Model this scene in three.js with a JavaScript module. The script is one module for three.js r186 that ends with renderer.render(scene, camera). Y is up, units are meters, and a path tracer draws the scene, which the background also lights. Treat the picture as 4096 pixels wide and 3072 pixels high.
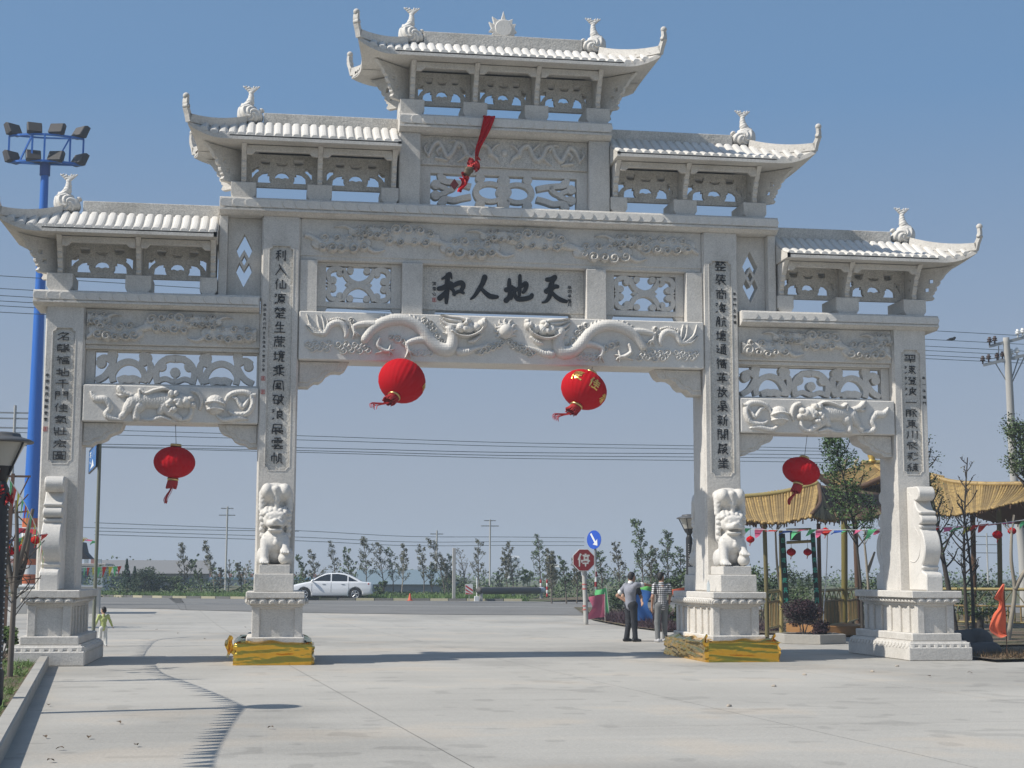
import * as THREE from 'three';
import { mergeGeometries } from 'three/addons/utils/BufferGeometryUtils.js';

// ---------------------------------------------------------------- camera, sky, sun, exposure
const scene = new THREE.Scene();
const camera = new THREE.PerspectiveCamera(28.017, 1024 / 768, 0.2, 3000);
camera.position.set(-4.6419, 1.68, 31.1897);
{
  const ya = 0.154303, pi = 0.123598, ro = 0.002459;
  camera.up.set(0, 1, 0);
  camera.lookAt(-4.6419 + Math.sin(ya) * Math.cos(pi), 1.68 + Math.sin(pi), 31.1897 - Math.cos(ya) * Math.cos(pi));
  camera.rotateZ(ro);
}
const LIGHT = new THREE.Vector3(1, -0.985, -0.21).normalize();      // the way the sunlight travels
const renderer = new THREE.WebGLRenderer({ antialias: true });
renderer.toneMapping = THREE.LinearToneMapping;
renderer.toneMappingExposure = 1.0;
renderer.shadowMap.enabled = true;
const sun = new THREE.DirectionalLight(new THREE.Color(1, 0.945, 0.86), 5.0);
sun.name = 'sun';
sun.position.copy(LIGHT).multiplyScalar(-80);
sun.castShadow = true; sun.shadow.radius = 1.3;
Object.assign(sun.shadow.camera, { left: -40, right: 40, top: 40, bottom: -40, near: 1, far: 220 });
sun.shadow.mapSize.set(4096, 4096);
scene.add(sun, sun.target);
{
  const W = 1024, H = 512, d = new Float32Array(W * H * 4), s = LIGHT.clone().negate();
  const zen = [0.085, 0.145, 0.255], mid = [0.142, 0.272, 0.475], hor = [0.375, 0.410, 0.465], low = [0.24, 0.245, 0.235];
  for (let j = 0; j < H; j++) for (let i = 0; i < W; i++) {
    const el = ((j + 0.5) / H - 0.5) * Math.PI, az = ((i + 0.5) / W - 0.5) * 2 * Math.PI;
    const y = Math.sin(el), x = Math.cos(az) * Math.cos(el), z = Math.sin(az) * Math.cos(el);
    const c = x * s.x + y * s.y + z * s.z, g = 0.72;
    const mie = (1 - g * g) / Math.pow(1 + g * g - 2 * g * c, 1.5) * 0.13 + 0.12 * c * c;
    const o = (j * W + i) * 4;
    const e = Math.max(0, y), a = Math.min(1, e / 0.3), b = Math.min(1, Math.max(0, (e - 0.3) / 0.7));
    const sa = Math.pow(a, 0.95);
    for (let k = 0; k < 3; k++) {
      let v = hor[k] + (mid[k] - hor[k]) * sa; v += (zen[k] - mid[k]) * b;
      v *= 1 + mie * 1.1; v += mie * [0.26, 0.21, 0.15][k];
      if (y < 0) { const t = Math.min(1, -y / 0.05); v = v * (1 - t) + low[k] * t; }
      d[o + k] = v;
    }
    d[o + 3] = 1;
  }
  const t = new THREE.DataTexture(d, W, H, THREE.RGBAFormat, THREE.FloatType);
  t.mapping = THREE.EquirectangularReflectionMapping; t.magFilter = t.minFilter = THREE.LinearFilter; t.needsUpdate = true;
  scene.background = t; scene.environment = t;
}
scene.fog = new THREE.FogExp2(new THREE.Color(0.36, 0.42, 0.48), 0.0012);

// ---------------------------------------------------------------- helpers
let seed = 12345;
const rnd = () => { seed |= 0; seed = (seed + 0x6d2b79f5) | 0; let t = Math.imul(seed ^ (seed >>> 15), 1 | seed); t = (t + Math.imul(t ^ (t >>> 7), 61 | t)) ^ t; return ((t ^ (t >>> 14)) >>> 0) / 4294967296; };
const rr = (a, b) => a + (b - a) * rnd();
const V3 = (x, y, z) => new THREE.Vector3(x, y, z);
const used = {};
const numbered = (n) => { const k = used[n] = (used[n] ?? -1) + 1; return k ? n + '_' + String(k).padStart(3, '0') : n; };
function tag(o, label, category, group) { if (label) o.userData.label = label; if (category) o.userData.category = category; if (group) o.userData.group = group; return o; }
function thing(name, label, category, group, pos = [0, 0, 0], turn = 0) {
  const o = new THREE.Group(); o.name = numbered(name); o.position.set(...pos); o.rotation.y = turn; scene.add(o);
  return tag(o, label, category, group);
}
// puts every geometry in one form: non-indexed, position + normal + uv in metres
function norm(g) {
  let q = g.index ? g.toNonIndexed() : g.clone();
  if (!q.attributes.normal) q.computeVertexNormals();
  for (const k of Object.keys(q.attributes)) if (!['position', 'normal', 'uv'].includes(k)) q.deleteAttribute(k);
  if (!q.userData.keepUV) boxUV(q);
  q.morphAttributes = {}; return q;
}
function boxUV(g) {
  const p = g.attributes.position, n = g.attributes.normal, uv = new Float32Array(p.count * 2);
  for (let i = 0; i < p.count; i += 3) {
    let nx = 0, ny = 0, nz = 0;
    for (let k = 0; k < 3; k++) { nx += n.getX(i + k); ny += n.getY(i + k); nz += n.getZ(i + k); }
    nx = Math.abs(nx); ny = Math.abs(ny); nz = Math.abs(nz);
    for (let k = 0; k < 3; k++) {
      const x = p.getX(i + k), y = p.getY(i + k), z = p.getZ(i + k);
      const [a, b] = nx >= ny && nx >= nz ? [z + 3.3, y] : ny >= nz ? [x, z + 1.7] : [x, y];
      uv[(i + k) * 2] = a; uv[(i + k) * 2 + 1] = b;
    }
  }
  g.setAttribute('uv', new THREE.BufferAttribute(uv, 2)); return g;
}
function keepUV(g) { const q = g.index ? g.toNonIndexed() : g; q.userData = { keepUV: true }; return q; }
function merged(gs) { const l = [].concat(gs).map(norm); return l.length === 1 ? l[0] : mergeGeometries(l); }
function mesh(name, gs, m, parent, label) {
  const o = new THREE.Mesh(Array.isArray(gs) || !gs.userData.done ? merged(gs) : gs, m); o.geometry.userData = { done: true };
  o.name = parent ? name : numbered(name); o.castShadow = o.receiveShadow = true; (parent ?? scene).add(o);
  if (label) o.userData.label = label; return o;
}
function done(gs) { const g = merged(gs); g.userData = { done: true }; return g; }
function struct(name, gs, m, kind = 'structure') { const o = mesh(name, gs, m); o.userData.kind = kind; return o; }
function mirror(g) {            // mirror in x, keeping faces outward
  const q = g.index ? g.toNonIndexed() : g.clone(), done = g.userData.done; q.userData = { ...g.userData };
  for (const k of ['position', 'normal']) { const a = q.attributes[k]; if (a) for (let i = 0; i < a.count; i++) a.setX(i, -a.getX(i)); }
  for (const a of Object.values(q.attributes)) { const s = a.itemSize, r = a.array; for (let i = 0; i + 2 < a.count; i += 3) for (let k = 0; k < s; k++) { const t = r[(i + 1) * s + k]; r[(i + 1) * s + k] = r[(i + 2) * s + k]; r[(i + 2) * s + k] = t; } }
  if (done) q.userData.done = true; return q;
}
const T = (g, x = 0, y = 0, z = 0) => g.translate(x, y, z);
// box with chamfered edges between two corners
function cbox(x0, x1, y0, y1, z0, z1, c = 0.012) {
  const X = [x0, x1], Y = [y0, y1], Z = [z0, z1], pos = []; c = Math.min(c, (x1 - x0) * 0.3, (y1 - y0) * 0.3, (z1 - z0) * 0.3);
  const v = (i, j, k, f) => [X[i] + (f === 0 ? 0 : i ? -c : c), Y[j] + (f === 1 ? 0 : j ? -c : c), Z[k] + (f === 2 ? 0 : k ? -c : c)];
  const ctr = [(x0 + x1) / 2, (y0 + y1) / 2, (z0 + z1) / 2];
  const tri = (a, b, d) => { const n = [(b[1] - a[1]) * (d[2] - a[2]) - (b[2] - a[2]) * (d[1] - a[1]), (b[2] - a[2]) * (d[0] - a[0]) - (b[0] - a[0]) * (d[2] - a[2]), (b[0] - a[0]) * (d[1] - a[1]) - (b[1] - a[1]) * (d[0] - a[0])]; const s = n[0] * (a[0] - ctr[0]) + n[1] * (a[1] - ctr[1]) + n[2] * (a[2] - ctr[2]); if (s >= 0) pos.push(...a, ...b, ...d); else pos.push(...a, ...d, ...b); };
  const quad = (a, b, d, e) => { tri(a, b, d); tri(a, d, e); };
  for (const s of [0, 1]) { quad(v(s, 0, 0, 0), v(s, 1, 0, 0), v(s, 1, 1, 0), v(s, 0, 1, 0)); quad(v(0, s, 0, 1), v(1, s, 0, 1), v(1, s, 1, 1), v(0, s, 1, 1)); quad(v(0, 0, s, 2), v(1, 0, s, 2), v(1, 1, s, 2), v(0, 1, s, 2)); }
  for (const i of [0, 1]) for (const j of [0, 1]) {
    quad(v(0, i, j, 1), v(1, i, j, 1), v(1, i, j, 2), v(0, i, j, 2));
    quad(v(i, 0, j, 0), v(i, 1, j, 0), v(i, 1, j, 2), v(i, 0, j, 2));
    quad(v(i, j, 0, 0), v(i, j, 1, 0), v(i, j, 1, 1), v(i, j, 0, 1));
    for (const k of [0, 1]) tri(v(i, j, k, 0), v(i, j, k, 1), v(i, j, k, 2));
  }
  const g = new THREE.BufferGeometry(); g.setAttribute('position', new THREE.Float32BufferAttribute(pos, 3)); g.computeVertexNormals(); return g;
}
// outline in x,y given depth from z0 to z1
function plate(pts, z0, z1, holes = [], bevel = 0.008) {
  const s = new THREE.Shape(pts.map((p) => new THREE.Vector2(p[0], p[1])));
  for (const h of holes) s.holes.push(new THREE.Path(h.map((p) => new THREE.Vector2(p[0], p[1]))));
  const g = new THREE.ExtrudeGeometry(s, { depth: z1 - z0 - 2 * bevel, bevelEnabled: bevel > 0, bevelSize: bevel, bevelOffset: -bevel, bevelThickness: bevel, bevelSegments: 1, curveSegments: 10 });
  return T(g, 0, 0, z0 + bevel);
}
// outline given as [z,y], depth along x
function plateX(pts, x0, x1, holes = [], bevel = 0.008) { const f = (l) => l.map(([z, y]) => [-z, y]); const g = plate(f(pts), x0, x1, holes.map(f), bevel); return g.applyMatrix4(new THREE.Matrix4().makeRotationY(Math.PI / 2)); }
function spline(pts, n = 24, closed = false) {      // Catmull-Rom through points of any dimension
  const out = [], N = pts.length, P = (i) => closed ? pts[(i + N) % N] : pts[Math.max(0, Math.min(N - 1, i))], segs = closed ? N : N - 1;
  const per = Math.max(2, Math.ceil(n / segs));
  for (let i = 0; i < segs; i++) for (let j = 0; j < per; j++) {
    const t = j / per, a = P(i - 1), b = P(i), c = P(i + 1), d = P(i + 2);
    out.push(b.map((_, k) => 0.5 * (2 * b[k] + (c[k] - a[k]) * t + (2 * a[k] - 5 * b[k] + 4 * c[k] - d[k]) * t * t + (3 * b[k] - a[k] - 3 * c[k] + d[k]) * t * t * t)));
  }
  if (!closed) out.push(P(N - 1)); return out;
}
// flat band of width w (number or function of 0..1) along a line in x,y
function bandOutline(pts, w) {
  const L = [], R = [], N = pts.length;
  for (let i = 0; i < N; i++) {
    const a = pts[Math.max(0, i - 1)], b = pts[Math.min(N - 1, i + 1)]; let dx = b[0] - a[0], dy = b[1] - a[1]; const l = Math.hypot(dx, dy) || 1; dx /= l; dy /= l;
    const h = (typeof w === 'function' ? w(i / (N - 1)) : w) / 2;
    L.push([pts[i][0] - dy * h, pts[i][1] + dx * h]); R.push([pts[i][0] + dy * h, pts[i][1] - dx * h]);
  }
  return [...R, ...L.reverse()];
}
let bandK = 0;
function band(pts, w, z0, z1, bevel = 0.006) { const e = (bandK++ % 7) * 0.0017; return plate(bandOutline(pts, w), z0 - e, z1 + e, [], bevel); }
const arc = (cx, cy, rx, ry, a0, a1, n = 14) => Array.from({ length: n + 1 }, (_, i) => { const a = (a0 + (a1 - a0) * i / n) * Math.PI / 180; return [cx + Math.cos(a) * rx, cy + Math.sin(a) * ry]; });
function disc(x, y, r, z0, z1, n = 14) { const e = (bandK++ % 7) * 0.0017; return plate(arc(x, y, r, r, 0, 360 - 360 / n, n - 1), z0 - e, z1 + e, [], 0.006); }
function tube(pts, r, seg = 24, rad = 7, closed = false) {   // r: number or function of 0..1, pts: arrays
  const P = pts.length > 2 ? spline(pts, seg, closed) : pts, pos = [], idx = [], N = P.length; let prev = V3(0.31, 0.93, 0.17);
  for (let i = 0; i < N; i++) {
    const a = V3(...P[Math.max(0, i - 1)]), b = V3(...P[Math.min(N - 1, i + 1)]), d = b.sub(a).normalize();
    let u = prev.clone().addScaledVector(d, -prev.dot(d)); if (u.length() < 1e-3) u = V3(d.z, d.x, d.y).addScaledVector(d, -0); u.normalize(); prev = u; const w = d.clone().cross(u).normalize();
    const q = typeof r === 'function' ? r(i / (N - 1)) : r;
    for (let k = 0; k < rad; k++) { const t = k / rad * Math.PI * 2; pos.push(P[i][0] + (u.x * Math.cos(t) + w.x * Math.sin(t)) * q, P[i][1] + (u.y * Math.cos(t) + w.y * Math.sin(t)) * q, P[i][2] + (u.z * Math.cos(t) + w.z * Math.sin(t)) * q); }
  }
  for (let i = 0; i < N - 1; i++) for (let k = 0; k < rad; k++) { const a = i * rad + k, b = i * rad + (k + 1) % rad, c = a + rad, d = b + rad; idx.push(a, b, c, b, d, c); }
  const e = pos.length / 3; pos.push(...P[0], ...P[N - 1]);
  for (let k = 0; k < rad; k++) { idx.push(e, (k + 1) % rad, k); idx.push(e + 1, (N - 1) * rad + k, (N - 1) * rad + (k + 1) % rad); }
  const g = new THREE.BufferGeometry(); g.setAttribute('position', new THREE.Float32BufferAttribute(pos, 3)); g.setIndex(idx); g.computeVertexNormals(); return g;
}
function bar(a, b, r, rad = 6) { return tube([a, b], r, 2, rad); }
function beam(a, b, w, h) { // square bar
  const A = V3(...a), B = V3(...b), l = A.distanceTo(B), g = new THREE.BoxGeometry(w, h, l); g.lookAt(B.clone().sub(A)); return T(g, (a[0] + b[0]) / 2, (a[1] + b[1]) / 2, (a[2] + b[2]) / 2);
}
const lathe = (pts, n = 20) => new THREE.LatheGeometry(pts.map((p) => new THREE.Vector2(Math.max(1e-4, p[0]), p[1])), n);
function grid(nu, nv, f, keep) { // surface f(u,v) -> [x,y,z]
  const pos = [], idx = [], uv = [];
  for (let j = 0; j <= nv; j++) for (let i = 0; i <= nu; i++) { pos.push(...f(i / nu, j / nv)); uv.push(i / nu, j / nv); }
  for (let j = 0; j < nv; j++) for (let i = 0; i < nu; i++) { const a = j * (nu + 1) + i, b = a + 1, c = a + nu + 1, d = c + 1; idx.push(a, b, d, a, d, c); }
  const g = new THREE.BufferGeometry(); g.setAttribute('position', new THREE.Float32BufferAttribute(pos, 3)); g.setAttribute('uv', new THREE.Float32BufferAttribute(uv, 2)); g.setIndex(idx); g.computeVertexNormals();
  return keep ? keepUV(g) : g;
}
function quads(list) { // list of 4-corner faces
  const pos = []; for (const [a, b, c, d] of list) { pos.push(...a, ...b, ...c); if (d) pos.push(...a, ...c, ...d); }
  const g = new THREE.BufferGeometry(); g.setAttribute('position', new THREE.Float32BufferAttribute(pos, 3)); g.computeVertexNormals(); return g;
}
// carved relief: heights drawn on a grid, kept only where there is carving
class Relief {
  constructor(x0, x1, y0, y1, st) { Object.assign(this, { x0, y0, st, nx: Math.round((x1 - x0) / st), ny: Math.round((y1 - y0) / st) }); this.h = new Float32Array((this.nx + 1) * (this.ny + 1)); }
  put(x, y, r, f) {
    const s = this.st, i0 = Math.max(0, Math.ceil((x - r - this.x0) / s)), i1 = Math.min(this.nx, Math.floor((x + r - this.x0) / s)), j0 = Math.max(0, Math.ceil((y - r - this.y0) / s)), j1 = Math.min(this.ny, Math.floor((y + r - this.y0) / s));
    for (let j = j0; j <= j1; j++) for (let i = i0; i <= i1; i++) { const dx = this.x0 + i * s - x, dy = this.y0 + j * s - y, d = Math.hypot(dx, dy) / r; if (d < 1) { const k = j * (this.nx + 1) + i, v = f(d, dx, dy); if (v > this.h[k]) this.h[k] = v; } }
  }
  disc(x, y, r, h, base = 0) { this.put(x, y, r, (d) => base + h * Math.sqrt(1 - d * d)); return this; }
  swirl(x, y, r, h, base = 0, dir = 1) { this.put(x, y, r, (d, dx, dy) => base + h * (0.55 + 0.45 * Math.cos(Math.atan2(dy, dx) * dir + d * 9)) * Math.min(1, (1 - d) * 6)); return this; }
  line(pts, h, base = 0) { // pts [x,y,r]
    const P = pts.length > 2 ? spline(pts, pts.length * 14) : Array.from({ length: 20 }, (_, i) => pts[0].map((a, k) => a + (pts[1][k] - a) * i / 19));
    const rm = Math.max(...pts.map((p) => p[2]));
    for (let i = 0; i < P.length; i++) { const p = P[i], r = Math.max(p[2], this.st * 0.8); this.disc(p[0], p[1], r, h * (0.35 + 0.65 * r / rm), base); if (i) { const q = P[i - 1], l = Math.hypot(p[0] - q[0], p[1] - q[1]), n = Math.floor(l / (r * 0.4)); for (let k = 1; k < n; k++) { const t = k / n; this.disc(q[0] + (p[0] - q[0]) * t, q[1] + (p[1] - q[1]) * t, r, h * (0.35 + 0.65 * r / rm), base); } } }
    return this;
  }
  texture(f) { for (let j = 0; j <= this.ny; j++) for (let i = 0; i <= this.nx; i++) { const k = j * (this.nx + 1) + i; if (this.h[k] > 0.03) this.h[k] += f(this.x0 + i * this.st, this.y0 + j * this.st, this.h[k]); } return this; }
  geo(z) {
    const { nx, ny, st, h } = this, id = new Int32Array(h.length).fill(-1), pos = [], idx = [];
    const V = (k) => { if (id[k] < 0) { id[k] = pos.length / 3; const i = k % (nx + 1), j = (k / (nx + 1)) | 0; pos.push(this.x0 + i * st, this.y0 + j * st, h[k] > 0 ? z + h[k] : z - 0.012); } return id[k]; };
    for (let j = 0; j < ny; j++) for (let i = 0; i < nx; i++) { const a = j * (nx + 1) + i, b = a + 1, c = a + nx + 1, d = c + 1; if (h[a] > 0 || h[b] > 0 || h[c] > 0 || h[d] > 0) { const A = V(a), B = V(b), C = V(c), D = V(d); idx.push(A, B, D, A, D, C); } }
    const g = new THREE.BufferGeometry(); g.setAttribute('position', new THREE.Float32BufferAttribute(pos, 3)); g.setIndex(idx); g.computeVertexNormals(); return g;
  }
}
// solid shapes from blended round bars and ellipsoids, meshed with surface nets
const smin = (a, b, k) => { const h = Math.max(k - Math.abs(a - b), 0) / k; return Math.min(a, b) - h * h * k * 0.25; };
function field(prims, k = 0.04) {  // [ax,ay,az, bx,by,bz, ra, rb] round bars; [x,y,z, rx,ry,rz] ellipsoids
  return (x, y, z) => {
    let d = 9;
    for (const p of prims) {
      let e;
      if (p.length === 6) { const qx = (x - p[0]) / p[3], qy = (y - p[1]) / p[4], qz = (z - p[2]) / p[5], l = Math.hypot(qx, qy, qz); e = (l - 1) * Math.min(p[3], p[4], p[5]) * (l > 1 ? 1 : 1); }
      else { const bx = p[3] - p[0], by = p[4] - p[1], bz = p[5] - p[2], L = bx * bx + by * by + bz * bz || 1e-9; const t = Math.max(0, Math.min(1, ((x - p[0]) * bx + (y - p[1]) * by + (z - p[2]) * bz) / L)); e = Math.hypot(x - p[0] - bx * t, y - p[1] - by * t, z - p[2] - bz * t) - (p[6] + (p[7] - p[6]) * t); }
      d = smin(d, e, p.k ?? k);
    }
    return d;
  };
}
function bounds(prims, m = 0.05) {
  const lo = [9e9, 9e9, 9e9], hi = [-9e9, -9e9, -9e9];
  for (const p of prims) for (let c = 0; c < 3; c++) { const a = p.length === 6 ? [p[c] - p[3 + c], p[c] + p[3 + c]] : [Math.min(p[c] - p[6], p[3 + c] - p[7]), Math.max(p[c] + p[6], p[3 + c] + p[7])]; lo[c] = Math.min(lo[c], a[0] - m); hi[c] = Math.max(hi[c], a[1] + m); }
  return [lo, hi];
}
function nets(f, [lo, hi], s) {
  const n = lo.map((v, i) => Math.ceil((hi[i] - v) / s) + 1), [nx, ny, nz] = n, F = new Float32Array(nx * ny * nz);
  for (let k = 0, q = 0; k < nz; k++) for (let j = 0; j < ny; j++) for (let i = 0; i < nx; i++, q++) F[q] = f(lo[0] + i * s, lo[1] + j * s, lo[2] + k * s);
  const id = new Int32Array(F.length).fill(-1), pos = [], idx = [], D = [1, nx, nx * ny];
  for (let k = 0; k < nz - 1; k++) for (let j = 0; j < ny - 1; j++) for (let i = 0; i < nx - 1; i++) {
    const q = i + j * nx + k * nx * ny; let c = 0, sx = 0, sy = 0, sz = 0, inside = 0;
    for (let b = 0; b < 8; b++) if (F[q + (b & 1) + ((b >> 1) & 1) * nx + (b >> 2) * nx * ny] < 0) inside++;
    if (!inside || inside === 8) continue;
    for (let a = 0; a < 3; a++) for (let m = 0; m < 4; m++) {
      const u = (a + 1) % 3, w = (a + 2) % 3, o = [0, 0, 0]; o[u] = m & 1; o[w] = m >> 1;
      const p = q + o[0] + o[1] * nx + o[2] * nx * ny, v0 = F[p], v1 = F[p + D[a]];
      if (v0 < 0 !== v1 < 0) { const t = v0 / (v0 - v1); o[a] = t; sx += o[0]; sy += o[1]; sz += o[2]; c++; }
    }
    id[q] = pos.length / 3; pos.push(lo[0] + (i + sx / c) * s, lo[1] + (j + sy / c) * s, lo[2] + (k + sz / c) * s);
  }
  for (let k = 1; k < nz - 1; k++) for (let j = 1; j < ny - 1; j++) for (let i = 1; i < nx - 1; i++) {
    const q = i + j * nx + k * nx * ny;
    for (let a = 0; a < 3; a++) {
      const v0 = F[q], v1 = F[q + D[a]]; if (v0 < 0 === v1 < 0) continue;
      const u = D[(a + 1) % 3], w = D[(a + 2) % 3], A = id[q], B = id[q - u], C = id[q - u - w], E = id[q - w];
      if (A < 0 || B < 0 || C < 0 || E < 0) continue;
      if (v0 < 0) idx.push(A, B, C, A, C, E); else idx.push(A, C, B, A, E, C);
    }
  }
  const g = new THREE.BufferGeometry(); g.setAttribute('position', new THREE.Float32BufferAttribute(pos, 3)); g.setIndex(idx); g.computeVertexNormals(); return g;
}
const blob = (prims, cell, k) => nets(field(prims, k), bounds(prims), cell);

// ---------------------------------------------------------------- noise, textures, materials
const PERM = new Uint8Array(512); { const p = [...Array(256).keys()]; for (let i = 255; i > 0; i--) { const j = Math.floor(rnd() * (i + 1)); [p[i], p[j]] = [p[j], p[i]]; } for (let i = 0; i < 512; i++) PERM[i] = p[i & 255]; }
function vnoise(x, y, per) { // tiling value noise, 0..1
  const xi = Math.floor(x), yi = Math.floor(y), fx = x - xi, fy = y - yi, m = (a) => ((a % per) + per) % per, h = (a, b) => PERM[PERM[m(a) & 255] + (m(b) & 255)] / 255;
  const sx = fx * fx * (3 - 2 * fx), sy = fy * fy * (3 - 2 * fy), a = h(xi, yi), b = h(xi + 1, yi), c = h(xi, yi + 1), d = h(xi + 1, yi + 1);
  return a + (b - a) * sx + (c - a) * sy + (a - b - c + d) * sx * sy;
}
function fbm(u, v, f, oct) { let s = 0, a = 0.5, t = 0; for (let o = 0; o < oct; o++) { s += a * vnoise(u * f, v * f, f); t += a; a *= 0.55; f *= 2; } return s / t; }
function tex(W, H, f, srgb = true) {
  const d = new Uint8Array(W * H * 4);
  for (let j = 0; j < H; j++) for (let i = 0; i < W; i++) { const c = f(i / W, j / H), o = (j * W + i) * 4; for (let k = 0; k < 3; k++) { let v = Math.max(0, Math.min(1, c[k])); if (srgb) v = v <= 0.0031308 ? v * 12.92 : 1.055 * Math.pow(v, 1 / 2.4) - 0.055; d[o + k] = Math.round(v * 255); } d[o + 3] = 255; }
  const t = new THREE.DataTexture(d, W, H); t.wrapS = t.wrapT = THREE.RepeatWrapping; t.magFilter = THREE.LinearFilter; t.minFilter = THREE.LinearMipmapLinearFilter; t.generateMipmaps = true; if (srgb) t.colorSpace = THREE.SRGBColorSpace; t.needsUpdate = true; return t;
}
const sized = (t, m) => { t.repeat.set(1 / m, 1 / m); return t; };
const lin = (r, g, b) => new THREE.Color().setRGB(r, g, b);
const mat = (r, g, b, rough = 0.8, o = {}) => new THREE.MeshStandardMaterial({ color: lin(r, g, b), roughness: rough, ...o });
function granite(r, g, b, amp, stain) {
  return sized(tex(512, 512, (u, v) => { const s = fbm(u, v, 4, 4), n = vnoise(u * 256, v * 256, 256), q = vnoise(u * 128 + 7, v * 128, 128), m = Math.max(0, fbm(u + 0.37, v + 0.11, 3, 4) - 0.56) * stain; const k = 1 + (s - 0.5) * 0.30 + (n - 0.5) * amp + (q - 0.5) * amp * 0.7 - m; return [r * k, g * k * (1 - m * 0.05), b * k * (1 - m * 0.2)]; }), 2.6);
}
const bumpGrain = sized(tex(256, 256, (u, v) => { const k = fbm(u, v, 16, 4); return [k, k, k]; }, false), 0.5);
const STONE = new THREE.MeshStandardMaterial({ map: granite(0.565, 0.538, 0.492, 0.24, 0.7), roughness: 0.8, bumpMap: bumpGrain, bumpScale: 0.004 });
const STONEP = new THREE.MeshStandardMaterial({ map: granite(0.535, 0.508, 0.46, 0.42, 0.8), roughness: 0.85, bumpMap: bumpGrain, bumpScale: 0.009 });
const CARVED = new THREE.MeshStandardMaterial({ map: granite(0.62, 0.595, 0.55, 0.14, 0.3), roughness: 0.75, bumpMap: bumpGrain, bumpScale: 0.004 });
const PITTED = new THREE.MeshStandardMaterial({ map: granite(0.55, 0.525, 0.475, 0.4, 0.7), roughness: 0.9, bumpMap: bumpGrain, bumpScale: 0.009 });
const INK = mat(0.012, 0.012, 0.013, 0.6), INKS = mat(0.03, 0.03, 0.03, 0.7), SEAL = mat(0.45, 0.14, 0.12, 0.8);
// ---------------------------------------------------------------- the gate
const gate = thing('memorial_gate', 'tall pale granite ceremonial gate with five tiled roofs spanning the concrete drive', 'gate');
const P = (name, gs, m = STONE, parent = gate, label) => mesh(name, gs, m, parent, label);
// each half is written for x > 0; two() puts it on both sides
function two(name, gs, m = STONE, parent = gate) { const g = done(gs); return [P(name, mirror(g), m, parent), P(name, g, m, parent)]; }

// inset panel outline with scooped corners
const scooped = (x0, x1, y0, y1, r) => [...arc(x0, y0, r, r, 90, 0, 4), ...arc(x1, y0, r, r, 180, 90, 4), ...arc(x1, y1, r, r, 270, 180, 4), ...arc(x0, y1, r, r, 360, 270, 4)];
const rect = (x0, x1, y0, y1) => [[x0, y0], [x1, y0], [x1, y1], [x0, y1]];
const pillars = {};
for (const [key, x0, x1, yt, px0, px1, py0, py1] of [['main', 4.18, 4.95, 8.85, 4.31, 4.80, 3.72, 8.25], ['outer', 8.33, 9.09, 6.89, 8.50, 8.94, 3.80, 6.47]]) {
  const core = cbox(x0, x1, 1.36, yt, -0.45, 0.405, 0.03);
  const face = plate(rect(x0 + 0.028, x1 - 0.028, 1.36, yt), 0.40, 0.45, [scooped(px0, px1, py0, py1, 0.07)], 0.009);
  pillars[key] = two('pillar', [core, face]);
  const field = done(plate(scooped(px0 - 0.012, px1 + 0.012, py0 - 0.012, py1 + 0.012, 0.06), 0.39, 0.414, [], 0));
  const rim = plate(bandOutline([...scooped(px0, px1, py0, py1, 0.07), [px0, py0 + 0.07]], 0.022), 0.445, 0.457, [], 0.003);
  [mirror(field), field].forEach((g, i) => P('couplet_panel', g, PITTED, pillars[key][i]));
  const rd = done(rim); [mirror(rd), rd].forEach((g, i) => P('panel_rim', g, STONE, pillars[key][i]));
}
const topPillars = two('pillar', cbox(1.77, 2.21, 9.19, 10.73, -0.40, 0.42, 0.02));
two('post', cbox(5.63, 5.80, 7.19, 8.85, -0.3, 0.38, 0.012));

// lintels with a lapped scale course on the face
function lintel(x0, x1, y0, y1, zf) { // y0 under side, y1 top
  const h = y1 - y0, prof = [[zf - 0.02, y1], [zf, y1 - 0.03], [zf, y0 + h * 0.34], [zf + 0.03, y0 + h * 0.32], [zf + 0.03, y0 + h * 0.2], [zf - 0.01, y0 + h * 0.16], [zf - 0.07, y0 + h * 0.05], [zf - 0.12, y0]];
  return plateX([...prof, ...prof.map(([z, y]) => [-z, y]).reverse()], x0, x1, [], 0.006);
}
const linB = P('lintel', lintel(-5.80, 5.80, 8.85, 9.19, 0.58));
const linC = P('lintel', lintel(-2.225, 2.225, 10.73, 11.08, 0.58));
const linA = two('lintel', lintel(4.97, 9.32, 6.88, 7.19, 0.58));
{
  const scale = (h) => { const w = 0.27, b = 0.055; return done(plate([[0, 0], [w, 0], [w + b * 0.75, h * 0.25], [w + b, h * 0.5], [w + b * 0.75, h * 0.78], [w - 0.01, h], [0, h]], -0.012, 0.012, [], 0.006)); };
  const row = (par, x0, x1, y, h, zf, dir) => {
    const n = Math.round((x1 - x0) / 0.25), st = (x1 - x0 - 0.06) / n, g = scale(h), gm = mirror(g);
    for (let i = 0; i < n; i++) { const o = P('carved_scale', dir > 0 ? g : gm, CARVED, par); o.position.set(dir > 0 ? x0 + i * st : x1 - i * st, y, zf + 0.004); o.rotation.y = dir > 0 ? -0.1 : 0.1; }
  };
  row(linB, 0, 5.79, 8.985, 0.17, 0.58, 1); row(linB, -5.79, 0, 8.985, 0.17, 0.58, -1);
  row(linC, 0, 2.21, 10.87, 0.175, 0.58, 1); row(linC, -2.21, 0, 10.87, 0.175, 0.58, -1);
  row(linA[1], 4.99, 9.31, 7.0, 0.155, 0.58, 1); row(linA[0], -9.31, -4.99, 7.0, 0.155, 0.58, -1);
}

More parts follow.
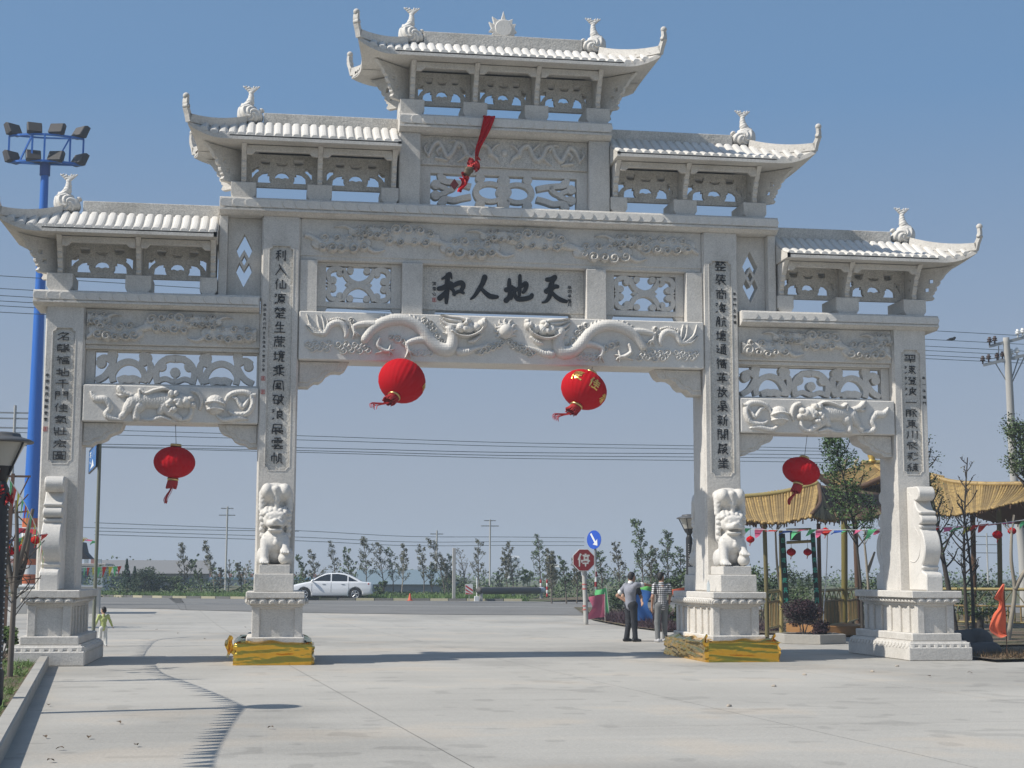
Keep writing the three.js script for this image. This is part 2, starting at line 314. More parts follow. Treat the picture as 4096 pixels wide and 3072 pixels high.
// beams and panels of the main bay
const cloudBeam = P('cloud_beam', [cbox(-4.178, 4.178, 8.08, 8.849, -0.3, 0.36), cbox(-4.178, 4.178, 7.99, 8.075, -0.28, 0.33), cbox(-4.178, 4.178, 8.0, 8.79, 0.3, 0.34)]);
two('post', cbox(3.83, 4.178, 6.932, 7.99, -0.3, 0.41));
two('post', cbox(1.70, 2.12, 6.932, 7.99, -0.3, 0.42));
const sign = P('name_board', [cbox(-1.698, 1.698, 7.07, 7.988, -0.12, 0.20), ...[[-1, 1], [1, -1]].map(([s, d]) => plate([[s * 1.697, 6.935], [s * 1.697, 7.071], [s * 1.40, 7.071], [s * 1.43, 7.0], [s * 1.50, 6.935]], -0.1, 0.17))], STONEP);
const dragonBeam = P('dragon_beam', [cbox(-4.178, 4.178, 5.945, 6.93, -0.35, 0.47, 0.02)], CARVED);
const mainCorbel = [[4.178, 5.943], [3.16, 5.943], [3.2, 5.86], [3.25, 5.78], [3.33, 5.73], [3.43, 5.74], [3.52, 5.73], [3.62, 5.67], [3.68, 5.58], [3.76, 5.52], [3.86, 5.52], [3.92, 5.47], [3.97, 5.42], [4.178, 5.42]];
const inset = (l, k, cx, cy) => l.map(([x, y]) => [cx + (x - cx) * k, cy + (y - cy) * k]);
two('corbel', [plate(mainCorbel, -0.22, 0.26), plate(inset(mainCorbel, 0.8, 4.06, 5.86), 0.25, 0.285)]);
// side bays
two('cloud_beam', [cbox(4.952, 8.328, 6.17, 6.876, -0.3, 0.36), cbox(4.952, 8.328, 6.085, 6.168, -0.26, 0.30)]);
two('lion_beam', cbox(4.952, 8.328, 4.635, 5.36, -0.34, 0.45, 0.02), CARVED);
const sideCorbel = [[8.328, 4.633], [7.55, 4.633], [7.58, 4.53], [7.64, 4.46], [7.72, 4.43], [7.82, 4.39], [7.88, 4.31], [7.98, 4.26], [8.08, 4.25], [8.16, 4.18], [8.328, 4.18]];
two('corbel', [plate(sideCorbel, -0.22, 0.26), plate(inset(sideCorbel, 0.8, 8.24, 4.58), 0.25, 0.285)]);
two('corbel', [plate(sideCorbel.map(([x, y]) => [13.28 - x, y]), -0.22, 0.26), plate(inset(sideCorbel, 0.8, 8.24, 4.58).map(([x, y]) => [13.28 - x, y]), 0.25, 0.285)]);
// top panel
P('dragon_panel', [cbox(-1.768, 1.768, 10.1, 10.728, -0.2, 0.26)], STONEP);
// diamond panels
{
  const d = (y0, y1, w, k) => [[5.30, y0], [5.30 + w, k], [5.30, y1], [5.30 - w, k]];
  const hole1 = [[5.30, 8.53], [5.135, 8.20], [5.205, 8.03], [5.30, 8.20], [5.395, 8.03], [5.465, 8.20]];
  const hole2 = [[5.30, 7.43], [5.465, 7.76], [5.395, 7.93], [5.30, 7.76], [5.205, 7.93], [5.135, 7.76]];
  two('diamond_panel', plate(rect(4.952, 5.628, 7.192, 8.848), -0.1, 0.16, [hole1, d(7.87, 8.09, 0.055, 7.98), hole2]));
}

// pierced stone grilles
{ // two square ones beside the name board, drawn in the photo's own little grid: 655 x 360 units
  const k = (3.65 - 2.33) / 655, M = (l) => l.map(([x, y]) => [2.33 + x * k, 7.92 - y * (0.74 / 360)]);
  const z0 = 0.02, z1 = 0.2, g = [plate(rect(2.122, 3.828, 7.07, 7.988), 0.0, 0.21, [rect(2.33, 3.65, 7.18, 7.92)])];
  const W = 0.105;
  const U = [[235, 20], [200, 60], [178, 20], [170, 60], [215, 120], [330, 165], [440, 120], [485, 60], [478, 20], [455, 60], [420, 20]];
  for (const f of [(p) => p, ([x, y]) => [x, 360 - y]]) {
    g.push(band(M(spline([[170, 15], [190, 75], [240, 140], [328, 172], [416, 140], [466, 75], [486, 15]].map(f), 30)), W, z0, z1));
    for (const [x, y] of [[243, 38], [413, 38]]) { const [a, b] = M([f([x, y])])[0]; g.push(disc(a, b, 0.072, z0, z1)); }
    for (const m of [(p) => p, ([x, y]) => [655 - x, y]]) {
      g.push(band(M(spline([[165, 40], [110, 22], [45, 40], [22, 90], [40, 150], [20, 180]].map(f).map(m), 24)), W * 0.95, z0, z1));
      for (const [x, y] of [[142, 62], [70, 140]]) { const [a, b] = M([m(f([x, y]))])[0]; g.push(disc(a, b, 0.075, z0, z1)); }
    }
  }
  g.push(plate(M([[190, 180], [225, 150], [430, 150], [465, 180], [430, 212], [225, 212]].reverse()), z0 + 0.01, z1 - 0.01));
  for (const [s] of [[0], [1]]) g.push(plate([[s ? 3.827 : 2.123, 6.935], [s ? 3.827 : 2.123, 7.069], [s ? 3.62 : 2.33, 7.069], [s ? 3.66 : 2.29, 6.99], [s ? 3.72 : 2.23, 6.935]], 0.02, 0.19));
  two('pierced_grille', g);
}
{ // long one of the side bays: 1045 x 210 units
  const k = (8.15 - 5.0) / 1045, ky = 0.64 / 210, M = (l) => l.map(([x, y]) => [8.15 - x * k, 6.06 - y * ky]);
  const z0 = 0.02, z1 = 0.19, W = 0.125, g = [plate(rect(4.952, 8.328, 5.362, 6.083), 0.0, 0.2, [rect(5.0, 8.15, 5.42, 6.06)])];
  for (const m of [(p) => p, ([x, y]) => [1030 - x, y]]) {
    const B = (pts, w = W) => g.push(band(M(spline(pts.map(m), 26)), w, z0, z1)), D = (x, y, r) => { const [a, b] = M([m([x, y])])[0]; g.push(disc(a, b, r, z0, z1)); };
    B([[120, 200], [112, 150], [150, 90], [215, 65], [280, 90], [318, 150], [312, 200]]);            // arch
    B([[5, 195], [60, 165], [100, 110], [110, 70], [60, 42], [20, 65]]);
    D(38, 78, 0.1); D(110, 20, 0.1); B([[100, 0], [120, 40], [112, 80]], 0.1); D(330, 35, 0.1);
    B([[330, 195], [352, 150], [352, 80], [300, 30], [325, 5]]); D(310, 62, 0.09);
    B([[405, 205], [390, 130], [420, 70], [470, 40], [515, 42]]); D(425, 90, 0.1);
    B([[150, 195], [190, 178], [215, 182], [250, 178], [290, 195]], 0.15); B([[395, 190], [450, 172], [490, 185], [515, 192]], 0.1);
  }
  { const [a, b] = M([[515, 130]])[0]; g.push(disc(a, b, 0.1, z0, z1), plate(M([[430, 60], [450, 20], [515, 12], [580, 20], [600, 60], [515, 48]].reverse()), z0 + 0.012, z1 - 0.012), cbox(a - 0.03, a + 0.03, 5.42, b, 0.03, 0.18)); }
  two('pierced_grille', g);
}
{ // the one under the top panel: 945 x 220 units
  const k = 3.08 / 945, ky = 0.67 / 220, M = (l) => l.map(([x, y]) => [-1.54 + x * k, 9.94 - y * ky]);
  const z0 = 0.02, z1 = 0.2, W = 0.12, g = [plate(rect(-1.768, 1.768, 9.192, 10.098), 0, 0.21, [rect(-1.54, 1.54, 9.27, 9.94)])];
  for (const m of [(p) => p, ([x, y]) => [945 - x, y]]) {
    const B = (pts, w = W) => g.push(band(M(spline(pts.map(m), 26)), w, z0, z1)), D = (x, y, r) => { const [a, b] = M([m([x, y])])[0]; g.push(disc(a, b, r, z0, z1)); };
    g.push(band(M(arc(385, 115, 88, 62, 0, 360, 30).map(m)), W * 0.8, z0, z1));
    B([[320, 0], [325, 40], [300, 80], [290, 115], [300, 150], [325, 185], [320, 220]], 0.11);
    B([[470, 0], [470, 60], [440, 110], [470, 160], [470, 220]], 0.12);
    B([[60, 0], [75, 45], [140, 55], [200, 65], [260, 80]]); B([[60, 215], [85, 175], [150, 180], [200, 165], [260, 150]]);
    B([[5, 75], [60, 85], [110, 115], [60, 145], [5, 150]], 0.1); D(35, 75, 0.1); D(35, 150, 0.1); D(80, 190, 0.09); D(75, 35, 0.09); B([[110, 115], [150, 95], [170, 60]], 0.1);
    D(320, 20, 0.1); D(320, 200, 0.1);
  }
  for (const y of [30, 190]) { const [a, b] = M([[472, y]])[0]; g.push(disc(a, b, 0.13, z0, z1)); }
  P('pierced_grille', g);
}

// ---------------------------------------------------------------- carved reliefs
{ // dragons: units of the photo crop, 2065 units = half the beam
  const k = 4.178 / 2065, X = (x) => -4.178 + (x - 45) * k, Y = (x, y) => 6.87 - (y - 990 - (x - 45) * 0.026) * k;
  const R = new Relief(-4.17, -0.22, 5.96, 6.92, 0.0095), L = (pts, h, b = 0) => R.line(pts.map(([x, y, r]) => [X(x), Y(x, y), r * k]), h, b), D = (x, y, r, h, b = 0) => R.disc(X(x), Y(x, y), r * k, h, b);
  const C = new Relief(-4.17, 4.17, 5.96, 6.92, 0.013), S = (x, y, r, h, d = 1) => { for (const q of [-1, 1]) C.swirl(q * Math.abs(X(x)), Y(x, y), r * k, h, 0, d * q); };
  const body = [[690, 1250, 44], [780, 1138, 52], [900, 1068, 57], [1050, 1048, 61], [1180, 1090, 58], [1270, 1165, 60], [1330, 1250, 62], [1430, 1335, 66], [1540, 1345, 70], [1575, 1240, 58], [1545, 1140, 50]];
  L(body, 0.16);
  L([[135, 1105, 12], [210, 1170, 22], [290, 1190, 30], [345, 1110, 34], [420, 1080, 34], [480, 1110, 36], [510, 1180, 30], [500, 1220, 18]], 0.10);
  for (const t of [[[290, 1190, 16], [240, 1120, 14], [218, 1000, 5]], [[300, 1190, 16], [290, 1110, 15], [262, 1000, 5]], [[310, 1180, 14], [325, 1110, 13], [318, 1040, 4]], [[260, 1190, 14], [160, 1110, 12], [118, 995, 5]], [[270, 1200, 12], [180, 1180, 12], [110, 1110, 4]]]) L(t, 0.08);
  const bs = spline(body, 140);
  for (let i = 22; i < bs.length - 46; i += 4) { const a = bs[i], b = bs[i + 1], dx = b[0] - a[0], dy = b[1] - a[1], l = Math.hypot(dx, dy), nx = dy / l, ny = -dx / l; L([[a[0] + nx * a[2] * 0.9, a[1] + ny * a[2] * 0.9, 13], [a[0] + nx * (a[2] + 20) - dx / l * 16, a[1] + ny * (a[2] + 20) - dy / l * 16, 4]], 0.06); }
  for (let i = 0; i < 10; i++) L([[340 + i * 18, 1062 - Math.sin(i / 9 * 3) * 22, 9], [332 + i * 18, 1046 - Math.sin(i / 9 * 3) * 22, 4]], 0.05);
  // head
  D(1650, 1130, 60, 0.17); D(1735, 1135, 62, 0.18); D(1810, 1130, 55, 0.17); D(1870, 1095, 50, 0.19); D(1890, 1055, 28, 0.16); D(1640, 1135, 26, 0.03, 0.15); D(1690, 1150, 26, 0.03, 0.16); D(1715, 1060, 34, 0.17); D(1700, 1090, 22, 0.04, 0.16);
  L([[1730, 1060, 28], [1640, 1035, 24], [1540, 1020, 18], [1450, 995, 8]], 0.15); L([[1650, 1070, 26], [1560, 1060, 22], [1480, 1030, 8]], 0.12); L([[1620, 1110, 26], [1520, 1100, 22], [1445, 1040, 6]], 0.11); L([[1610, 1150, 26], [1530, 1160, 20], [1450, 1090, 6]], 0.10); L([[1600, 1170, 22], [1540, 1200, 16], [1470, 1180, 6]], 0.09);
  L([[1560, 1170, 12], [1640, 1215, 14], [1740, 1220, 14], [1840, 1175, 13], [1885, 1110, 10]], 0.2); L([[1735, 1275, 16], [1790, 1265, 24], [1850, 1215, 14]], 0.13);
  // legs and claws
  const leg = (pts, claws) => { L(pts, 0.12); const e = pts[pts.length - 1]; for (const [a, b] of claws) L([[e[0], e[1], 15], [(e[0] + a) / 2 + 4, (e[1] + b) / 2 - 6, 12], [a, b, 7]], 0.1); };
  leg([[1640, 1375, 44], [1720, 1372, 36], [1800, 1345, 26], [1880, 1325, 24]], [[1950, 1290], [1960, 1320], [1930, 1365], [1830, 1400]]);
  leg([[1360, 1270, 46], [1240, 1250, 38], [1120, 1290, 30], [1128, 1360, 22]], [[1100, 1430], [1150, 1435], [1180, 1405], [1080, 1245]]);
  leg([[780, 1100, 42], [680, 1095, 34], [585, 1120, 26], [590, 1180, 20]], [[570, 1235], [620, 1235], [650, 1215], [550, 1085]]);
  leg([[840, 1240, 18], [820, 1310, 22], [880, 1360, 24], [930, 1370, 22]], [[800, 1390], [970, 1400], [985, 1350], [940, 1420], [950, 1300]]);
  for (const [x, y, r] of [[1290, 1060, 40], [1350, 1090, 34], [1380, 1140, 38], [1330, 1150, 30], [1420, 1220, 40], [1470, 1270, 30], [560, 1060, 34], [520, 1130, 30], [1020, 1250, 50], [1090, 1290, 40], [960, 1230, 34]]) S(x, y, r, 0.07);
  for (let i = 0; i < 10; i++) S(130 + i * 24, 1290 + (i % 3) * 26, 38, 0.045, i % 2 ? 1 : -1);
  for (let i = 0; i < 12; i++) S(430 + i * 27, 1300 + (i % 3) * 30, 42, 0.06, i % 2 ? 1 : -1);
  for (let i = 0; i < 9; i++) S(1830 + i * 30, 1370 - i * 12 + (i % 2) * 26, 36, 0.07, i % 2 ? 1 : -1);
  for (let i = 0; i < 6; i++) S(1180 + i * 34, 1370 + (i % 2) * 26, 36, 0.04, i % 2 ? 1 : -1);
  R.texture((x, y, h) => h > 0.055 && x < -0.9 ? 0.007 * Math.sin((x + y) * 95) * Math.sin((x - y) * 95) : 0.006 * Math.sin(x * 120 + y * 70 + 3 * Math.sin(y * 30)));
  const dg = done(R.geo(0.465)); P('dragon_relief', dg, CARVED, dragonBeam); P('dragon_relief', mirror(dg), CARVED, dragonBeam);
  P('cloud_relief', C.geo(0.464), CARVED, dragonBeam);
  const F = new Relief(-0.35, 0.35, 6.3, 6.93, 0.009), cy = Y(2110, 1165);
  for (let i = 0; i < 9; i++) { const a = (-30 + i * 30) * Math.PI / 180, c = Math.cos(a), s = Math.sin(a); F.line([[c * 0.15, cy + s * 0.15, 0.035], [c * 0.2 - s * 0.03, cy + s * 0.2 + c * 0.03, 0.022], [c * 0.25, cy + 0.02 + s * 0.25, 0.006]], 0.07); }
  F.disc(0, cy, 0.165, 0.03, 0.05); F.disc(0, cy, 0.135, 0.14, 0.04); P('flaming_pearl', F.geo(0.465), CARVED, dragonBeam);
}
{ // lions playing with a ball on the side beams: units of the left crop
  const k = 3.36 / 1130, X = (x) => -8.33 + (x - 535) * k, Y = (y) => 5.35 - (y - 832) * k;
  const R = new Relief(-8.3, -5.0, 4.66, 5.35, 0.011), L = (pts, h, b = 0) => R.line(pts.map(([x, y, r]) => [X(x), Y(y), r * k]), h, b), D = (x, y, r, h, b = 0) => R.disc(X(x), Y(y), r * k, h, b);
  L([[860, 950, 44], [900, 930, 52], [970, 925, 58], [1050, 930, 60], [1100, 940, 58]], 0.15);
  L([[860, 940, 50], [825, 985, 34], [810, 1010, 22], [790, 1035, 24]], 0.14); L([[900, 970, 40], [880, 1005, 26], [880, 1045, 24]], 0.15);
  L([[1060, 960, 44], [1090, 1000, 32], [1130, 1025, 26], [1160, 1045, 24]], 0.15); L([[1050, 980, 34], [1035, 1005, 22], [1030, 1000, 20]], 0.13);
  D(1160, 930, 50, 0.19); D(1200, 935, 42, 0.2); D(1230, 915, 26, 0.19); D(1245, 955, 24, 0.17); for (let i = 0; i < 14; i++) D(1120 + 36 * Math.cos(i * 1.3) * (i % 3 ? 1 : 0.5), 930 + 58 * Math.sin(i * 1.3), 17, 0.06, 0.14);
  for (let i = 0; i < 6; i++) L([[1100 + i * 4, 900 + i * 20, 14], [1075 + i * 2, 905 + i * 20, 5]], 0.05, 0.1);
  L([[850, 900, 20], [800, 880, 20], [770, 850, 18], [760, 840, 8]], 0.11); for (const q of [-20, 0, 20]) L([[810, 890, 14], [775, 880 + q, 12], [752, 860 + q * 1.4, 5]], 0.09);
  L([[905, 905, 14], [900, 860, 12], [940, 885, 16], [990, 865, 16], [1060, 850, 14], [1110, 872, 8]], 0.17);
  D(1390, 950, 68, 0.17); L([[1328, 940, 6], [1390, 930, 7], [1452, 945, 6]], 0.03, 0.16); L([[1340, 985, 6], [1390, 975, 7], [1448, 985, 6]], 0.03, 0.14);
  const ribbon = (pts) => L(pts, 0.09);
  ribbon([[1455, 930, 10], [1480, 885, 18], [1540, 862, 20], [1610, 870, 20], [1635, 930, 20], [1600, 1000, 20], [1520, 1010, 18], [1480, 990, 10]]); ribbon([[1500, 900, 8], [1530, 910, 16], [1570, 960, 18], [1610, 900, 10]]); ribbon([[1400, 1020, 8], [1450, 1050, 18], [1540, 1035, 20], [1600, 1040, 8]]); ribbon([[1600, 880, 10], [1640, 880, 14], [1662, 875, 6]]);
  ribbon([[585, 880, 8], [620, 925, 24], [680, 930, 26], [710, 980, 22], [690, 1020, 20], [720, 1050, 20], [790, 1060, 10]]); ribbon([[1240, 860, 14], [1280, 880, 16], [1300, 930, 14], [1290, 980, 10]]); ribbon([[920, 1055, 8], [980, 1060, 16], [1040, 1040, 16], [1100, 1055, 12]]); ribbon([[1170, 1060, 10], [1220, 1040, 18], [1235, 990, 14], [1210, 960, 8]]);
  R.texture((x, y, h) => 0.006 * Math.sin(x * 110 + 4 * Math.sin(y * 34)) * Math.sin(y * 130 + x * 20));
  const g = done(R.geo(0.445)), beams = gate.children.filter((o) => o.name === 'lion_beam');
  P('lion_relief', g, CARVED, beams[0]); P('lion_relief', mirror(g), CARVED, beams[1]);
}
{ // clouds
  const cloud = (R, cx, cy, w, h, d) => { // a long cloud: flat body, curled lobes above and below, a trailing wisp
    R.line([[cx - w * 0.42, cy + h * 0.05 * d, h * 0.2], [cx, cy, h * 0.3], [cx + w * 0.4, cy - h * 0.05 * d, h * 0.2]], 0.05, 0.03);
    const n = 5; for (let i = 0; i < n; i++) { const t = (i + 0.5) / n * 2 - 1; R.swirl(cx + t * w * 0.42 + rr(-0.03, 0.03), cy + h * (0.24 - 0.16 * t * t) * d + rr(-0.02, 0.02), h * rr(0.17, 0.25), 0.085, 0.045 + 0.03 * (i % 2), rnd() < 0.5 ? 1 : -1); }
    for (let i = 0; i < 4; i++) { const t = (i + 0.5) / 4 * 2 - 1; R.swirl(cx + t * w * 0.36 + rr(-0.03, 0.03), cy - h * 0.22 * d + rr(-0.02, 0.02), h * rr(0.14, 0.21), 0.075, 0.03 + 0.03 * (i % 2), rnd() < 0.5 ? 1 : -1); }
    R.line([[cx + d * w * 0.3, cy - h * 0.1, h * 0.14], [cx + d * w * 0.55, cy - h * 0.26 * d, h * 0.09], [cx + d * w * 0.78, cy - h * 0.2 * d, h * 0.02]], 0.06, 0.035);
    R.line([[cx - d * w * 0.3, cy + h * 0.1, h * 0.12], [cx - d * w * 0.52, cy + h * 0.28 * d, h * 0.08], [cx - d * w * 0.7, cy + h * 0.2 * d, h * 0.02]], 0.06, 0.035);
  };
  const clouds = (R, x0, x1, y0, y1, n) => { const H = y1 - y0, st = (x1 - x0) / n; for (let i = 0; i < n; i++) { const up = i % 2 ? 1 : -1; cloud(R, x0 + st * (i + 0.5) + rr(-0.06, 0.06), (y0 + y1) / 2 + up * H * 0.14, st * rr(0.9, 1.1), H * 0.74, rnd() < 0.5 ? 1 : -1); if (i % 2 === 0) cloud(R, x0 + st * (i + 0.95), (y0 + y1) / 2 + up * H * -0.25, st * 0.7, H * 0.5, up); } return R; };
  P('cloud_relief', clouds(new Relief(-4.1, 4.1, 8.08, 8.8, 0.012), -4.05, 4.05, 8.1, 8.79, 6).geo(0.357), STONE, cloudBeam);
  const bs = gate.children.filter((o) => o.name === 'cloud_beam').slice(1), g = done(clouds(new Relief(5.02, 8.3, 6.18, 6.85, 0.012), 5.05, 8.28, 6.19, 6.84, 3).geo(0.357));
  P('cloud_relief', mirror(g), STONE, bs[0]); P('cloud_relief', g, STONE, bs[1]);
  // the small dragons on the top panel
  const R = new Relief(-1.72, 1.72, 10.13, 10.70, 0.010), W = (pts, r, h = 0.085) => R.line(pts.map(([x, y, q]) => [x, y, q ?? r]), h);
  for (const s of [-1, 1]) {
    W([[s * 1.6, 10.28, 0.03], [s * 1.5, 10.5], [s * 1.38, 10.58], [s * 1.28, 10.42], [s * 1.2, 10.28], [s * 1.08, 10.4], [s * 1.0, 10.58], [s * 0.88, 10.55], [s * 0.8, 10.36], [s * 0.68, 10.28], [s * 0.58, 10.42], [s * 0.5, 10.58], [s * 0.36, 10.52], [s * 0.3, 10.38, 0.07]], 0.055, 0.11);
    W([[s * 1.32, 10.5], [s * 1.42, 10.4], [s * 1.38, 10.3, 0.02]], 0.035); W([[s * 0.95, 10.5], [s * 1.05, 10.62], [s * 1.15, 10.6, 0.015]], 0.03); W([[s * 0.75, 10.4], [s * 0.9, 10.25], [s * 0.98, 10.2, 0.015]], 0.03); W([[s * 0.55, 10.45], [s * 0.68, 10.58], [s * 0.74, 10.64, 0.012]], 0.03); W([[s * 1.6, 10.3], [s * 1.68, 10.42], [s * 1.62, 10.56, 0.012]], 0.03); W([[s * 1.45, 10.24], [s * 1.3, 10.22], [s * 1.2, 10.2, 0.02]], 0.03); W([[s * 0.3, 10.38], [s * 0.18, 10.3], [s * 0.12, 10.2, 0.02]], 0.05); W([[s * 0.3, 10.42], [s * 0.2, 10.55], [s * 0.1, 10.6, 0.01]], 0.03);
  }
  R.disc(0, 10.42, 0.08, 0.06); P('dragon_relief', R.geo(0.256), STONE, gate.children.find((o) => o.name === 'dragon_panel'));
}

// ---------------------------------------------------------------- roofs
function fishShape() { // carp with its mouth on the ridge and its tail in the air; faces +x, 0.5 wide
  const pr = [[0.22, 0.2, 0, 0.22, 0.20, 0.17], [0.33, 0.16, 0, 0.18, 0.15, 0.16], [0.12, 0.24, 0, 0.13, 0.18, 0.15], [0.06, 0.16, 0, 0.16, 0.34, 0, 0.09, 0.085], [0.16, 0.34, 0, 0.23, 0.46, 0, 0.092, 0.08], [0.23, 0.46, 0, 0.25, 0.56, 0, 0.08, 0.055], [0.25, 0.56, 0, 0.25, 0.66, 0, 0.055, 0.048], [0.40, 0.16, 0, 0.46, 0.29, 0, 0.05, 0.045], [0.46, 0.29, 0, 0.46, 0.29, 0, 0.05, 0.05], [0.10, 0.34, 0, 0.06, 0.44, 0, 0.03, 0.012]];
  for (let i = 0; i < 7; i++) { const t = (i - 3) / 3; pr.push(Object.assign([0.25, 0.66, 0, 0.25 + t * 0.16, 0.79 - Math.abs(t) * 0.0 + (i === 3 ? -0.03 : 0.01), 0, 0.03, 0.016], { k: 0.012 })); }
  const f = field(pr, 0.03), b = bounds(pr, 0.04);
  return nets((x, y, z) => f(x, y, z) + (y < 0.34 ? 0.013 * Math.sin(Math.atan2(y - 0.18, x - 0.26) * 5 + Math.hypot(x - 0.26, y - 0.18) * 55) : 0.005 * Math.sin(y * 110 + Math.abs(x - 0.22) * 60)), b, 0.012);
}
const FISH = done(fishShape()), FISHM = mirror(FISH);
const GA = [[0.0, 0.3], [0.1, 0.3]]; void GA;
function openwork(xa, xb, y0, y1) { // pierced board between two bracket fins
  const u = (xb - xa - 0.3) / 510, v = 0.00248 * 0.97, M = (l) => l.map(([x, y]) => [(xa + xb) / 2 + (x - 855) * u, y0 + 0.09 + (640 - y) * v]);
  const half = [[[600, 520], [632, 505], [662, 500], [655, 520], [664, 535], [630, 562], [602, 600]], [[650, 638], [656, 585], [688, 558], [735, 548], [732, 572], [748, 570], [748, 605], [764, 638]], [[672, 428], [760, 428], [748, 480], [720, 488], [690, 480], [672, 462]]];
  const holes = [...half.map(M), ...half.map((h) => M(h.map(([x, y]) => [1710 - x, y]).reverse())), M([[795, 598], [800, 572], [822, 550], [855, 543], [888, 550], [910, 572], [915, 598], [885, 590], [855, 600], [825, 590]]), M([[805, 462], [830, 470], [855, 464], [880, 470], [908, 462], [895, 488], [855, 496], [820, 488]])];
  return plate(rect(xa + 0.052, xb - 0.052, y0, y1), -0.05, 0.05, holes, 0);
}
function tileStrip(path, dir, w) { // one tile course following path (array of points); dir = unit vector across
  const prof = [[-0.5, 0], [-0.40, 0.0], [-0.34, 0.028], [-0.22, 0.044], [0, 0.049], [0.22, 0.044], [0.34, 0.028], [0.40, 0.0], [0.5, 0]], n = path.length, q = [];
  const pt = (p, c, d = 0) => [p[0] + dir[0] * c[0] * w, p[1] + c[1] - d, p[2] + dir[1] * c[0] * w];
  for (let i = 0; i < n - 1; i++) for (let j = 0; j < 8; j++) q.push([pt(path[i], prof[j]), pt(path[i + 1], prof[j]), pt(path[i + 1], prof[j + 1]), pt(path[i], prof[j + 1])]);
  const e = path[n - 1]; for (let j = 0; j < 8; j++) q.push([pt(e, prof[j]), pt(e, [prof[j][0], -0.035]), pt(e, [prof[j + 1][0], -0.035]), pt(e, prof[j + 1])]);
  return quads(q);
}
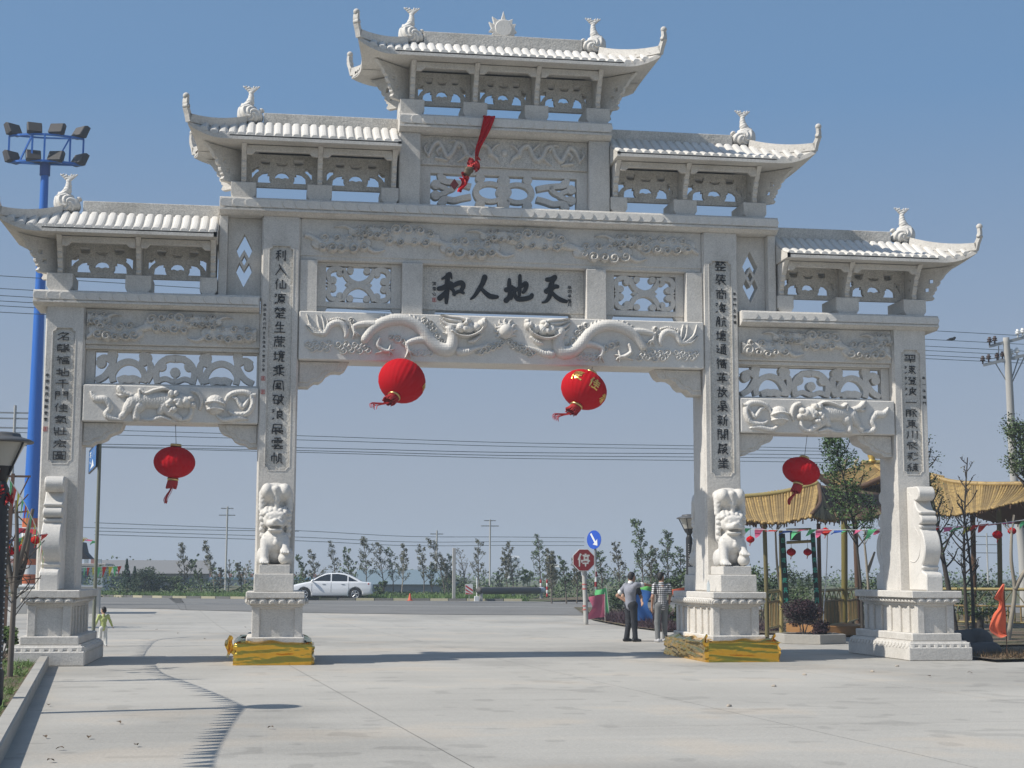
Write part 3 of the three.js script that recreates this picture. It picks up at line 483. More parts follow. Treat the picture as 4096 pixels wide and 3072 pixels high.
function tower(p, sides, whole) {
  const { xin, xr, xs, xt, ye, yc, yr0, yr1, y0, blocks, ridgeEnd } = p, zt = 0.12;
  const eave = (x) => { const t = Math.max(0, (x - xs) / (xt - xs)); return [x, ye + (yc - ye) * t * t, 1.1 + 0.15 * Math.pow(t, 1.5)]; };
  const hip = (s) => [xr + (xt - xr) * s, yr0 + (yc - yr0) * s - 0.07 * 4 * s * (1 - s), zt + (1.25 - zt) * s];
  const top = (x) => x <= xr ? [x, yr0, zt] : hip((x - xr) / (xt - xr));
  const endE = (z) => { const q = 1 - (z / 1.25) ** 2; return [xt - 0.14 * q, yc - 0.17 * q, z]; };
  const slope = (a, b, n = 6) => Array.from({ length: n + 1 }, (_, i) => { const t = i / n; return [a[0] + (b[0] - a[0]) * t, a[1] + (b[1] - a[1]) * t - 0.06 * 4 * t * (1 - t) * Math.min(1, Math.abs(b[2] - a[2]) + Math.abs(b[0] - a[0])), a[2] + (b[2] - a[2]) * t]; });
  const zn = (l) => l.map(([x, y, z]) => [x, y, -z]);
  // body: top skin under the tiles, edge board, soffit
  const N = 26, X = (u) => xin + (xt - xin) * u, dn = (q, d) => [q[0], q[1] - d, q[2]], TH = 0.1, gs = [], sof = (x) => Math.min(x, xt - 0.18);
  for (const s of [1, -1]) {
    const zf = (q) => [q[0], q[1], q[2] * s];
    gs.push(grid(N, 5, (u, v) => zf(dn(slope(top(X(u)), eave(X(u)), 5)[Math.round(v * 5)], 0.012))));
    gs.push(grid(N, 1, (u, v) => zf(dn(eave(X(u)), v ? TH : 0.012))));
    gs.push(grid(N, 3, (u, v) => { const e = dn(eave(X(u)), TH), t = top(X(u)); return zf([e[0] + (sof(e[0]) - e[0]) * v, e[1] + (ye - TH + 0.03 - e[1]) * v, e[2] * (1 - v) + 0.06 * v]); }));
  }
  gs.push(grid(10, 4, (u, v) => { const z = -1.25 + 2.5 * u, h = hip(Math.max(0, (Math.abs(z) - zt) / (1.25 - zt))), e = endE(z), t = v; return dn([h[0] + (e[0] - h[0]) * t, h[1] + (e[1] - h[1]) * t, z], 0.012); }));
  gs.push(grid(10, 1, (u, v) => dn(endE(-1.25 + 2.5 * u), v ? TH : 0.012)));
  gs.push(grid(10, 2, (u, v) => { const e = dn(endE(-1.25 + 2.5 * u), TH); return [e[0] + (xr - 0.3 - e[0]) * v, e[1] + (ye - TH + 0.03 - e[1]) * v, e[2] * (1 - v * 0.6)]; }));
  if (!whole) { const e = eave(xin), l = [...slope(top(xin), e, 4).map(([x, y, z]) => [z, y]), [1.1, ye - TH], [0.06, ye - TH]]; gs.push(plateX([...l, ...l.map(([z, y]) => [-z, y]).reverse()], xin + 0.004, xin + 0.07, [], 0)); }
  // rear and end tile courses are part of the body
  const W = p.pitch, nRow = Math.floor((xt - 0.1 - xin) / W), rows = [];
  for (let i = 0; i < nRow; i++) { const x = xin + (i + 0.5) * W, path = slope(top(x), eave(x), x < xr ? 4 : 3); if (Math.abs(path[0][2] - path[path.length - 1][2]) < 0.1) continue; rows.push(done(tileStrip(path, [1, 0], W))); gs.push(tileStrip(zn(path), [-1, 0], W)); }
  for (let i = 0; i < 9; i++) { const z = -1.0 + i * 0.25, h = hip(Math.max(0, (Math.abs(z) - zt) / (1.25 - zt))); gs.push(tileStrip(slope([h[0], h[1], z], endE(z), 3), [0, -1], 0.25)); }
  const body = done(gs);
  // hip ridges with their horns
  const hipG = (s) => {
    const c = []; for (let i = 0; i <= 8; i++) c.push([...hip(i / 8), 0.2 - 0.04 * i / 8]);
    const o = V3(xt - xr, 0, 1.13).normalize();
    for (const [a, h, w] of [[0.04, 0.09, 0.12], [0.085, 0.20, 0.105], [0.10, 0.32, 0.09], [0.09, 0.41, 0.08]]) c.push([xt + o.x * a, yc + h, 1.25 + o.z * a, w]);
    const n = V3(-o.z, 0, o.x), q = [], cor = (i, l, t) => { const [x, y, z, h] = c[i], k = i > 8; const up = k ? 0 : h, ox = k ? -o.x * h * 0.75 : 0, oz = k ? -o.z * h * 0.75 : 0; return [x + n.x * l * 0.06 + (t ? ox : 0), y - (k ? 0 : 0.05) + (t ? up : 0), (z + n.z * l * 0.06 + (t ? oz : 0)) * s]; };
    for (let i = 0; i < c.length - 1; i++) { q.push([cor(i, 1, 0), cor(i, 1, 1), cor(i + 1, 1, 1), cor(i + 1, 1, 0)], [cor(i, -1, 0), cor(i + 1, -1, 0), cor(i + 1, -1, 1), cor(i, -1, 1)], [cor(i, 1, 1), cor(i, -1, 1), cor(i + 1, -1, 1), cor(i + 1, 1, 1)], [cor(i, 1, 0), cor(i + 1, 1, 0), cor(i + 1, -1, 0), cor(i, -1, 0)]); }
    const e = c[c.length - 1]; return [quads(q), T(new THREE.SphereGeometry(0.066, 14, 10), e[0] - o.x * 0.03, e[1] + 0.045, (e[2] - o.z * 0.03) * s), bar([e[0] - o.x * 0.04 - n.x * 0.06, e[1] - 0.16, s * (e[2] - o.z * 0.02 - n.z * 0.06)], [e[0] - o.x * 0.04 + n.x * 0.06, e[1] - 0.16, s * (e[2] - o.z * 0.02 + n.z * 0.06)], 0.05, 10)];
  };
  const hips = [done(hipG(1)), done(hipG(-1))];
  // bracket fins
  const Hf = ye - TH - 0.002 - y0, wave = [[0.1, 0], [0.2, 0], [0.24, 0.06], [0.20, 0.16], [0.24, 0.2], [0.245, 0.26], [0.275, 0.3], [0.29, 0.36], [0.28, 0.42], [0.33, 0.46], [0.36, 0.54], [0.355, 0.6], [0.41, 0.66], [0.46, 0.78], [0.53, 0.88], [0.62, 1]].map(([s, y]) => [0.22 + s * 1.0, y0 + 0.002 + y * Hf]);
  const finP = [[0.052, y0 + 0.002], ...wave, [0.052, y0 + 0.002 + Hf]];
  const sq = (s, y, r) => [[s - r, y - r], [s + r, y - r], [s + r, y + r], [s - r, y + r]].map(([a, b]) => [a, y0 + b]);
  const fin = (x) => plateX(finP, x - 0.05, x + 0.05, [sq(0.3, Hf * 0.33, 0.035), sq(0.36, Hf * 0.62, 0.035)]);
  const diag = (x, z, a) => { const pl = [[0, y0 + 0.002], ...wave.map(([s, y]) => [(s - 0.02) * 1.15, y]), [0, y0 + 0.002 + Hf]]; const g = plate(pl, -0.05, 0.05, [sq(0.36, Hf * 0.34, 0.045), sq(0.46, Hf * 0.6, 0.045)]); return g.applyMatrix4(new THREE.Matrix4().makeRotationY(-a)).translate(x, 0, z); };
  const xo = blocks[blocks.length - 1];
  for (const sx of sides) {
    const F = (g) => sx < 0 ? mirror(g) : g;
    const roof = P('roof', F(body), STONE);
    rows.forEach((g) => P('tile_row', F(g), CARVED, roof));
    hips.forEach((g) => P('hip_ridge', F(g), STONE, roof));
    const fish = P('fish_finial', sx < 0 ? FISH : FISHM, CARVED, roof); fish.position.set(sx * (xr + 0.13), yr0 + 0.02, 0); fish.scale.set(1, 1.0, 1.1);
    if (!whole) P('ridge', F(done([cbox(xin + 0.005, ridgeEnd, yr0 - 0.1, yr1, -0.1, 0.1, 0.01)])), STONEP, roof);
    blocks.forEach((x, i) => {
      if (whole && sx < 0 && x === 0) return; const w = 0.25, x0 = Math.max(x - w, xin && !i ? xin + 0.003 : x - w), yb = p.yb;
      const prof = [[x0, y0], [x + w, y0], [x + w, yb + 0.1], [x + w - 0.045, yb + 0.03], [x + w - 0.045, yb + 0.002], [x0 + 0.045, yb + 0.002], [x0 + 0.045, yb + 0.03], [x0, yb + 0.1]].reverse();
      P('bracket_block', F(plate(prof, -0.42, 0.46)), STONE);
      P('bracket', F(done([fin(x), fin(x).applyMatrix4(new THREE.Matrix4().makeRotationY(Math.PI)).translate(2 * x, 0, 0)])), STONE);
    });
    P('corner_bracket', F(done(diag(xo + 0.06, 0.12, 40 * Math.PI / 180))), STONE); P('corner_bracket', F(done(diag(xo + 0.06, -0.12, -40 * Math.PI / 180))), STONE);
    const bays = []; for (let i = 0; i < blocks.length - 1; i++) bays.push([blocks[i], blocks[i + 1]]); if (whole && sx > 0) bays.push([-blocks[0], blocks[0]]);
    for (const [a, b] of bays) {
      P('openwork_panel', F(done(openwork(a, b, y0 + 0.01, ye - TH - 0.002))), STONEP);
      const e = ye - TH - 0.004, bt = [[a + 0.052, e], [a + 0.052, e - 0.19], [a + 0.16, e - 0.19], [a + 0.2, e - 0.15], [a + 0.23, e - 0.12], [b - 0.23, e - 0.12], [b - 0.2, e - 0.15], [b - 0.16, e - 0.19], [b - 0.052, e - 0.19], [b - 0.052, e]];
      P('eave_board', F(done([plate(bt, 0.66, 0.74)])), STONE); P('eave_board', F(done([plate(bt, -0.74, -0.66)])), STONE);
    }
  }
  if (whole) P('ridge', cbox(-ridgeEnd, ridgeEnd, yr0 - 0.1, yr1, -0.1, 0.1, 0.01), STONEP);
}
tower({ xin: 0, xr: 2.07, xs: 2.45, xt: 3.13, ye: 12.24, yc: 12.45, yr0: 12.72, yr1: 13.02, y0: 11.42, yb: 11.08, blocks: [0.645, 1.955], ridgeEnd: 1.7, pitch: 0.182 }, [-1, 1], true);
tower({ xin: 2.215, xr: 5.36, xs: 5.75, xt: 6.43, ye: 10.33, yc: 10.54, yr0: 10.84, yr1: 11.09, y0: 9.53, yb: 9.19, blocks: [2.32, 3.82, 5.34], ridgeEnd: 4.98, pitch: 0.182 }, [-1, 1], false);
tower({ xin: 5.81, xr: 8.93, xs: 9.28, xt: 9.93, ye: 8.34, yc: 8.54, yr0: 8.83, yr1: 9.10, y0: 7.55, yb: 7.19, blocks: [5.9, 7.345, 8.85], ridgeEnd: 8.5, pitch: 0.182 }, [-1, 1], false);
{ // sun disc with flames
  const f = [[-0.16, 13.04], [-0.25, 13.05], [-0.22, 13.11], [-0.31, 13.12], [-0.255, 13.19], [-0.31, 13.33], [-0.2, 13.28], [-0.24, 13.45], [-0.12, 13.38], [-0.05, 13.4], [0, 13.58], [0.05, 13.4], [0.11, 13.38], [0.2, 13.42], [0.19, 13.31], [0.27, 13.31], [0.24, 13.2], [0.29, 13.13], [0.23, 13.1], [0.24, 13.05], [0.16, 13.03], [0, 13.0]].reverse();
  P('sun_ornament', [plate(f, -0.05, 0.05, [], 0.012), plate(arc(0, 13.2, 0.185, 0.185, 0, 350, 35), -0.075, 0.075, [], 0.015)], CARVED);
}

// ---------------------------------------------------------------- pedestals
function pedestal(x0, x1, xw0, xw1, zs, ys, strips) { // slab, waist, lower slab, plinth
  const g = [], [yp, yl, yst, yw, ylt, yt] = ys, gp = xw1 - xw0;
  const ring = (x0, x1, z, y0, y1, c) => g.push(cbox(x0, x1, y0, y1, -z, z, c));
  ring(x0 - 0.125, x1 + 0.145, zs, 0.0, yp, 0.02);
  ring(x0 - 0.10, x1 + 0.12, zs - 0.03, yp - 0.002, yl - 0.02, 0.05); ring(x0 - 0.05, x1 + 0.06, zs - 0.08, yl - 0.025, yl + 0.002, 0.005);
  ring(x0, x1 - 0.02, zs - 0.12, yl, yst, 0.018);
  ring(xw0 + 0.05, xw1 - 0.05, zs - 0.27, yst - 0.01, yw + 0.01, 0.01);
  for (const x of [xw0, xw1 - 0.15]) for (const s of [-1, 1]) g.push(cbox(x, x + 0.15, yst - 0.005, yw + 0.005, s > 0 ? zs - 0.37 : -zs + 0.22, s > 0 ? zs - 0.22 : -zs + 0.37, 0.012));
  for (const z of strips) for (const x of [xw0, xw1 - 0.06]) g.push(cbox(x + 0.004, x + 0.056, yst - 0.004, yw + 0.004, z - 0.04, z + 0.04, 0.01));
  ring(xw0 + 0.004, xw1 - 0.004, zs - 0.225, yw - 0.03, yw + 0.02, 0.01);
  ring(xw0 - 0.02, xw1 + 0.03, zs - 0.19, yw + 0.01, yw + 0.05, 0.01); ring(xw0 - 0.06, xw1 + 0.08, zs - 0.14, yw + 0.045, ylt + 0.01, 0.04);
  ring(x0 + 0.01, x1, zs - 0.09, ylt, yt, 0.015);
  // lotus petals: lapped tongues on the two bands
  const petal = (w, h, up) => { const pts = up ? [[-w / 2, 0], [w / 2, 0], [w * 0.5, h * 0.55], [w * 0.3, h * 0.9], [0, h], [-w * 0.3, h * 0.9], [-w * 0.5, h * 0.55]] : [[-w / 2, h], [w / 2, h], [w * 0.5, h * 0.45], [w * 0.3, h * 0.1], [0, 0], [-w * 0.3, h * 0.1], [-w * 0.5, h * 0.45]]; return [plate(up ? pts : pts.slice().reverse(), -0.006, 0.02, [], 0.008), plate((up ? pts : pts.slice().reverse()).map(([a, b]) => [a * 0.66, h / 2 + (b - h / 2) * 0.66]), 0.012, 0.045, [], 0.016)]; };
  const petals = (xa, xb, z, y, h, tilt) => {
    for (const [len, put] of [[xb - xa, (q, t) => q.translate(t, 0, z)], [2 * z, (q, t) => q.applyMatrix4(new THREE.Matrix4().makeRotationY(-Math.PI / 2)).translate(xa, 0, t - z - xa)], [2 * z, (q, t) => q.applyMatrix4(new THREE.Matrix4().makeRotationY(Math.PI / 2)).translate(xb, 0, t - z - xa)]]) {
      const n = Math.max(3, Math.round(len / 0.17)), w = len / n;
      for (let i = 0; i < n; i++) for (const q of petal(w * 0.97, h, tilt > 0)) put(q.applyMatrix4(new THREE.Matrix4().makeRotationX(tilt)).translate(0, y, 0), xa + (i + 0.5) * w);
    }
  };
  const addPetals = (xa, xb, z, y, h, tilt) => {
    const n = Math.max(3, Math.round((xb - xa) / 0.17)), w = (xb - xa) / n, R = (a) => new THREE.Matrix4().makeRotationX(a), RY = (a) => new THREE.Matrix4().makeRotationY(a);
    for (let i = 0; i < n; i++) for (const q of petal(w * 0.97, h, tilt > 0)) g.push(q.applyMatrix4(R(tilt)).translate(xa + (i + 0.5) * w, y, z));
    const m = Math.round(2 * z / 0.17), wz = 2 * z / m;
    for (let i = 0; i < m; i++) for (const s of [-1, 1]) for (const q of petal(wz * 0.97, h, tilt > 0)) g.push(q.applyMatrix4(R(tilt)).applyMatrix4(RY(s * Math.PI / 2)).translate(s > 0 ? xb : xa, y, -z + (i + 0.5) * wz));
  };
  void petals;
  addPetals(x0 - 0.11, x1 + 0.13, zs - 0.04, yp - 0.07, yl - yp + 0.05, -0.28);
  addPetals(xw0 - 0.05, xw1 + 0.07, zs - 0.15, yw + 0.05, ylt - yw - 0.045, 0.3);
  return g;
}
two('pedestal', pedestal(8.11, 9.19, 8.28, 9.06, 1.645, [0.27, 0.385, 0.54, 1.10, 1.24, 1.385], [-0.95, -0.5, 0, 0.5, 0.95]));
two('pedestal', pedestal(3.98, 5.09, 4.02, 4.97, 1.62, [0.26, 0.37, 0.51, 1.07, 1.235, 1.358], [-0.95, -0.5, 0, 0.5, 0.95]));
{ // plinth blocks under the lions, front and back
  for (const s of [-1, 1]) { two('plinth_block', cbox(4.2, 4.95, 1.355, 1.70, s > 0 ? 0.452 : -1.36, s > 0 ? 1.36 : -0.452, 0.015)); two('plinth_block', cbox(4.27, 4.86, 1.698, 1.87, s > 0 ? 0.453 : -1.31, s > 0 ? 1.31 : -0.453, 0.012)); }
}
{ // scrolled buttress stones on the outer pillars
  const prof = [[0.452, 1.386], [1.31, 1.386], [1.32, 1.66], [1.29, 1.73], [1.16, 1.77], [1.12, 1.80], [1.16, 1.86], [1.12, 1.90], [1.2, 2.0], [1.27, 2.15], [1.28, 2.3], [1.24, 2.45], [1.16, 2.57], [1.07, 2.64], [1.1, 2.66], [1.1, 2.71], [1.04, 2.73], [1.13, 2.76], [1.16, 2.83], [1.13, 2.90], [1.06, 2.93], [1.1, 2.96], [1.1, 3.0], [1.0, 3.03], [0.92, 3.09], [0.86, 3.18], [0.83, 3.24], [0.92, 3.23], [1.0, 3.25], [1.06, 3.31], [1.08, 3.39], [1.05, 3.47], [0.97, 3.52], [0.85, 3.53], [0.452, 3.53]];
  const inner = [[0.55, 2.0], [0.75, 1.97], [0.95, 2.05], [1.05, 2.2], [1.06, 2.4], [0.98, 2.55], [0.8, 2.72], [0.72, 2.95], [0.7, 3.2], [0.62, 3.38], [0.52, 3.42]];
  for (const s of [1, -1]) { const g = [], f = (l) => s > 0 ? l : l.map(([z, y]) => [-z, y]).reverse(); g.push(plateX(f(spline(prof.slice(2), 110).concat(prof.slice(0, 2))), 8.54, 8.90, [], 0.022)); for (const x of [8.536, 8.904]) { const b = bandOutline(spline(inner, 40), 0.022); g.push(plateX(f(b), x - 0.007, x + 0.007, [], 0.003)); } two('buttress_stone', g, CARVED); }
}

// ---------------------------------------------------------------- stone lions climbing down the inner pillars
{
  const pr = [[0, 0.62, 0.14, 0, 1.3, 0.14, 0.25, 0.24], [0, 1.38, 0.24, 0.29, 0.21, 0.27], [0, 1.45, 0.12, 0.30, 0.14, 0.16], [-0.17, 1.42, 0.40, 0.12, 0.15, 0.16], [0.17, 1.42, 0.40, 0.12, 0.15, 0.16],
    [-0.24, 1.36, 0.3, -0.27, 1.06, 0.34, 0.09, 0.06], [0.24, 1.36, 0.3, 0.27, 1.06, 0.34, 0.09, 0.06], [0, 1.45, 0.5, 0.02, 1.25, 0.47, 0.07, 0.05], [0.02, 1.25, 0.47, 0.02, 0.98, 0.42, 0.05, 0.04],
    [0, 0.86, 0.44, 0.23, 0.2, 0.2], [0, 0.78, 0.62, 0.17, 0.09, 0.11], [0, 0.66, 0.58, 0.15, 0.045, 0.12], [0, 0.84, 0.72, 0.055, 0.045, 0.05], [-0.13, 0.93, 0.58, 0.13, 0.95, 0.58, 0.05, 0.05],
    [0, 0.45, 0.36, 0.26, 0.25, 0.25], [0, 0.2, 0.18, 0.29, 0.2, 0.3], [-0.25, 0.16, 0.3, 0.1, 0.18, 0.2], [0.25, 0.16, 0.3, 0.1, 0.18, 0.2],
    [-0.19, 0.45, 0.46, -0.2, 0.08, 0.58, 0.095, 0.085], [-0.2, 0.05, 0.62, 0.095, 0.06, 0.13], [0.19, 0.45, 0.46, 0.19, 0.27, 0.6, 0.095, 0.08], [0.19, 0.12, 0.6, 0.125, 0.12, 0.125], [0.19, 0.25, 0.65, 0.09, 0.05, 0.1]];
  const S = (p, k = 0.015) => pr.push(Object.assign(p, { k }));
  for (let i = 0; i < 5; i++) { S([-0.18 + i * 0.09, 1.0 + 0.03 * Math.cos(i - 2), 0.5, -0.17 + i * 0.085, 1.08, 0.4, 0.055, 0.05]); }
  for (const s of [-1, 1]) { for (let i = 0; i < 5; i++) S([s * (0.24 + 0.02 * (i % 2)), 0.98 - i * 0.1, 0.42 - 0.02 * i, s * 0.25, 0.96 - i * 0.1, 0.34, 0.055, 0.055]); S([s * 0.09, 0.885, 0.63, 0.04, 0.032, 0.03]); S([s * 0.25, 1.02, 0.38, s * 0.29, 0.95, 0.4, 0.045, 0.03]); for (let i = 0; i < 4; i++) S([s * 0.195 - 0.06 + i * 0.04, s < 0 ? 0.05 : 0.25, 0.7, s * 0.195 - 0.065 + i * 0.043, s < 0 ? 0.03 : 0.225, 0.755, 0.024, 0.02], 0.01); }
  for (const s of [-1, 1]) S([s * 0.2, 0.56, 0.5, 0.0, 0.5, 0.6, 0.02, 0.02], 0.008); S([0.02, 0.42, 0.6, 0.055, 0.07, 0.05], 0.008); S([0.02, 0.49, 0.6, 0.02, 0.51, 0.6, 0.03, 0.03], 0.008);
  const f = field(pr, 0.045), b = bounds(pr, 0.04); b[0][1] = -0.03; b[0][2] = -0.06;
  const cut = (x, y, z) => Math.max(f(x, y, z) + 0.004 * Math.sin(y * 70 + Math.sin(x * 40) * 2) * (y > 0.95 && y < 1.3 ? 1 : 0), -y, -0.02 - z, -((x / 0.15) ** 2 + ((y - 0.712) / 0.032) ** 2 + ((z - 0.68) / 0.14) ** 2 - 1) * 0.03);
  const geo = done(nets(cut, b, 0.016));
  const proto = thing('stone_lion', 'pale stone lion climbing head down on the front of the left inner pillar', 'lion statue', null, [-4.565, 1.871, 0.53]);
  P('carved_body', geo, CARVED, proto); proto.scale.set(1.0, 1.0, 1.02);
  for (const [x, z, a, l] of [[4.565, 0.53, 0, 'pale stone lion climbing head down on the front of the right inner pillar'], [4.565, -0.53, Math.PI, 'pale stone lion on the far side of the right inner pillar, mostly hidden']]) { const c = proto.clone(); c.name = numbered('stone_lion'); c.position.set(x, 1.871, z); c.rotation.y = a; tag(c, l); scene.add(c); }
}
// ---------------------------------------------------------------- lettering, drawn stroke by stroke on a 10 x 10 square
const GLYPHS = {
  利: '4011 0343 2129 2407 2446 6166 808978', 入: '4309 305499', 仙: '2004 1319 6168 444898 9498', 源: '0111 0312 0918 3191 313629 6153 4383864643 4484 6669 5748 7788',
  楚: '0141 2004 2103 2143 5191 7074 7153 7193 158575 4549 4777 3619 284999', 生: '3014 1383 2676 5059 0999', 蔗: '0191 3032 6062 1393 1309 2585 4447 6467 4767 2829 4849 6869 8899', 境: '0333 1117 0837 6061 4191 5253 7273 4393 5484865654 5585 5749 777999',
  乘: '7021 0292 5059 3237 1333 0535 6267 8363 6696 4709 5799', 風: '110609 118199 3363 3757 3437 6367 2666 4447 2878', 破: '0141 2105 1545481815 529284 525749 7075 558549 6599', 浪: '0111 0312 0918 6061 4282854542 4383 424858 8667 5699',
  展: '1181 8184 1484 110709 2696 3436 6466 1797 373949 8768 5799', 雲: '2070 020304 029283 5055 2343 6383 2444 6484 2666 0797 472989 7899', 帆: '0307 034347 2029 616749 61818899 6475',
  整: '0141 2005 1232341412 2304 2444 6052 5191 8154 6194 0696 5659 5777 2729 0999', 裝: '101323 3005 4191 6063 4383 0595 5455 5508 363948 8567 5599', 商: '5051 0292 3233 6263 1419 149499 4436 6475 3767693937', 海: '0111 0312 0918 5034 4292 5348 538379 3696 4888 6465 6667',
  航: '110709 113139 2011 0535 2324 2627 7071 5292 646759 64848899', 塘: '0333 1117 0837 6061 4191 414739 5383 8385 5484 5585 6267 5787895957', 通: '0112 0424 2407 0799 4080 8062 424888 4282 8288 6268 4484 4686', 衢: '1002 2204 1419 3151533331 6171736361 4435 4448 4575 4676 4878 6468 8191 7494 8489',
  革: '0191 3032 6062 2474762624 0797 5259', 故: '0343 2026 1646491916 6044 5393 8349 5499', 鼎: '3070743430 3272 4449 0646 1416 4709 5459 5696 8486 5799', 新: '2021 0141 1213 3233 0444 0646 2429 2608 2648 8062 626759 6494 8489',
  開: '0009 0030 3034 0232 0434 9099 6090 6064 6292 6494 3575 2777 4639 6569', 駿: '1016 1041 1242 1444 2006 164648 0709 1718 2728 7051 5181 8072 6354 7384 6546 5585 8549 5699', 業: '4042 6062 1122 8172 0393 1585 0797 5359 4809 5899',
  名: '4003 318109 3455 4686894946', 馨: '0141 2002 1232 0434 0307 505380 8083 548457 5487 0696 5558 5608 5698 3767693937', 福: '1011 024205 2429 3445 5191 5383855553 4696994946 7679 4797', 地: '0343 2128 0747 44499997 369496 6067', 千: '7021 0494 5059', 門: '0009 0030 3034 0232 0434 9099 6090 6064 6292 6494',
  佳: '2004 1319 4292 6068 3494 4696 3999', 氣: '3003 2181 2272 138387 8799 4549 1666 4718 4778 2435 6455', 壯: '3039 0004 0434 0636 1619 4494 7078 4898', 宏: '4051 1214 129283 0494 4409 5548 4898 7699', 圖: '0090990900 3161633331 1484 4546 2575782825 4666 4767',
  翠: '0040 4044 1121 1323 5090 9094 6171 6373 0595 3556 6575 0797 5559', 漾: '0111 0312 0918 4051 8071 4191 4383 6064 546469 455738 8466 6599', 澄: '0111 0312 0918 315134 4243 9172 7193 4575 5484865654 5758 8778 3999', 波: '0111 0312 0918 429284 424739 6065 458539 5599', 一: '0595',
  脈: '010709 013139 0333 0535 8041 414739 6369 6475 9372 6399', 東: '1181 5059 2373762623 2474 5609 5699', 川: '111609 5058 9099', 飛: '1161 616494 8172 3203 0444 2429 4449 5699', 彩: '5011 1112 3132 4142 0444 2329 2407 2447 9061 9363 9759', 練: '3003 0323 2305 0535 2629 0709 3748 5191 7079 5383865653 5484 7649 7699',
  停: '2004 1319 6061 4191 5282845452 35 3595 9586 3536 4787 6769', 辛: '5051 1181 3233 7263 0494 0696 5459', 卯: '4010 1017 1737 4046 6090 909685 6069', 春: '1181 2272 0393 4008 5399 3666693936 3767', 月: '201709 208089 2383 2686', 書: '1181 8183 1282 0393 5055 1585 2777792927',
  自: '4031 2181892921 2383 2686', 遠: '0112 0424 2407 0799 4181 6063 3292 4474764644 6668 7688', 古: '0292 5055 2575792925', 長: '2025 2080 2272 2474 0595 2529 4599 8667', 誰: '1121 0242 1333 1434 1636391916 6052 5259 5293 5494 5696 5999 7279', 青: '1181 2272 0393 5053 2529 257579 2676 2777', 山: '4048 034888 8388', 慶: '5051 1191 110609 2383 4244 6264 2585 3738 4899 6647', 高: '5051 0191 3272744432 0509 059599 3777',
};
// flat strokes given a little thickness; wide = across, tall = down
function glyph(ch, cx, cy, w, h, pen, z, dz, hook = 1) {
  const g = [], st = GLYPHS[ch].split(' ');
  st.forEach((s, i) => {
    const pts = []; for (let k = 0; k + 1 < s.length; k += 2) pts.push([cx + (s[k] / 9 - 0.5) * w, cy - (s[k + 1] / 9 - 0.5) * h]);
    if (pts.length < 2) return;
    const horiz = Math.abs(pts[1][0] - pts[0][0]) > Math.abs(pts[1][1] - pts[0][1]), q = pen * (horiz ? 0.85 : 1.08);
    for (let k = 0; k < pts.length - 1; k++) {
      const [a, b] = [pts[k], pts[k + 1]], last = k === pts.length - 2, l = Math.hypot(b[0] - a[0], b[1] - a[1]) || 1, ex = (b[0] - a[0]) / l * pen * 0.35, ey = (b[1] - a[1]) / l * pen * 0.35;
      const P = [[a[0] - ex, a[1] - ey], [(a[0] + b[0]) / 2, (a[1] + b[1]) / 2 + (horiz ? 0.02 * h * hook : 0)], [b[0] + ex, b[1] + ey]];
      g.push(plate(bandOutline(P, (t) => q * (t < 0.01 ? 1.15 : t < 0.6 ? 0.86 : last && !horiz ? 0.6 : 1.1)), z - 0.006, z + dz + ((i * 3 + k) % 9) * 0.0005, [], 0));
    }
  });
  return done(g);
}
function column(par, text, x, ya, yb, w, h, pen, z, m, dz = 0.016) { [...text].forEach((c, i) => P('character', glyph(c, x, ya + (yb - ya) * i / (text.length - 1), w, h, pen, z, dz), m, par)); }
column(pillars.main[0], '利入仙源楚生蔗境乘風破浪展雲帆', -4.56, 8.05, 3.97, 0.205, 0.205, 0.021, 0.414, INK);
column(pillars.main[1], '整裝商海航塘通衢革故鼎新開駿業', 4.575, 8.15, 3.99, 0.205, 0.205, 0.021, 0.414, INK);
column(pillars.outer[0], '名馨福地千門佳氣壯宏圖', -8.73, 6.30, 3.96, 0.225, 0.15, 0.016, 0.414, INKS, 0.02);
column(pillars.outer[1], '翠漾澄波一脈東川飛彩練', 8.715, 6.27, 3.96, 0.225, 0.16, 0.016, 0.414, INKS, 0.02);
// the small signatures cut into the pillar faces, each column one piece
function small(par, text, x, ya, yb, s, z, seals = []) {
  P('signature', [...text].map((c, i) => glyph(c, x, ya + (yb - ya) * i / (text.length - 1), s, s, s * 0.15, z, 0.003)), INKS, par);
  for (const y of seals) P('seal', [plate(bandOutline([[x - 0.035, y - 0.04], [x + 0.035, y - 0.04], [x + 0.035, y + 0.04], [x - 0.035, y + 0.04], [x - 0.035, y - 0.038]], 0.014), z - 0.004, z + 0.003, [], 0), plate(rect(x - 0.016, x + 0.016, y - 0.03, y + 0.03), z - 0.004, z + 0.0034, [], 0)], SEAL, par);
}
small(pillars.main[0], '辛卯春月川門古生佳長千書名山書', -4.865, 7.02, 5.72, 0.052, 0.452, [5.55, 5.28]);
small(pillars.main[1], '辛卯門生書福', 4.86, 7.55, 6.95, 0.06, 0.452);
small(pillars.outer[0], '辛卯春月福新書書', -9.01, 5.52, 4.66, 0.06, 0.452, [4.47]);
small(pillars.outer[1], '辛一仙福門', 9.0, 5.86, 5.32, 0.06, 0.452);
small(sign, '源春山', -1.44, 7.62, 7.40, 0.075, 0.202, [7.28]);
small(sign, '辛卯辛福月', 1.385, 7.62, 7.26, 0.075, 0.202);
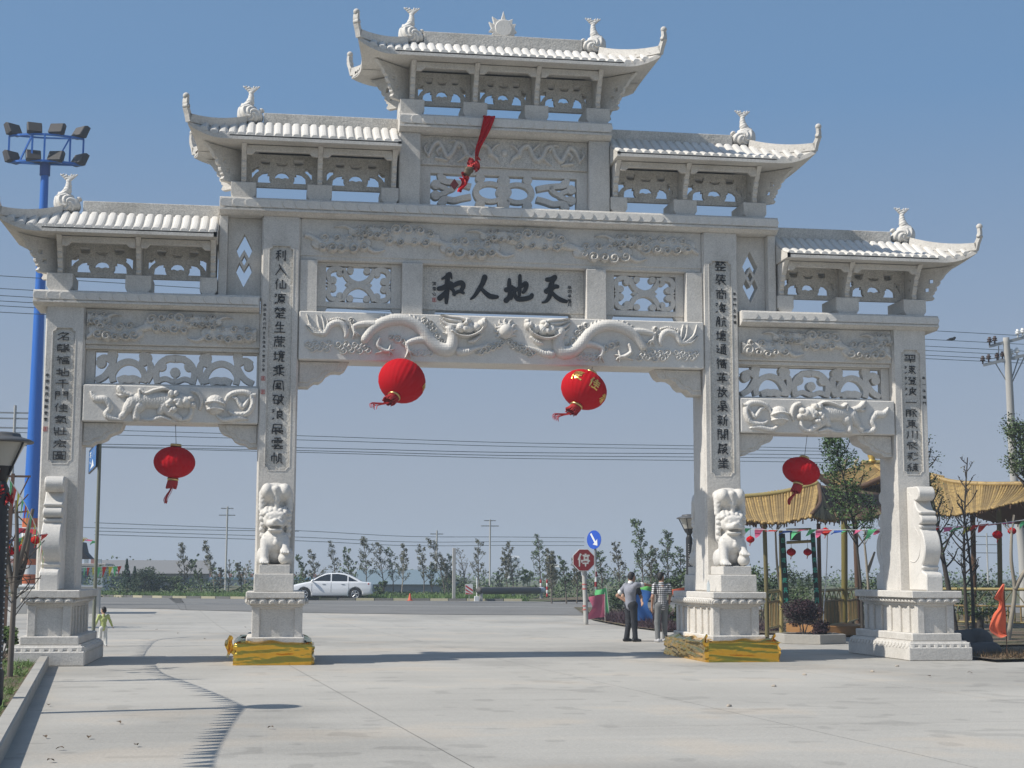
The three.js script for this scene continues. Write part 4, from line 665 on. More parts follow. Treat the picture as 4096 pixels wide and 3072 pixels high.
{ // the four big brush characters; strokes [x,y,pen] in units of the photo crop
  const k = 3.396 / 2065, X = (x) => -1.698 + (x - 75) * k, Y = (x, y) => 8.07 - (y - 70 - (x - 75) * 0.032) * k;
  const big = {
    和: [[[330, 290, 26], [380, 262, 44], [425, 225, 50], [448, 285, 20]], [[400, 240, 60], [392, 340, 62], [388, 480, 62], [383, 592, 44]], [[290, 415, 60], [350, 400, 66], [430, 345, 56], [470, 380, 30]], [[395, 440, 60], [350, 490, 62], [300, 535, 70]], [[430, 400, 50], [470, 440, 44], [485, 495, 34]], [[455, 385, 56], [520, 350, 62], [575, 345, 70], [595, 385, 60], [575, 430, 56]], [[475, 485, 40], [540, 450, 46], [600, 470, 34]]],
    人: [[[865, 270, 74], [840, 345, 66], [790, 430, 58], [735, 510, 44], [690, 548, 24]], [[815, 400, 36], [860, 455, 54], [930, 510, 68], [985, 520, 62], [1025, 520, 46]]],
    地: [[[1140, 430, 66], [1190, 425, 66], [1215, 390, 40]], [[1177, 300, 42], [1178, 380, 58], [1185, 470, 52], [1170, 530, 60], [1140, 565, 74]], [[1200, 540, 44], [1228, 470, 36], [1245, 400, 26]], [[1245, 410, 30], [1250, 500, 50], [1290, 550, 60], [1380, 545, 64], [1450, 525, 60], [1465, 500, 56]], [[1255, 440, 46], [1310, 400, 50], [1380, 350, 60], [1395, 370, 60], [1380, 430, 52], [1355, 462, 44]], [[1312, 250, 44], [1312, 330, 50], [1310, 430, 46], [1305, 500, 40]]],
    天: [[[1660, 300, 56], [1710, 295, 62], [1760, 270, 66]], [[1765, 280, 50], [1720, 340, 56], [1690, 420, 60]], [[1650, 450, 66], [1700, 420, 64], [1760, 390, 60], [1795, 390, 50]], [[1735, 330, 44], [1715, 430, 58], [1690, 520, 56], [1650, 575, 44], [1600, 592, 22]], [[1725, 465, 40], [1780, 525, 56], [1850, 565, 60], [1905, 580, 46]]],
  };
  for (const c of Object.values(big)) {
    const g = []; c.forEach((s, i) => { const p = spline(s, 18).map(([x, y, r]) => [X(x), Y(x, y), r * k * 0.98]); g.push(plate(bandOutline(p, (t) => p[Math.round(t * (p.length - 1))][2]), 0.19, 0.216 + i * 0.001, [], 0)); for (const e of [p[0], p[p.length - 1]]) g.push(plate(arc(e[0], e[1], e[2] / 2, e[2] / 2, 0, 330, 11), 0.19, 0.2165 + i * 0.001, [], 0)); });
    P('character', g, INK, sign);
  }
}
// ---------------------------------------------------------------- ground, drive, road, beds
const sst = (a, b, x) => { const t = Math.max(0, Math.min(1, (x - a) / (b - a))); return t * t * (3 - 2 * t); };
const hgt = (z) => 0.3 * sst(-18, -44, z);
const concrete = sized(tex(2048, 2048, (u, v) => {
  const big = fbm(u, v, 3, 3), mid = fbm(u + 0.3, v + 0.6, 14, 4), st = vnoise(u * 5 + 2 * big, v * 110, 110) * 0.6 + vnoise(u * 11, v * 300, 300) * 0.4, gr = vnoise(u * 900, v * 900, 900), sp = fbm(u, v + 0.21, 60, 2);
  const wet = sst(0.52, 0.66, fbm(u * 1 + 0.2, v + 0.45, 4, 4)), k = 1 + (big - 0.5) * 0.34 + (mid - 0.5) * 0.22 + (st - 0.5) * 0.10 + (gr - 0.5) * 0.09 - wet * 0.17 - sst(0.70, 0.80, sp) * 0.14, d = sst(0.55, 0.75, mid) * 0.05;
  return [0.405 * k * (1 + d), 0.386 * k, 0.346 * k * (1 - d)];
}), 26);
const CONC = new THREE.MeshStandardMaterial({ map: concrete, roughness: 0.88, bumpMap: bumpGrain, bumpScale: 0.004 });
const soilTex = (r, g, b, f, r2, g2, b2) => sized(tex(512, 512, (u, v) => { const n = fbm(u, v, 12, 4), m = sst(0.42, 0.6, fbm(u + 0.5, v, f, 4)), k = 0.75 + n * 0.5; return [(r + (r2 - r) * m) * k, (g + (g2 - g) * m) * k, (b + (b2 - b) * m) * k]; }), 5);
const SOIL = new THREE.MeshStandardMaterial({ map: soilTex(0.16, 0.115, 0.075, 6, 0.09, 0.085, 0.04), roughness: 1, bumpMap: bumpGrain, bumpScale: 0.04 });
const FIELD = new THREE.MeshStandardMaterial({ map: soilTex(0.07, 0.10, 0.03, 5, 0.12, 0.10, 0.055), roughness: 1 });
const ASPH = new THREE.MeshStandardMaterial({ map: sized(tex(512, 512, (u, v) => { const k = 0.8 + fbm(u, v, 5, 4) * 0.4 + (vnoise(u * 256, v * 256, 256) - 0.5) * 0.3; return [0.17 * k, 0.165 * k, 0.155 * k]; }), 8), roughness: 0.95 });
const PAINT = mat(0.62, 0.62, 0.58, 0.7), YELLOW = mat(0.42, 0.38, 0.26, 0.8), DARKC = mat(0.15, 0.145, 0.135, 0.9);
struct('ground', [grid(30, 60, (u, v) => { const z = 60 - 760 * v * v, x = -500 + 1000 * u; return [x, hgt(z) - 0.03, z]; })], FIELD);
{ // the drive: concrete bays with open joints, cast over a darker bed
  const drive = new THREE.Group(); drive.name = 'concrete_drive'; drive.userData.kind = 'structure'; scene.add(drive);
  const xs = (k, z) => 0.3 + 4.35 * k + 0.09 * (z - 4), zs = [36, 25, 14, 3, -8, -17, -25.3, -36.3, -45];
  mesh('joint_bed', [grid(1, 40, (u, v) => { const z = 36 - 81 * v; return [-26 + 60 * u, hgt(z) - 0.016, z]; })], DARKC, drive);
  for (let j = 0; j < zs.length - 1; j++) for (let k = -5; k < 6; k++) {
    const g = 0.004; mesh('concrete_bay', [grid(2, 8, (u, v) => { const z = zs[j] - g + (zs[j + 1] - zs[j] + 2 * g) * v, a = xs(k, z) + g, b = xs(k + 1, z) - g; return [a + (b - a) * u, hgt(z), z]; })], CONC, drive);
  }
}
const flat = (pts, y, st = 6) => { const s = new THREE.ShapeGeometry(new THREE.Shape(pts.map(([x, z]) => new THREE.Vector2(x, -z)))); s.rotateX(-Math.PI / 2); const p = s.attributes.position; for (let i = 0; i < p.count; i++) p.setY(i, typeof y === 'function' ? y(p.getX(i), p.getZ(i)) : y); s.computeVertexNormals(); return s; };
{
  const near = spline([[-90, -72], [-45, -52], [-11.7, -37.0], [-8.0, -34.6], [-3.4, -31.8], [1.9, -29.9], [6.7, -29.0], [12, -27.5], [40, -15], [80, 2]], 90), far = spline([[-100, -108], [-60, -90], [-14.5, -65.4], [-10.2, -60.8], [-6, -57.8], [-3, -53.4], [2.9, -51.7], [8.6, -49.9], [40, -34], [90, -12]], 90), n = Math.min(near.length, far.length) - 1;
  struct('road', [grid(n, 30, (u, v) => { const a = near[Math.round(u * (near.length - 1))], b = far[Math.round(u * (far.length - 1))], x = a[0] + (b[0] - a[0]) * v, z = a[1] + (b[1] - a[1]) * v; return [x, hgt(z) + 0.014, z]; })], ASPH);
}
const ribbonOn = (pts, w, y) => { const o = bandOutline(pts.map(([x, z]) => [x, -z]), w).map(([x, z]) => [x, -z]); return flat(o, y); };
{ const l = spline([[-40, -62], [-10.1, -44.6], [-8.1, -43.4], [-2, -40.6], [2.5, -38.9], [8.3, -37.2], [14, -34.5], [40, -24]], 60); struct('road_edge_line', [grid(l.length - 1, 1, (u, v) => { const p = l[Math.round(u * (l.length - 1))], z = p[1] + (v - 0.5) * 0.16; return [p[0], hgt(z) + 0.019, z]; })], PAINT); }
{ // far kerb: short stones painted by turns, and the grass verge behind it
  const line = [[-40, -78], [-14.5, -65.6], [-10.2, -61], [-6, -58.1], [-3, -53.7], [2.9, -52], [8.6, -50.2]], kerb = thing('road_kerb', 'low kerb of pale and dark stones along the far side of the road', 'kerb'); kerb.userData.kind = 'structure';
  let n = 0; for (let i = 0; i < line.length - 1; i++) { const a = line[i], b = line[i + 1], l = Math.hypot(b[0] - a[0], b[1] - a[1]), m = Math.round(l / 0.95); for (let j = 0; j < m; j++) { const p = (t) => [a[0] + (b[0] - a[0]) * t, 0.36, a[1] + (b[1] - a[1]) * t]; mesh('kerb_stone', beam(p((j + 0.02) / m), p((j + 0.98) / m), 0.14, 0.16), n++ % 2 ? YELLOW : DARKC, kerb); } }
}
{ // kerb beside the near left bed
  const kerb = thing('near_kerb', 'grey concrete kerb running up to the left outer pedestal', 'kerb'); kerb.userData.kind = 'structure';
  const xk = (z) => -6.94 - (16.93 - z) * 0.1095; const zs = []; for (let z = 25; z > 1.75; z -= 1.02) zs.push(z);
  zs.forEach((z) => { const z1 = Math.max(1.70, z - 1.012), a = xk(z) - 0.16, b = xk(z), c = xk(z1); mesh('kerb_stone', [quads([[[a, 0.19, z], [b - 0.02, 0.19, z], [c - 0.02, 0.19, z1], [c - 0.16, 0.19, z1]], [[b - 0.02, 0.19, z], [b, 0.17, z], [c, 0.17, z1], [c - 0.02, 0.19, z1]], [[b, 0.17, z], [b, -0.01, z], [c, -0.01, z1], [c, 0.17, z1]], [[a, -0.01, z], [a, 0.19, z], [c - 0.16, 0.19, z1], [c - 0.16, -0.01, z1]], [[a, -0.01, z], [b, -0.01, z], [b, 0.17, z], [a, 0.19, z]], [[c - 0.16, -0.01, z1], [c - 0.16, 0.19, z1], [c, 0.17, z1], [c, -0.01, z1]]])], CONC, kerb); });
}
struct('planting_bed', [flat([[-6.95 + 0.87 - 0.16, 25], [-7.1, 16.9], [-8.72, 2.3], [-9.46, 1.9], [-9.46, -2.5], [-14, -2.5], [-22, -20], [-30, -20], [-30, 25]], 0.09)], SOIL);
struct('planting_bed', [flat([[7.35, -13.7], [6.98, -14.45], [6.88, -18.1], [6.98, -24.4], [8.68, -36.5], [40, -24], [40, -13], [24, -7.6], [12.5, -3.9], [11.5, -4.3], [11.2, -10.3]], (x, z) => hgt(z) + 0.05)], SOIL);
struct('planting_bed', [flat([[9.45, 2.35], [10.3, 2.15], [13, 2.4], [30, 6], [30, -8], [14, -3.2], [9.5, -2.2]], 0.06)], SOIL);
struct('road_island', [flat([[8.84, -50.2], [9.6, -48.4], [12, -48], [20, -46], [30, -44], [30, -50], [14, -60]], 0.42)], SOIL);

// leaves, blades: many small faces in one geometry
function leaves(list) { // [x,y,z,size,aspect]
  const pos = new Float32Array(list.length * 18), nor = new Float32Array(list.length * 18), uv = new Float32Array(list.length * 12); const a = V3(), b = V3(), n = V3();
  list.forEach(([x, y, z, s, asp = 0.5, droop = 0], i) => {
    a.set(rr(-1, 1), rr(-0.7, 0.7) - droop, rr(-1, 1)).normalize(); n.set(rr(-1, 1), rr(-0.2, 1), rr(-1, 1)).normalize(); b.crossVectors(a, n).normalize().multiplyScalar(s * asp * 0.5); n.crossVectors(b, a).normalize(); if (n.y < 0) n.negate(); a.multiplyScalar(s * 0.5);
    const P = [[x - a.x, y - a.y, z - a.z], [x + b.x, y + b.y, z + b.z], [x + a.x, y + a.y, z + a.z], [x - b.x, y - b.y, z - b.z]];
    [0, 1, 2, 0, 2, 3].forEach((q, k) => { pos.set(P[q], i * 18 + k * 3); nor.set([n.x, n.y, n.z], i * 18 + k * 3); uv.set([x, y], i * 12 + k * 2); });
  });
  const g = new THREE.BufferGeometry(); g.setAttribute('position', new THREE.BufferAttribute(pos, 3)); g.setAttribute('normal', new THREE.BufferAttribute(nor, 3)); g.setAttribute('uv', new THREE.BufferAttribute(uv, 2)); g.userData = { done: true, keepUV: true }; return g;
}
const leafMat = (r, g, b) => new THREE.MeshPhysicalMaterial({ color: lin(r, g, b), roughness: 0.75, side: THREE.DoubleSide, transmission: 0.25, thickness: 0 });
const LEAF = { dark: leafMat(0.055, 0.095, 0.035), mid: leafMat(0.095, 0.15, 0.045), olive: leafMat(0.15, 0.15, 0.08), fresh: leafMat(0.13, 0.22, 0.045), red: leafMat(0.06, 0.024, 0.034), dry: leafMat(0.20, 0.13, 0.06), blue: leafMat(0.045, 0.11, 0.05) };
const BARK = mat(0.14, 0.12, 0.10, 0.95), BARKP = mat(0.30, 0.265, 0.21, 0.9), BARKD = mat(0.05, 0.042, 0.035, 0.95);
function tree(name, label, cat, group, { x, z, y = 0.3, h, lean = 0, kind = 'slim', n = 320, leaf = 0.16, m = LEAF.olive, bark = BARK, w = 0.5, r = 0.05, from = 0.3, br = 12 }) {
  const t = thing(name, label, cat, group, [x, y - 0.04, z]), L = [], B = [];
  const sway = rr(-0.12, 0.12) * h * 0.3, zs = rr(-0.2, 0.2), trunk = (s) => [lean * s * s + sway * Math.sin(s * 3), h * s * 0.97, zs * s * h * 0.15];
  if (kind === 'cyp') for (let i = 0; i < n; i++) { const s = Math.pow(rnd(), 0.8), q = w * (1 - s) * Math.sqrt(0.4 + 0.6 * rnd()) * (1 + 0.25 * Math.sin(s * 40)), a = rr(0, 6.283); L.push([Math.cos(a) * q + lean * s, 0.05 + s * h, Math.sin(a) * q, leaf * rr(0.6, 1.2)]); }
  else if (kind === 'round' || kind === 'bush') {
    const cl = []; for (let i = 0; i < (kind === 'bush' ? 10 : 20); i++) { const a = rr(0, 6.283), e = Math.sqrt(rnd()); cl.push([Math.cos(a) * e * w * 0.8, h * rr(kind === 'bush' ? 0.15 : 0.25, 0.85) * (1 - 0.25 * e), Math.sin(a) * e * w * 0.8, w * rr(0.25, 0.45)]); }
    for (let i = 0; i < n; i++) { const c = cl[i % cl.length], u = rr(-1, 1), a = rr(0, 6.283), q = c[3] * Math.pow(rnd(), 0.4), k = Math.sqrt(1 - u * u); L.push([c[0] + q * k * Math.cos(a), Math.max(0.03, c[1] + q * u * 0.8), c[2] + q * k * Math.sin(a), leaf * rr(0.6, 1.2)]); }
    for (let i = 0; i < 6; i++) { const c = cl[i * 1]; B.push(tube([[0, 0, 0], [c[0] * 0.4, c[1] * 0.5, c[2] * 0.4], [c[0], c[1], c[2]]], (s) => r * (1 - s * 0.8) * 0.6, 6, 5)); }
  } else for (let i = 0; i < br; i++) { // slim: upswept limbs with loose tufts
    const s = from + (0.97 - from) * (i + rnd()) / br, p = trunk(s), a = i * 2.4 + rr(-0.5, 0.5), l = w * h * 0.28 * (1.15 - s) * rr(0.6, 1.25) + 0.08, q = [p[0] + Math.cos(a) * l + lean * 0.12, p[1] + l * rr(0.7, 1.5), p[2] + Math.sin(a) * l];
    B.push(tube([p, [(p[0] + q[0]) / 2 + Math.cos(a) * l * 0.12, (p[1] + q[1]) / 2, (p[2] + q[2]) / 2], q], (k) => r * (1 - s * 0.7) * 0.5 * (1 - k * 0.85) + 0.006, 5, 4));
    for (let k = 0; k < 3; k++) { const t0 = rr(0.4, 1), o = [p[0] + (q[0] - p[0]) * t0, p[1] + (q[1] - p[1]) * t0, p[2] + (q[2] - p[2]) * t0], e = [o[0] + rr(-1, 1) * l * 0.4, o[1] + rr(0.1, 0.7) * l * 0.6, o[2] + rr(-1, 1) * l * 0.4]; B.push(tube([o, e], (u) => 0.012 * (1 - u * 0.6), 2, 3)); const m = Math.ceil(n / br / 3); for (let j = 0; j < m; j++) { const u = rr(0.1, 1.1); L.push([o[0] + (e[0] - o[0]) * u + rr(-1, 1) * 0.08 * h / 3, o[1] + (e[1] - o[1]) * u + rr(-1, 1) * 0.08 * h / 3, o[2] + (e[2] - o[2]) * u + rr(-1, 1) * 0.08 * h / 3, leaf * rr(0.5, 1.2)]); } }
  }
  const top = kind === 'bush' ? 0.3 : kind === 'round' ? 0.6 : 1; B.push(tube(Array.from({ length: 6 }, (_, i) => trunk(i / 5 * top)), (s) => r * (1 - s * 0.75), 14, 6));
  mesh('trunk', B, bark, t); if (L.length) { const o = new THREE.Mesh(leaves(L), m); o.name = 'crown'; o.castShadow = o.receiveShadow = true; t.add(o); }
  return t;
}
function tufts(name, label, cat, m, n, place, len = 0.12) { // grass, ground cover: one uncountable object
  const g = new THREE.BufferGeometry().setAttribute('position', new THREE.Float32BufferAttribute([-0.012, 0, 0, 0.012, 0, 0, 0.02, 1, 0.1, 0.02, 0, -0.01, 0.04, 0, 0.012, -0.04, 0.8, -0.08], 3)); g.computeVertexNormals();
  const o = new THREE.InstancedMesh(g, m, n), M = new THREE.Matrix4(), q = new THREE.Quaternion(), e = new THREE.Euler();
  for (let i = 0; i < n; i++) { const [x, y, z, k = 1] = place(); e.set(rr(-0.4, 0.4), rr(0, 6.3), rr(-0.4, 0.4)); M.compose(V3(x, y, z), q.setFromEuler(e), V3(1.2 * k, len * k * rr(0.4, 1.3), 1.2 * k)); o.setMatrixAt(i, M); }
  o.name = numbered(name); o.userData.kind = 'stuff'; o.castShadow = o.receiveShadow = true; scene.add(o); return tag(o, label, cat);
}
tufts('grass', 'patchy short grass in the bed left of the near kerb', 'grass', LEAF.fresh, 5200, () => { const z = 2 + 18 * rnd(), x = -7.2 - (16.93 - z) * 0.1095 - 2.6 * Math.pow(rnd(), 1.3); return vnoise(x * 1.3 + 20, z * 1.3 + 20, 256) > 0.45 ? [x, 0.085, z, 0.8] : [x, 0.085, z, 0.35]; }, 0.12);
tufts('verge_grass', 'green grass verge along the far side of the road', 'grass', LEAF.fresh, 16000, () => { const x = rr(-16, 9), zk = x < -10.2 ? -61 - (x + 10.2) * -1.07 : x < -6 ? -58.1 - (x + 6) * -0.69 : x < -3 ? -53.7 - (x + 3) * -1.47 : -53.7 + (x + 3) * 0.3; return [x, 0.27, zk - 0.4 - 7 * rnd(), 2.2]; }, 0.16);
tufts('ground_cover', 'low dry purplish ground cover in the bed behind the three men', 'plants', LEAF.red, 6000, () => { const z = -13.6 - 12 * rnd(), x = 7.1 + (z < -14 ? 0 : 0.3) + 3.2 * Math.pow(rnd(), 1.4); return [x, hgt(z) + 0.05, z, 1.6]; }, 0.2);
tufts('dry_grass', 'dry grass at the foot of the orange flag', 'grass', LEAF.dry, 1500, () => [9.6 + 3 * rnd(), 0.055, 2.1 - 2.5 * rnd(), 0.8], 0.15);

// ---------------------------------------------------------------- lanterns, ribbon, gold wrapping
const RED = new THREE.MeshPhysicalMaterial({ color: lin(0.44, 0.003, 0.009), roughness: 0.85, specularIntensity: 0.25, side: THREE.DoubleSide }), REDS = mat(0.40, 0.012, 0.014, 0.7), GOLD = mat(0.83, 0.56, 0.16, 0.28, { metalness: 1 }), BRASS = mat(0.62, 0.48, 0.2, 0.35, { metalness: 1 }), WIRE = mat(0.06, 0.06, 0.06, 0.6);
const goldFoil = mat(0.74, 0.45, 0.06, 0.16, { metalness: 1, side: THREE.DoubleSide });
function lantern(label, [x, y, z], r, ry, tilt, yaw, anchor, chars = [], tas = 1) {
  const t = thing('red_lantern', label, 'lantern', null, [x, y, z]); const inner = new THREE.Matrix4().makeRotationY(yaw[0]).multiply(new THREE.Matrix4().makeRotationX(yaw[1])).multiply(new THREE.Matrix4().makeRotationZ(tilt));
  const A = (g) => g.applyMatrix4(inner), ribs = 28, shell = grid(ribs * 4, 22, (u, v) => { const a = u * Math.PI * 2, f = -0.44 * Math.PI + 0.88 * Math.PI * v, c = Math.abs(Math.sin(a * ribs / 2)); const q = r * Math.cos(f) * (1 - 0.022 * (1 - c)); return [Math.cos(a) * q, Math.sin(f) * ry, -Math.sin(a) * q]; });
  mesh('shell', A(shell), RED, t);
  for (const s of [1, -1]) mesh('cap', A(T(lathe([[0.0, 0], [r * 0.26, 0], [r * 0.28, 0.03], [r * 0.25, 0.06], [0, 0.065]], 24), 0, s > 0 ? ry * 0.97 : -ry * 0.97 - 0.06, 0)), BRASS, t);
  const sk = []; for (let i = 0; i < 40; i++) { const a = i / 40 * 6.283, c = Math.cos(a) * r * 0.22, d = Math.sin(a) * r * 0.22; sk.push(tube([[c, -ry - 0.05, d], [c * 1.1 - 0.02 * tas, -ry - 0.12, d * 1.1], [c * 1.05 - 0.06 * tas * rr(0.5, 1.5), -ry - 0.19 - 0.03 * rnd(), d]], 0.012, 4, 4)); }
  mesh('fringe', A(mergeGeometries(sk.map((g) => norm(g)))), REDS, t);
  const ts = []; for (let i = 0; i < 12; i++) { const o = rr(-0.02, 0.02), w = tas * rr(0.7, 1.2); ts.push(tube([[0, -ry - 0.1, 0], [-0.06 * w + o, -ry - 0.24, o], [-0.2 * w + o, -ry - 0.34, o], [-0.30 * w + o, -ry - 0.42 + o, o], [-0.27 * w, -ry - 0.5 + o, o]], 0.006, 14, 4)); }
  mesh('tassel', A(mergeGeometries(ts.map((g) => norm(g)))), REDS, t);
  if (anchor) { const top = V3(0, ry + 0.05, 0).applyMatrix4(inner); mesh('hanging_wire', bar([top.x, top.y, top.z], [anchor[0] - x, anchor[1] - y, anchor[2] - z], 0.006, 5), WIRE, t); }
  for (const [ch, a, e, s] of chars) { // gold characters lying on the shell
    const g = norm(glyph(ch, 0, 0, s, s, s * 0.16, 0, 0.004)), p = g.attributes.position;
    for (let i = 0; i < p.count; i++) { const aa = a + p.getX(i) / r, ee = e + p.getY(i) / ry, q = 1.012 + p.getZ(i) * 0.8; p.setXYZ(i, Math.sin(aa) * r * Math.cos(ee) * q, Math.sin(ee) * ry * q, Math.cos(aa) * r * Math.cos(ee) * q); }
    g.computeVertexNormals(); g.userData = { done: true }; g.applyMatrix4(inner); mesh('gold_character', g, GOLD, t);
  }
  return t;
}
lantern('red lantern hanging level under the lion beam of the left side arch', [-6.57, 3.89, 0], 0.41, 0.315, -0.05, [0.3, 0.05], [-6.57, 4.64, 0], [], 0.35);
lantern('large red lantern blown askew under the left half of the dragon beam', [-2.13, 5.52, 0.75], 0.48, 0.42, -0.5, [0.2, -0.5], [-1.9, 5.95, 0.4], [['慶', 1.25, -0.05, 0.13]], 1);
lantern('large red lantern with gold characters under the right half of the dragon beam', [1.58, 5.43, 0.7], 0.48, 0.385, -0.48, [0.1, -0.25], [1.82, 5.95, 0.4], [['慶', -0.62, 0.12, 0.2], ['佳', 0.2, 0.02, 0.2], ['春', 1.05, -0.25, 0.17]], 1);
lantern('red lantern tilted by the wind under the lion beam of the right side arch', [6.40, 3.88, 0], 0.40, 0.275, -0.33, [0.1, -0.15], [6.55, 4.64, 0], [], 0.35);
function smallLantern(label, p, r, group) { const t = thing('small_lantern', label, 'lantern', group, p); mesh('shell', grid(24, 10, (u, v) => { const a = u * 6.2832, f = -1.35 + 2.7 * v, q = r * Math.cos(f) * (1 - 0.04 * Math.cos(a * 12)); return [Math.cos(a) * q, Math.sin(f) * r * 0.82, -Math.sin(a) * q]; }), RED, t); for (const s of [1, -1]) mesh('cap', T(lathe([[0, 0], [r * 0.3, 0], [r * 0.3, r * 0.18], [0, r * 0.18]], 12), 0, s > 0 ? r * 0.78 : -r * 0.95, 0), GOLD, t); mesh('tassel', bar([0, -r * 0.9, 0], [-0.02, -r * 1.6, 0], r * 0.1, 5), REDS, t); mesh('hanging_wire', bar([0, r * 0.9, 0], [0, r * 0.9 + 0.25, 0], 0.005, 4), WIRE, t); return t; }
smallLantern('small red lantern nearest the black post at the left edge', [-9.02, 2.06, 4.05], 0.105);
smallLantern('small red lantern in the branches just left of the left outer pillar, lower of two', [-8.78, 2.10, 4.09], 0.095);
smallLantern('small red lantern against the edge of the left outer pillar, higher than its neighbour', [-8.72, 2.27, 3.09], 0.085);
smallLantern('small red lantern beside the right stone lion', [7.05, 2.57, -5.63], 0.10);
smallLantern('left one of two red lanterns hanging between the black couplet boards', [9.07, 2.31, -8.45], 0.12);
smallLantern('right one of two red lanterns hanging between the black couplet boards', [9.50, 2.31, -8.38], 0.11);
smallLantern('small red lantern half hidden under the pavilion eave by the pennants', [9.23, 2.80, -6.28], 0.11);
smallLantern('bright red lantern right of the right outer pillar', [13.54, 2.73, -5.62], 0.125);
smallLantern('dark red lantern at the right edge of the photo', [15.33, 2.91, -8.38], 0.115);

{ // red ribbon over the top lintel
  const t = thing('red_ribbon', 'long red silk ribbon with knotted flower hanging from the top lintel', 'ribbon');
  const L = [[-0.50, 11.09, 0.45], [-0.50, 11.10, 0.60], [-0.50, 11.05, 0.65], [-0.55, 10.80, 0.66], [-0.60, 10.60, 0.68], [-0.67, 10.35, 0.70], [-0.68, 10.12, 0.72]], R = [[-0.26, 11.09, 0.45], [-0.26, 11.10, 0.60], [-0.26, 11.05, 0.65], [-0.36, 10.78, 0.69], [-0.46, 10.58, 0.72], [-0.58, 10.33, 0.74], [-0.63, 10.12, 0.74]], l = spline(L, 40), r = spline(R, 40);
  mesh('strip', grid(10, l.length - 1, (u, v) => { const a = l[Math.round(v * (l.length - 1))], b = r[Math.round(v * (l.length - 1))], f = 0.022 * Math.sin(u * 14 + v * 5) * Math.min(1, v * 3); return [a[0] + (b[0] - a[0]) * u, a[1] + (b[1] - a[1]) * u, a[2] + (b[2] - a[2]) * u + f]; }), RED, t);
  const flower = (cx, cy, cz, s, n) => { const g = []; for (let i = 0; i < n; i++) { const m = new THREE.Matrix4().makeRotationFromEuler(new THREE.Euler(rr(-1.2, 1.2), rr(-1.2, 1.2), rr(0, 6.3))); g.push(grid(6, 6, (u, v) => { const a = (u - 0.5) * 2.6, q = s * (0.3 + 0.7 * v); return [Math.sin(a) * q * 0.75, q * (0.5 + 0.5 * Math.cos(a)) - s * 0.1, s * 0.35 * Math.sin(v * 3 + u * 4)]; }).applyMatrix4(m).translate(cx + rr(-0.04, 0.04), cy + rr(-0.05, 0.05), cz)); } return g; };
  mesh('flower', flower(-0.70, 10.0, 0.76, 0.15, 11), REDS, t); mesh('knot', blob([[-0.78, 9.88, 0.78, -0.84, 9.84, 0.78, 0.065, 0.06], [-0.80, 9.90, 0.8, -0.85, 9.9, 0.8, 0.05, 0.05], [-0.83, 9.8, 0.79, -0.88, 9.82, 0.79, 0.05, 0.04]], 0.015), mat(0.10, 0.075, 0.04, 0.6), t);
  mesh('flower', flower(-0.90, 9.74, 0.76, 0.12, 9), REDS, t);
  mesh('tail', grid(6, 14, (u, v) => [-0.95 + 0.05 * Math.sin(v * 5) + (u - 0.5) * 0.12 * (1.2 - v * 0.5), 9.72 - 0.30 * v, 0.76 + 0.03 * Math.sin(u * 7 + v * 6)]), RED, t);
  mesh('plaque', plate([[-1.19, 9.585], [-1.10, 9.47], [-1.01, 9.585], [-1.10, 9.71]], 0.70, 0.715, [], 0.003), mat(0.10, 0.008, 0.010, 0.6), t);
}
function foilWrap(sx, label) { // crinkled gold foil around the plinth of an inner pedestal
  const t = thing('foil_wrapping', label, 'foil wrapping');
  const x0 = 3.845, x1 = 5.255, z0 = 1.645, W = x1 - x0, D = 2 * z0, per = 2 * (W + D), c = [];
  const at = (s) => { s = ((s % per) + per) % per; if (s < W) return [x0 + s, z0, 0, 1]; s -= W; if (s < D) return [x1, z0 - s, 1, 0]; s -= D; if (s < W) return [x1 - s, -z0, 0, -1]; s -= W; return [x0, -z0 + s, -1, 0]; };
  const wr = (s, y) => (vnoise(s * 1.3 + 3 + y * 2, y * 15 + s * 0.8, 256) - 0.5) * 0.07 + (Math.abs(vnoise(s * 2.3 + 9, y * 24 + s * 1.5, 256) - 0.5) - 0.2) * 0.045 + (vnoise(s * 11, y * 50, 256) - 0.5) * 0.012;
  const g = grid(420, 26, (u, v) => { const s = u * per, [x, z, nx, nz] = at(s); let y, o; if (v < 0.82) { y = v / 0.82 * 0.385; o = 0.045 + wr(s, y + sx) * Math.min(1, 0.35 + v * 2); } else { const k = (v - 0.82) / 0.18; y = 0.385 + 0.05 * Math.sin(k * 1.5) * (0.6 + vnoise(s * 4, 5, 256)) + wr(s, 3) * 0.8; o = 0.045 - k * 0.17 * (0.6 + 0.7 * vnoise(s * 3 + 40, 9, 256)); } return [x + nx * o, y + 0.002, z + nz * o]; });
  const m = sx < 0 ? mirror(g) : g; mesh('foil', m, goldFoil, t);
  const fl = []; for (const [a, b] of sx < 0 ? [[-5.27, 1.62], [-5.30, 1.35]] : [[5.24, 1.66], [3.86, 1.66]]) fl.push(grid(8, 8, (u, v) => [a - 0.02 - (sx < 0 ? 0.12 : 0.05) * u + 0.03 * Math.sin(v * 6), 0.18 + 0.32 * v + 0.05 * Math.sin(u * 5), b + 0.05 * Math.sin(u * 4 + v * 7) - 0.12 * u]));
  mesh('folded_flap', fl, goldFoil, t);
}
foilWrap(-1, 'crinkled gold foil wrapped round the base of the left inner pedestal'); foilWrap(1, 'crinkled gold foil wrapped round the base of the right inner pedestal');
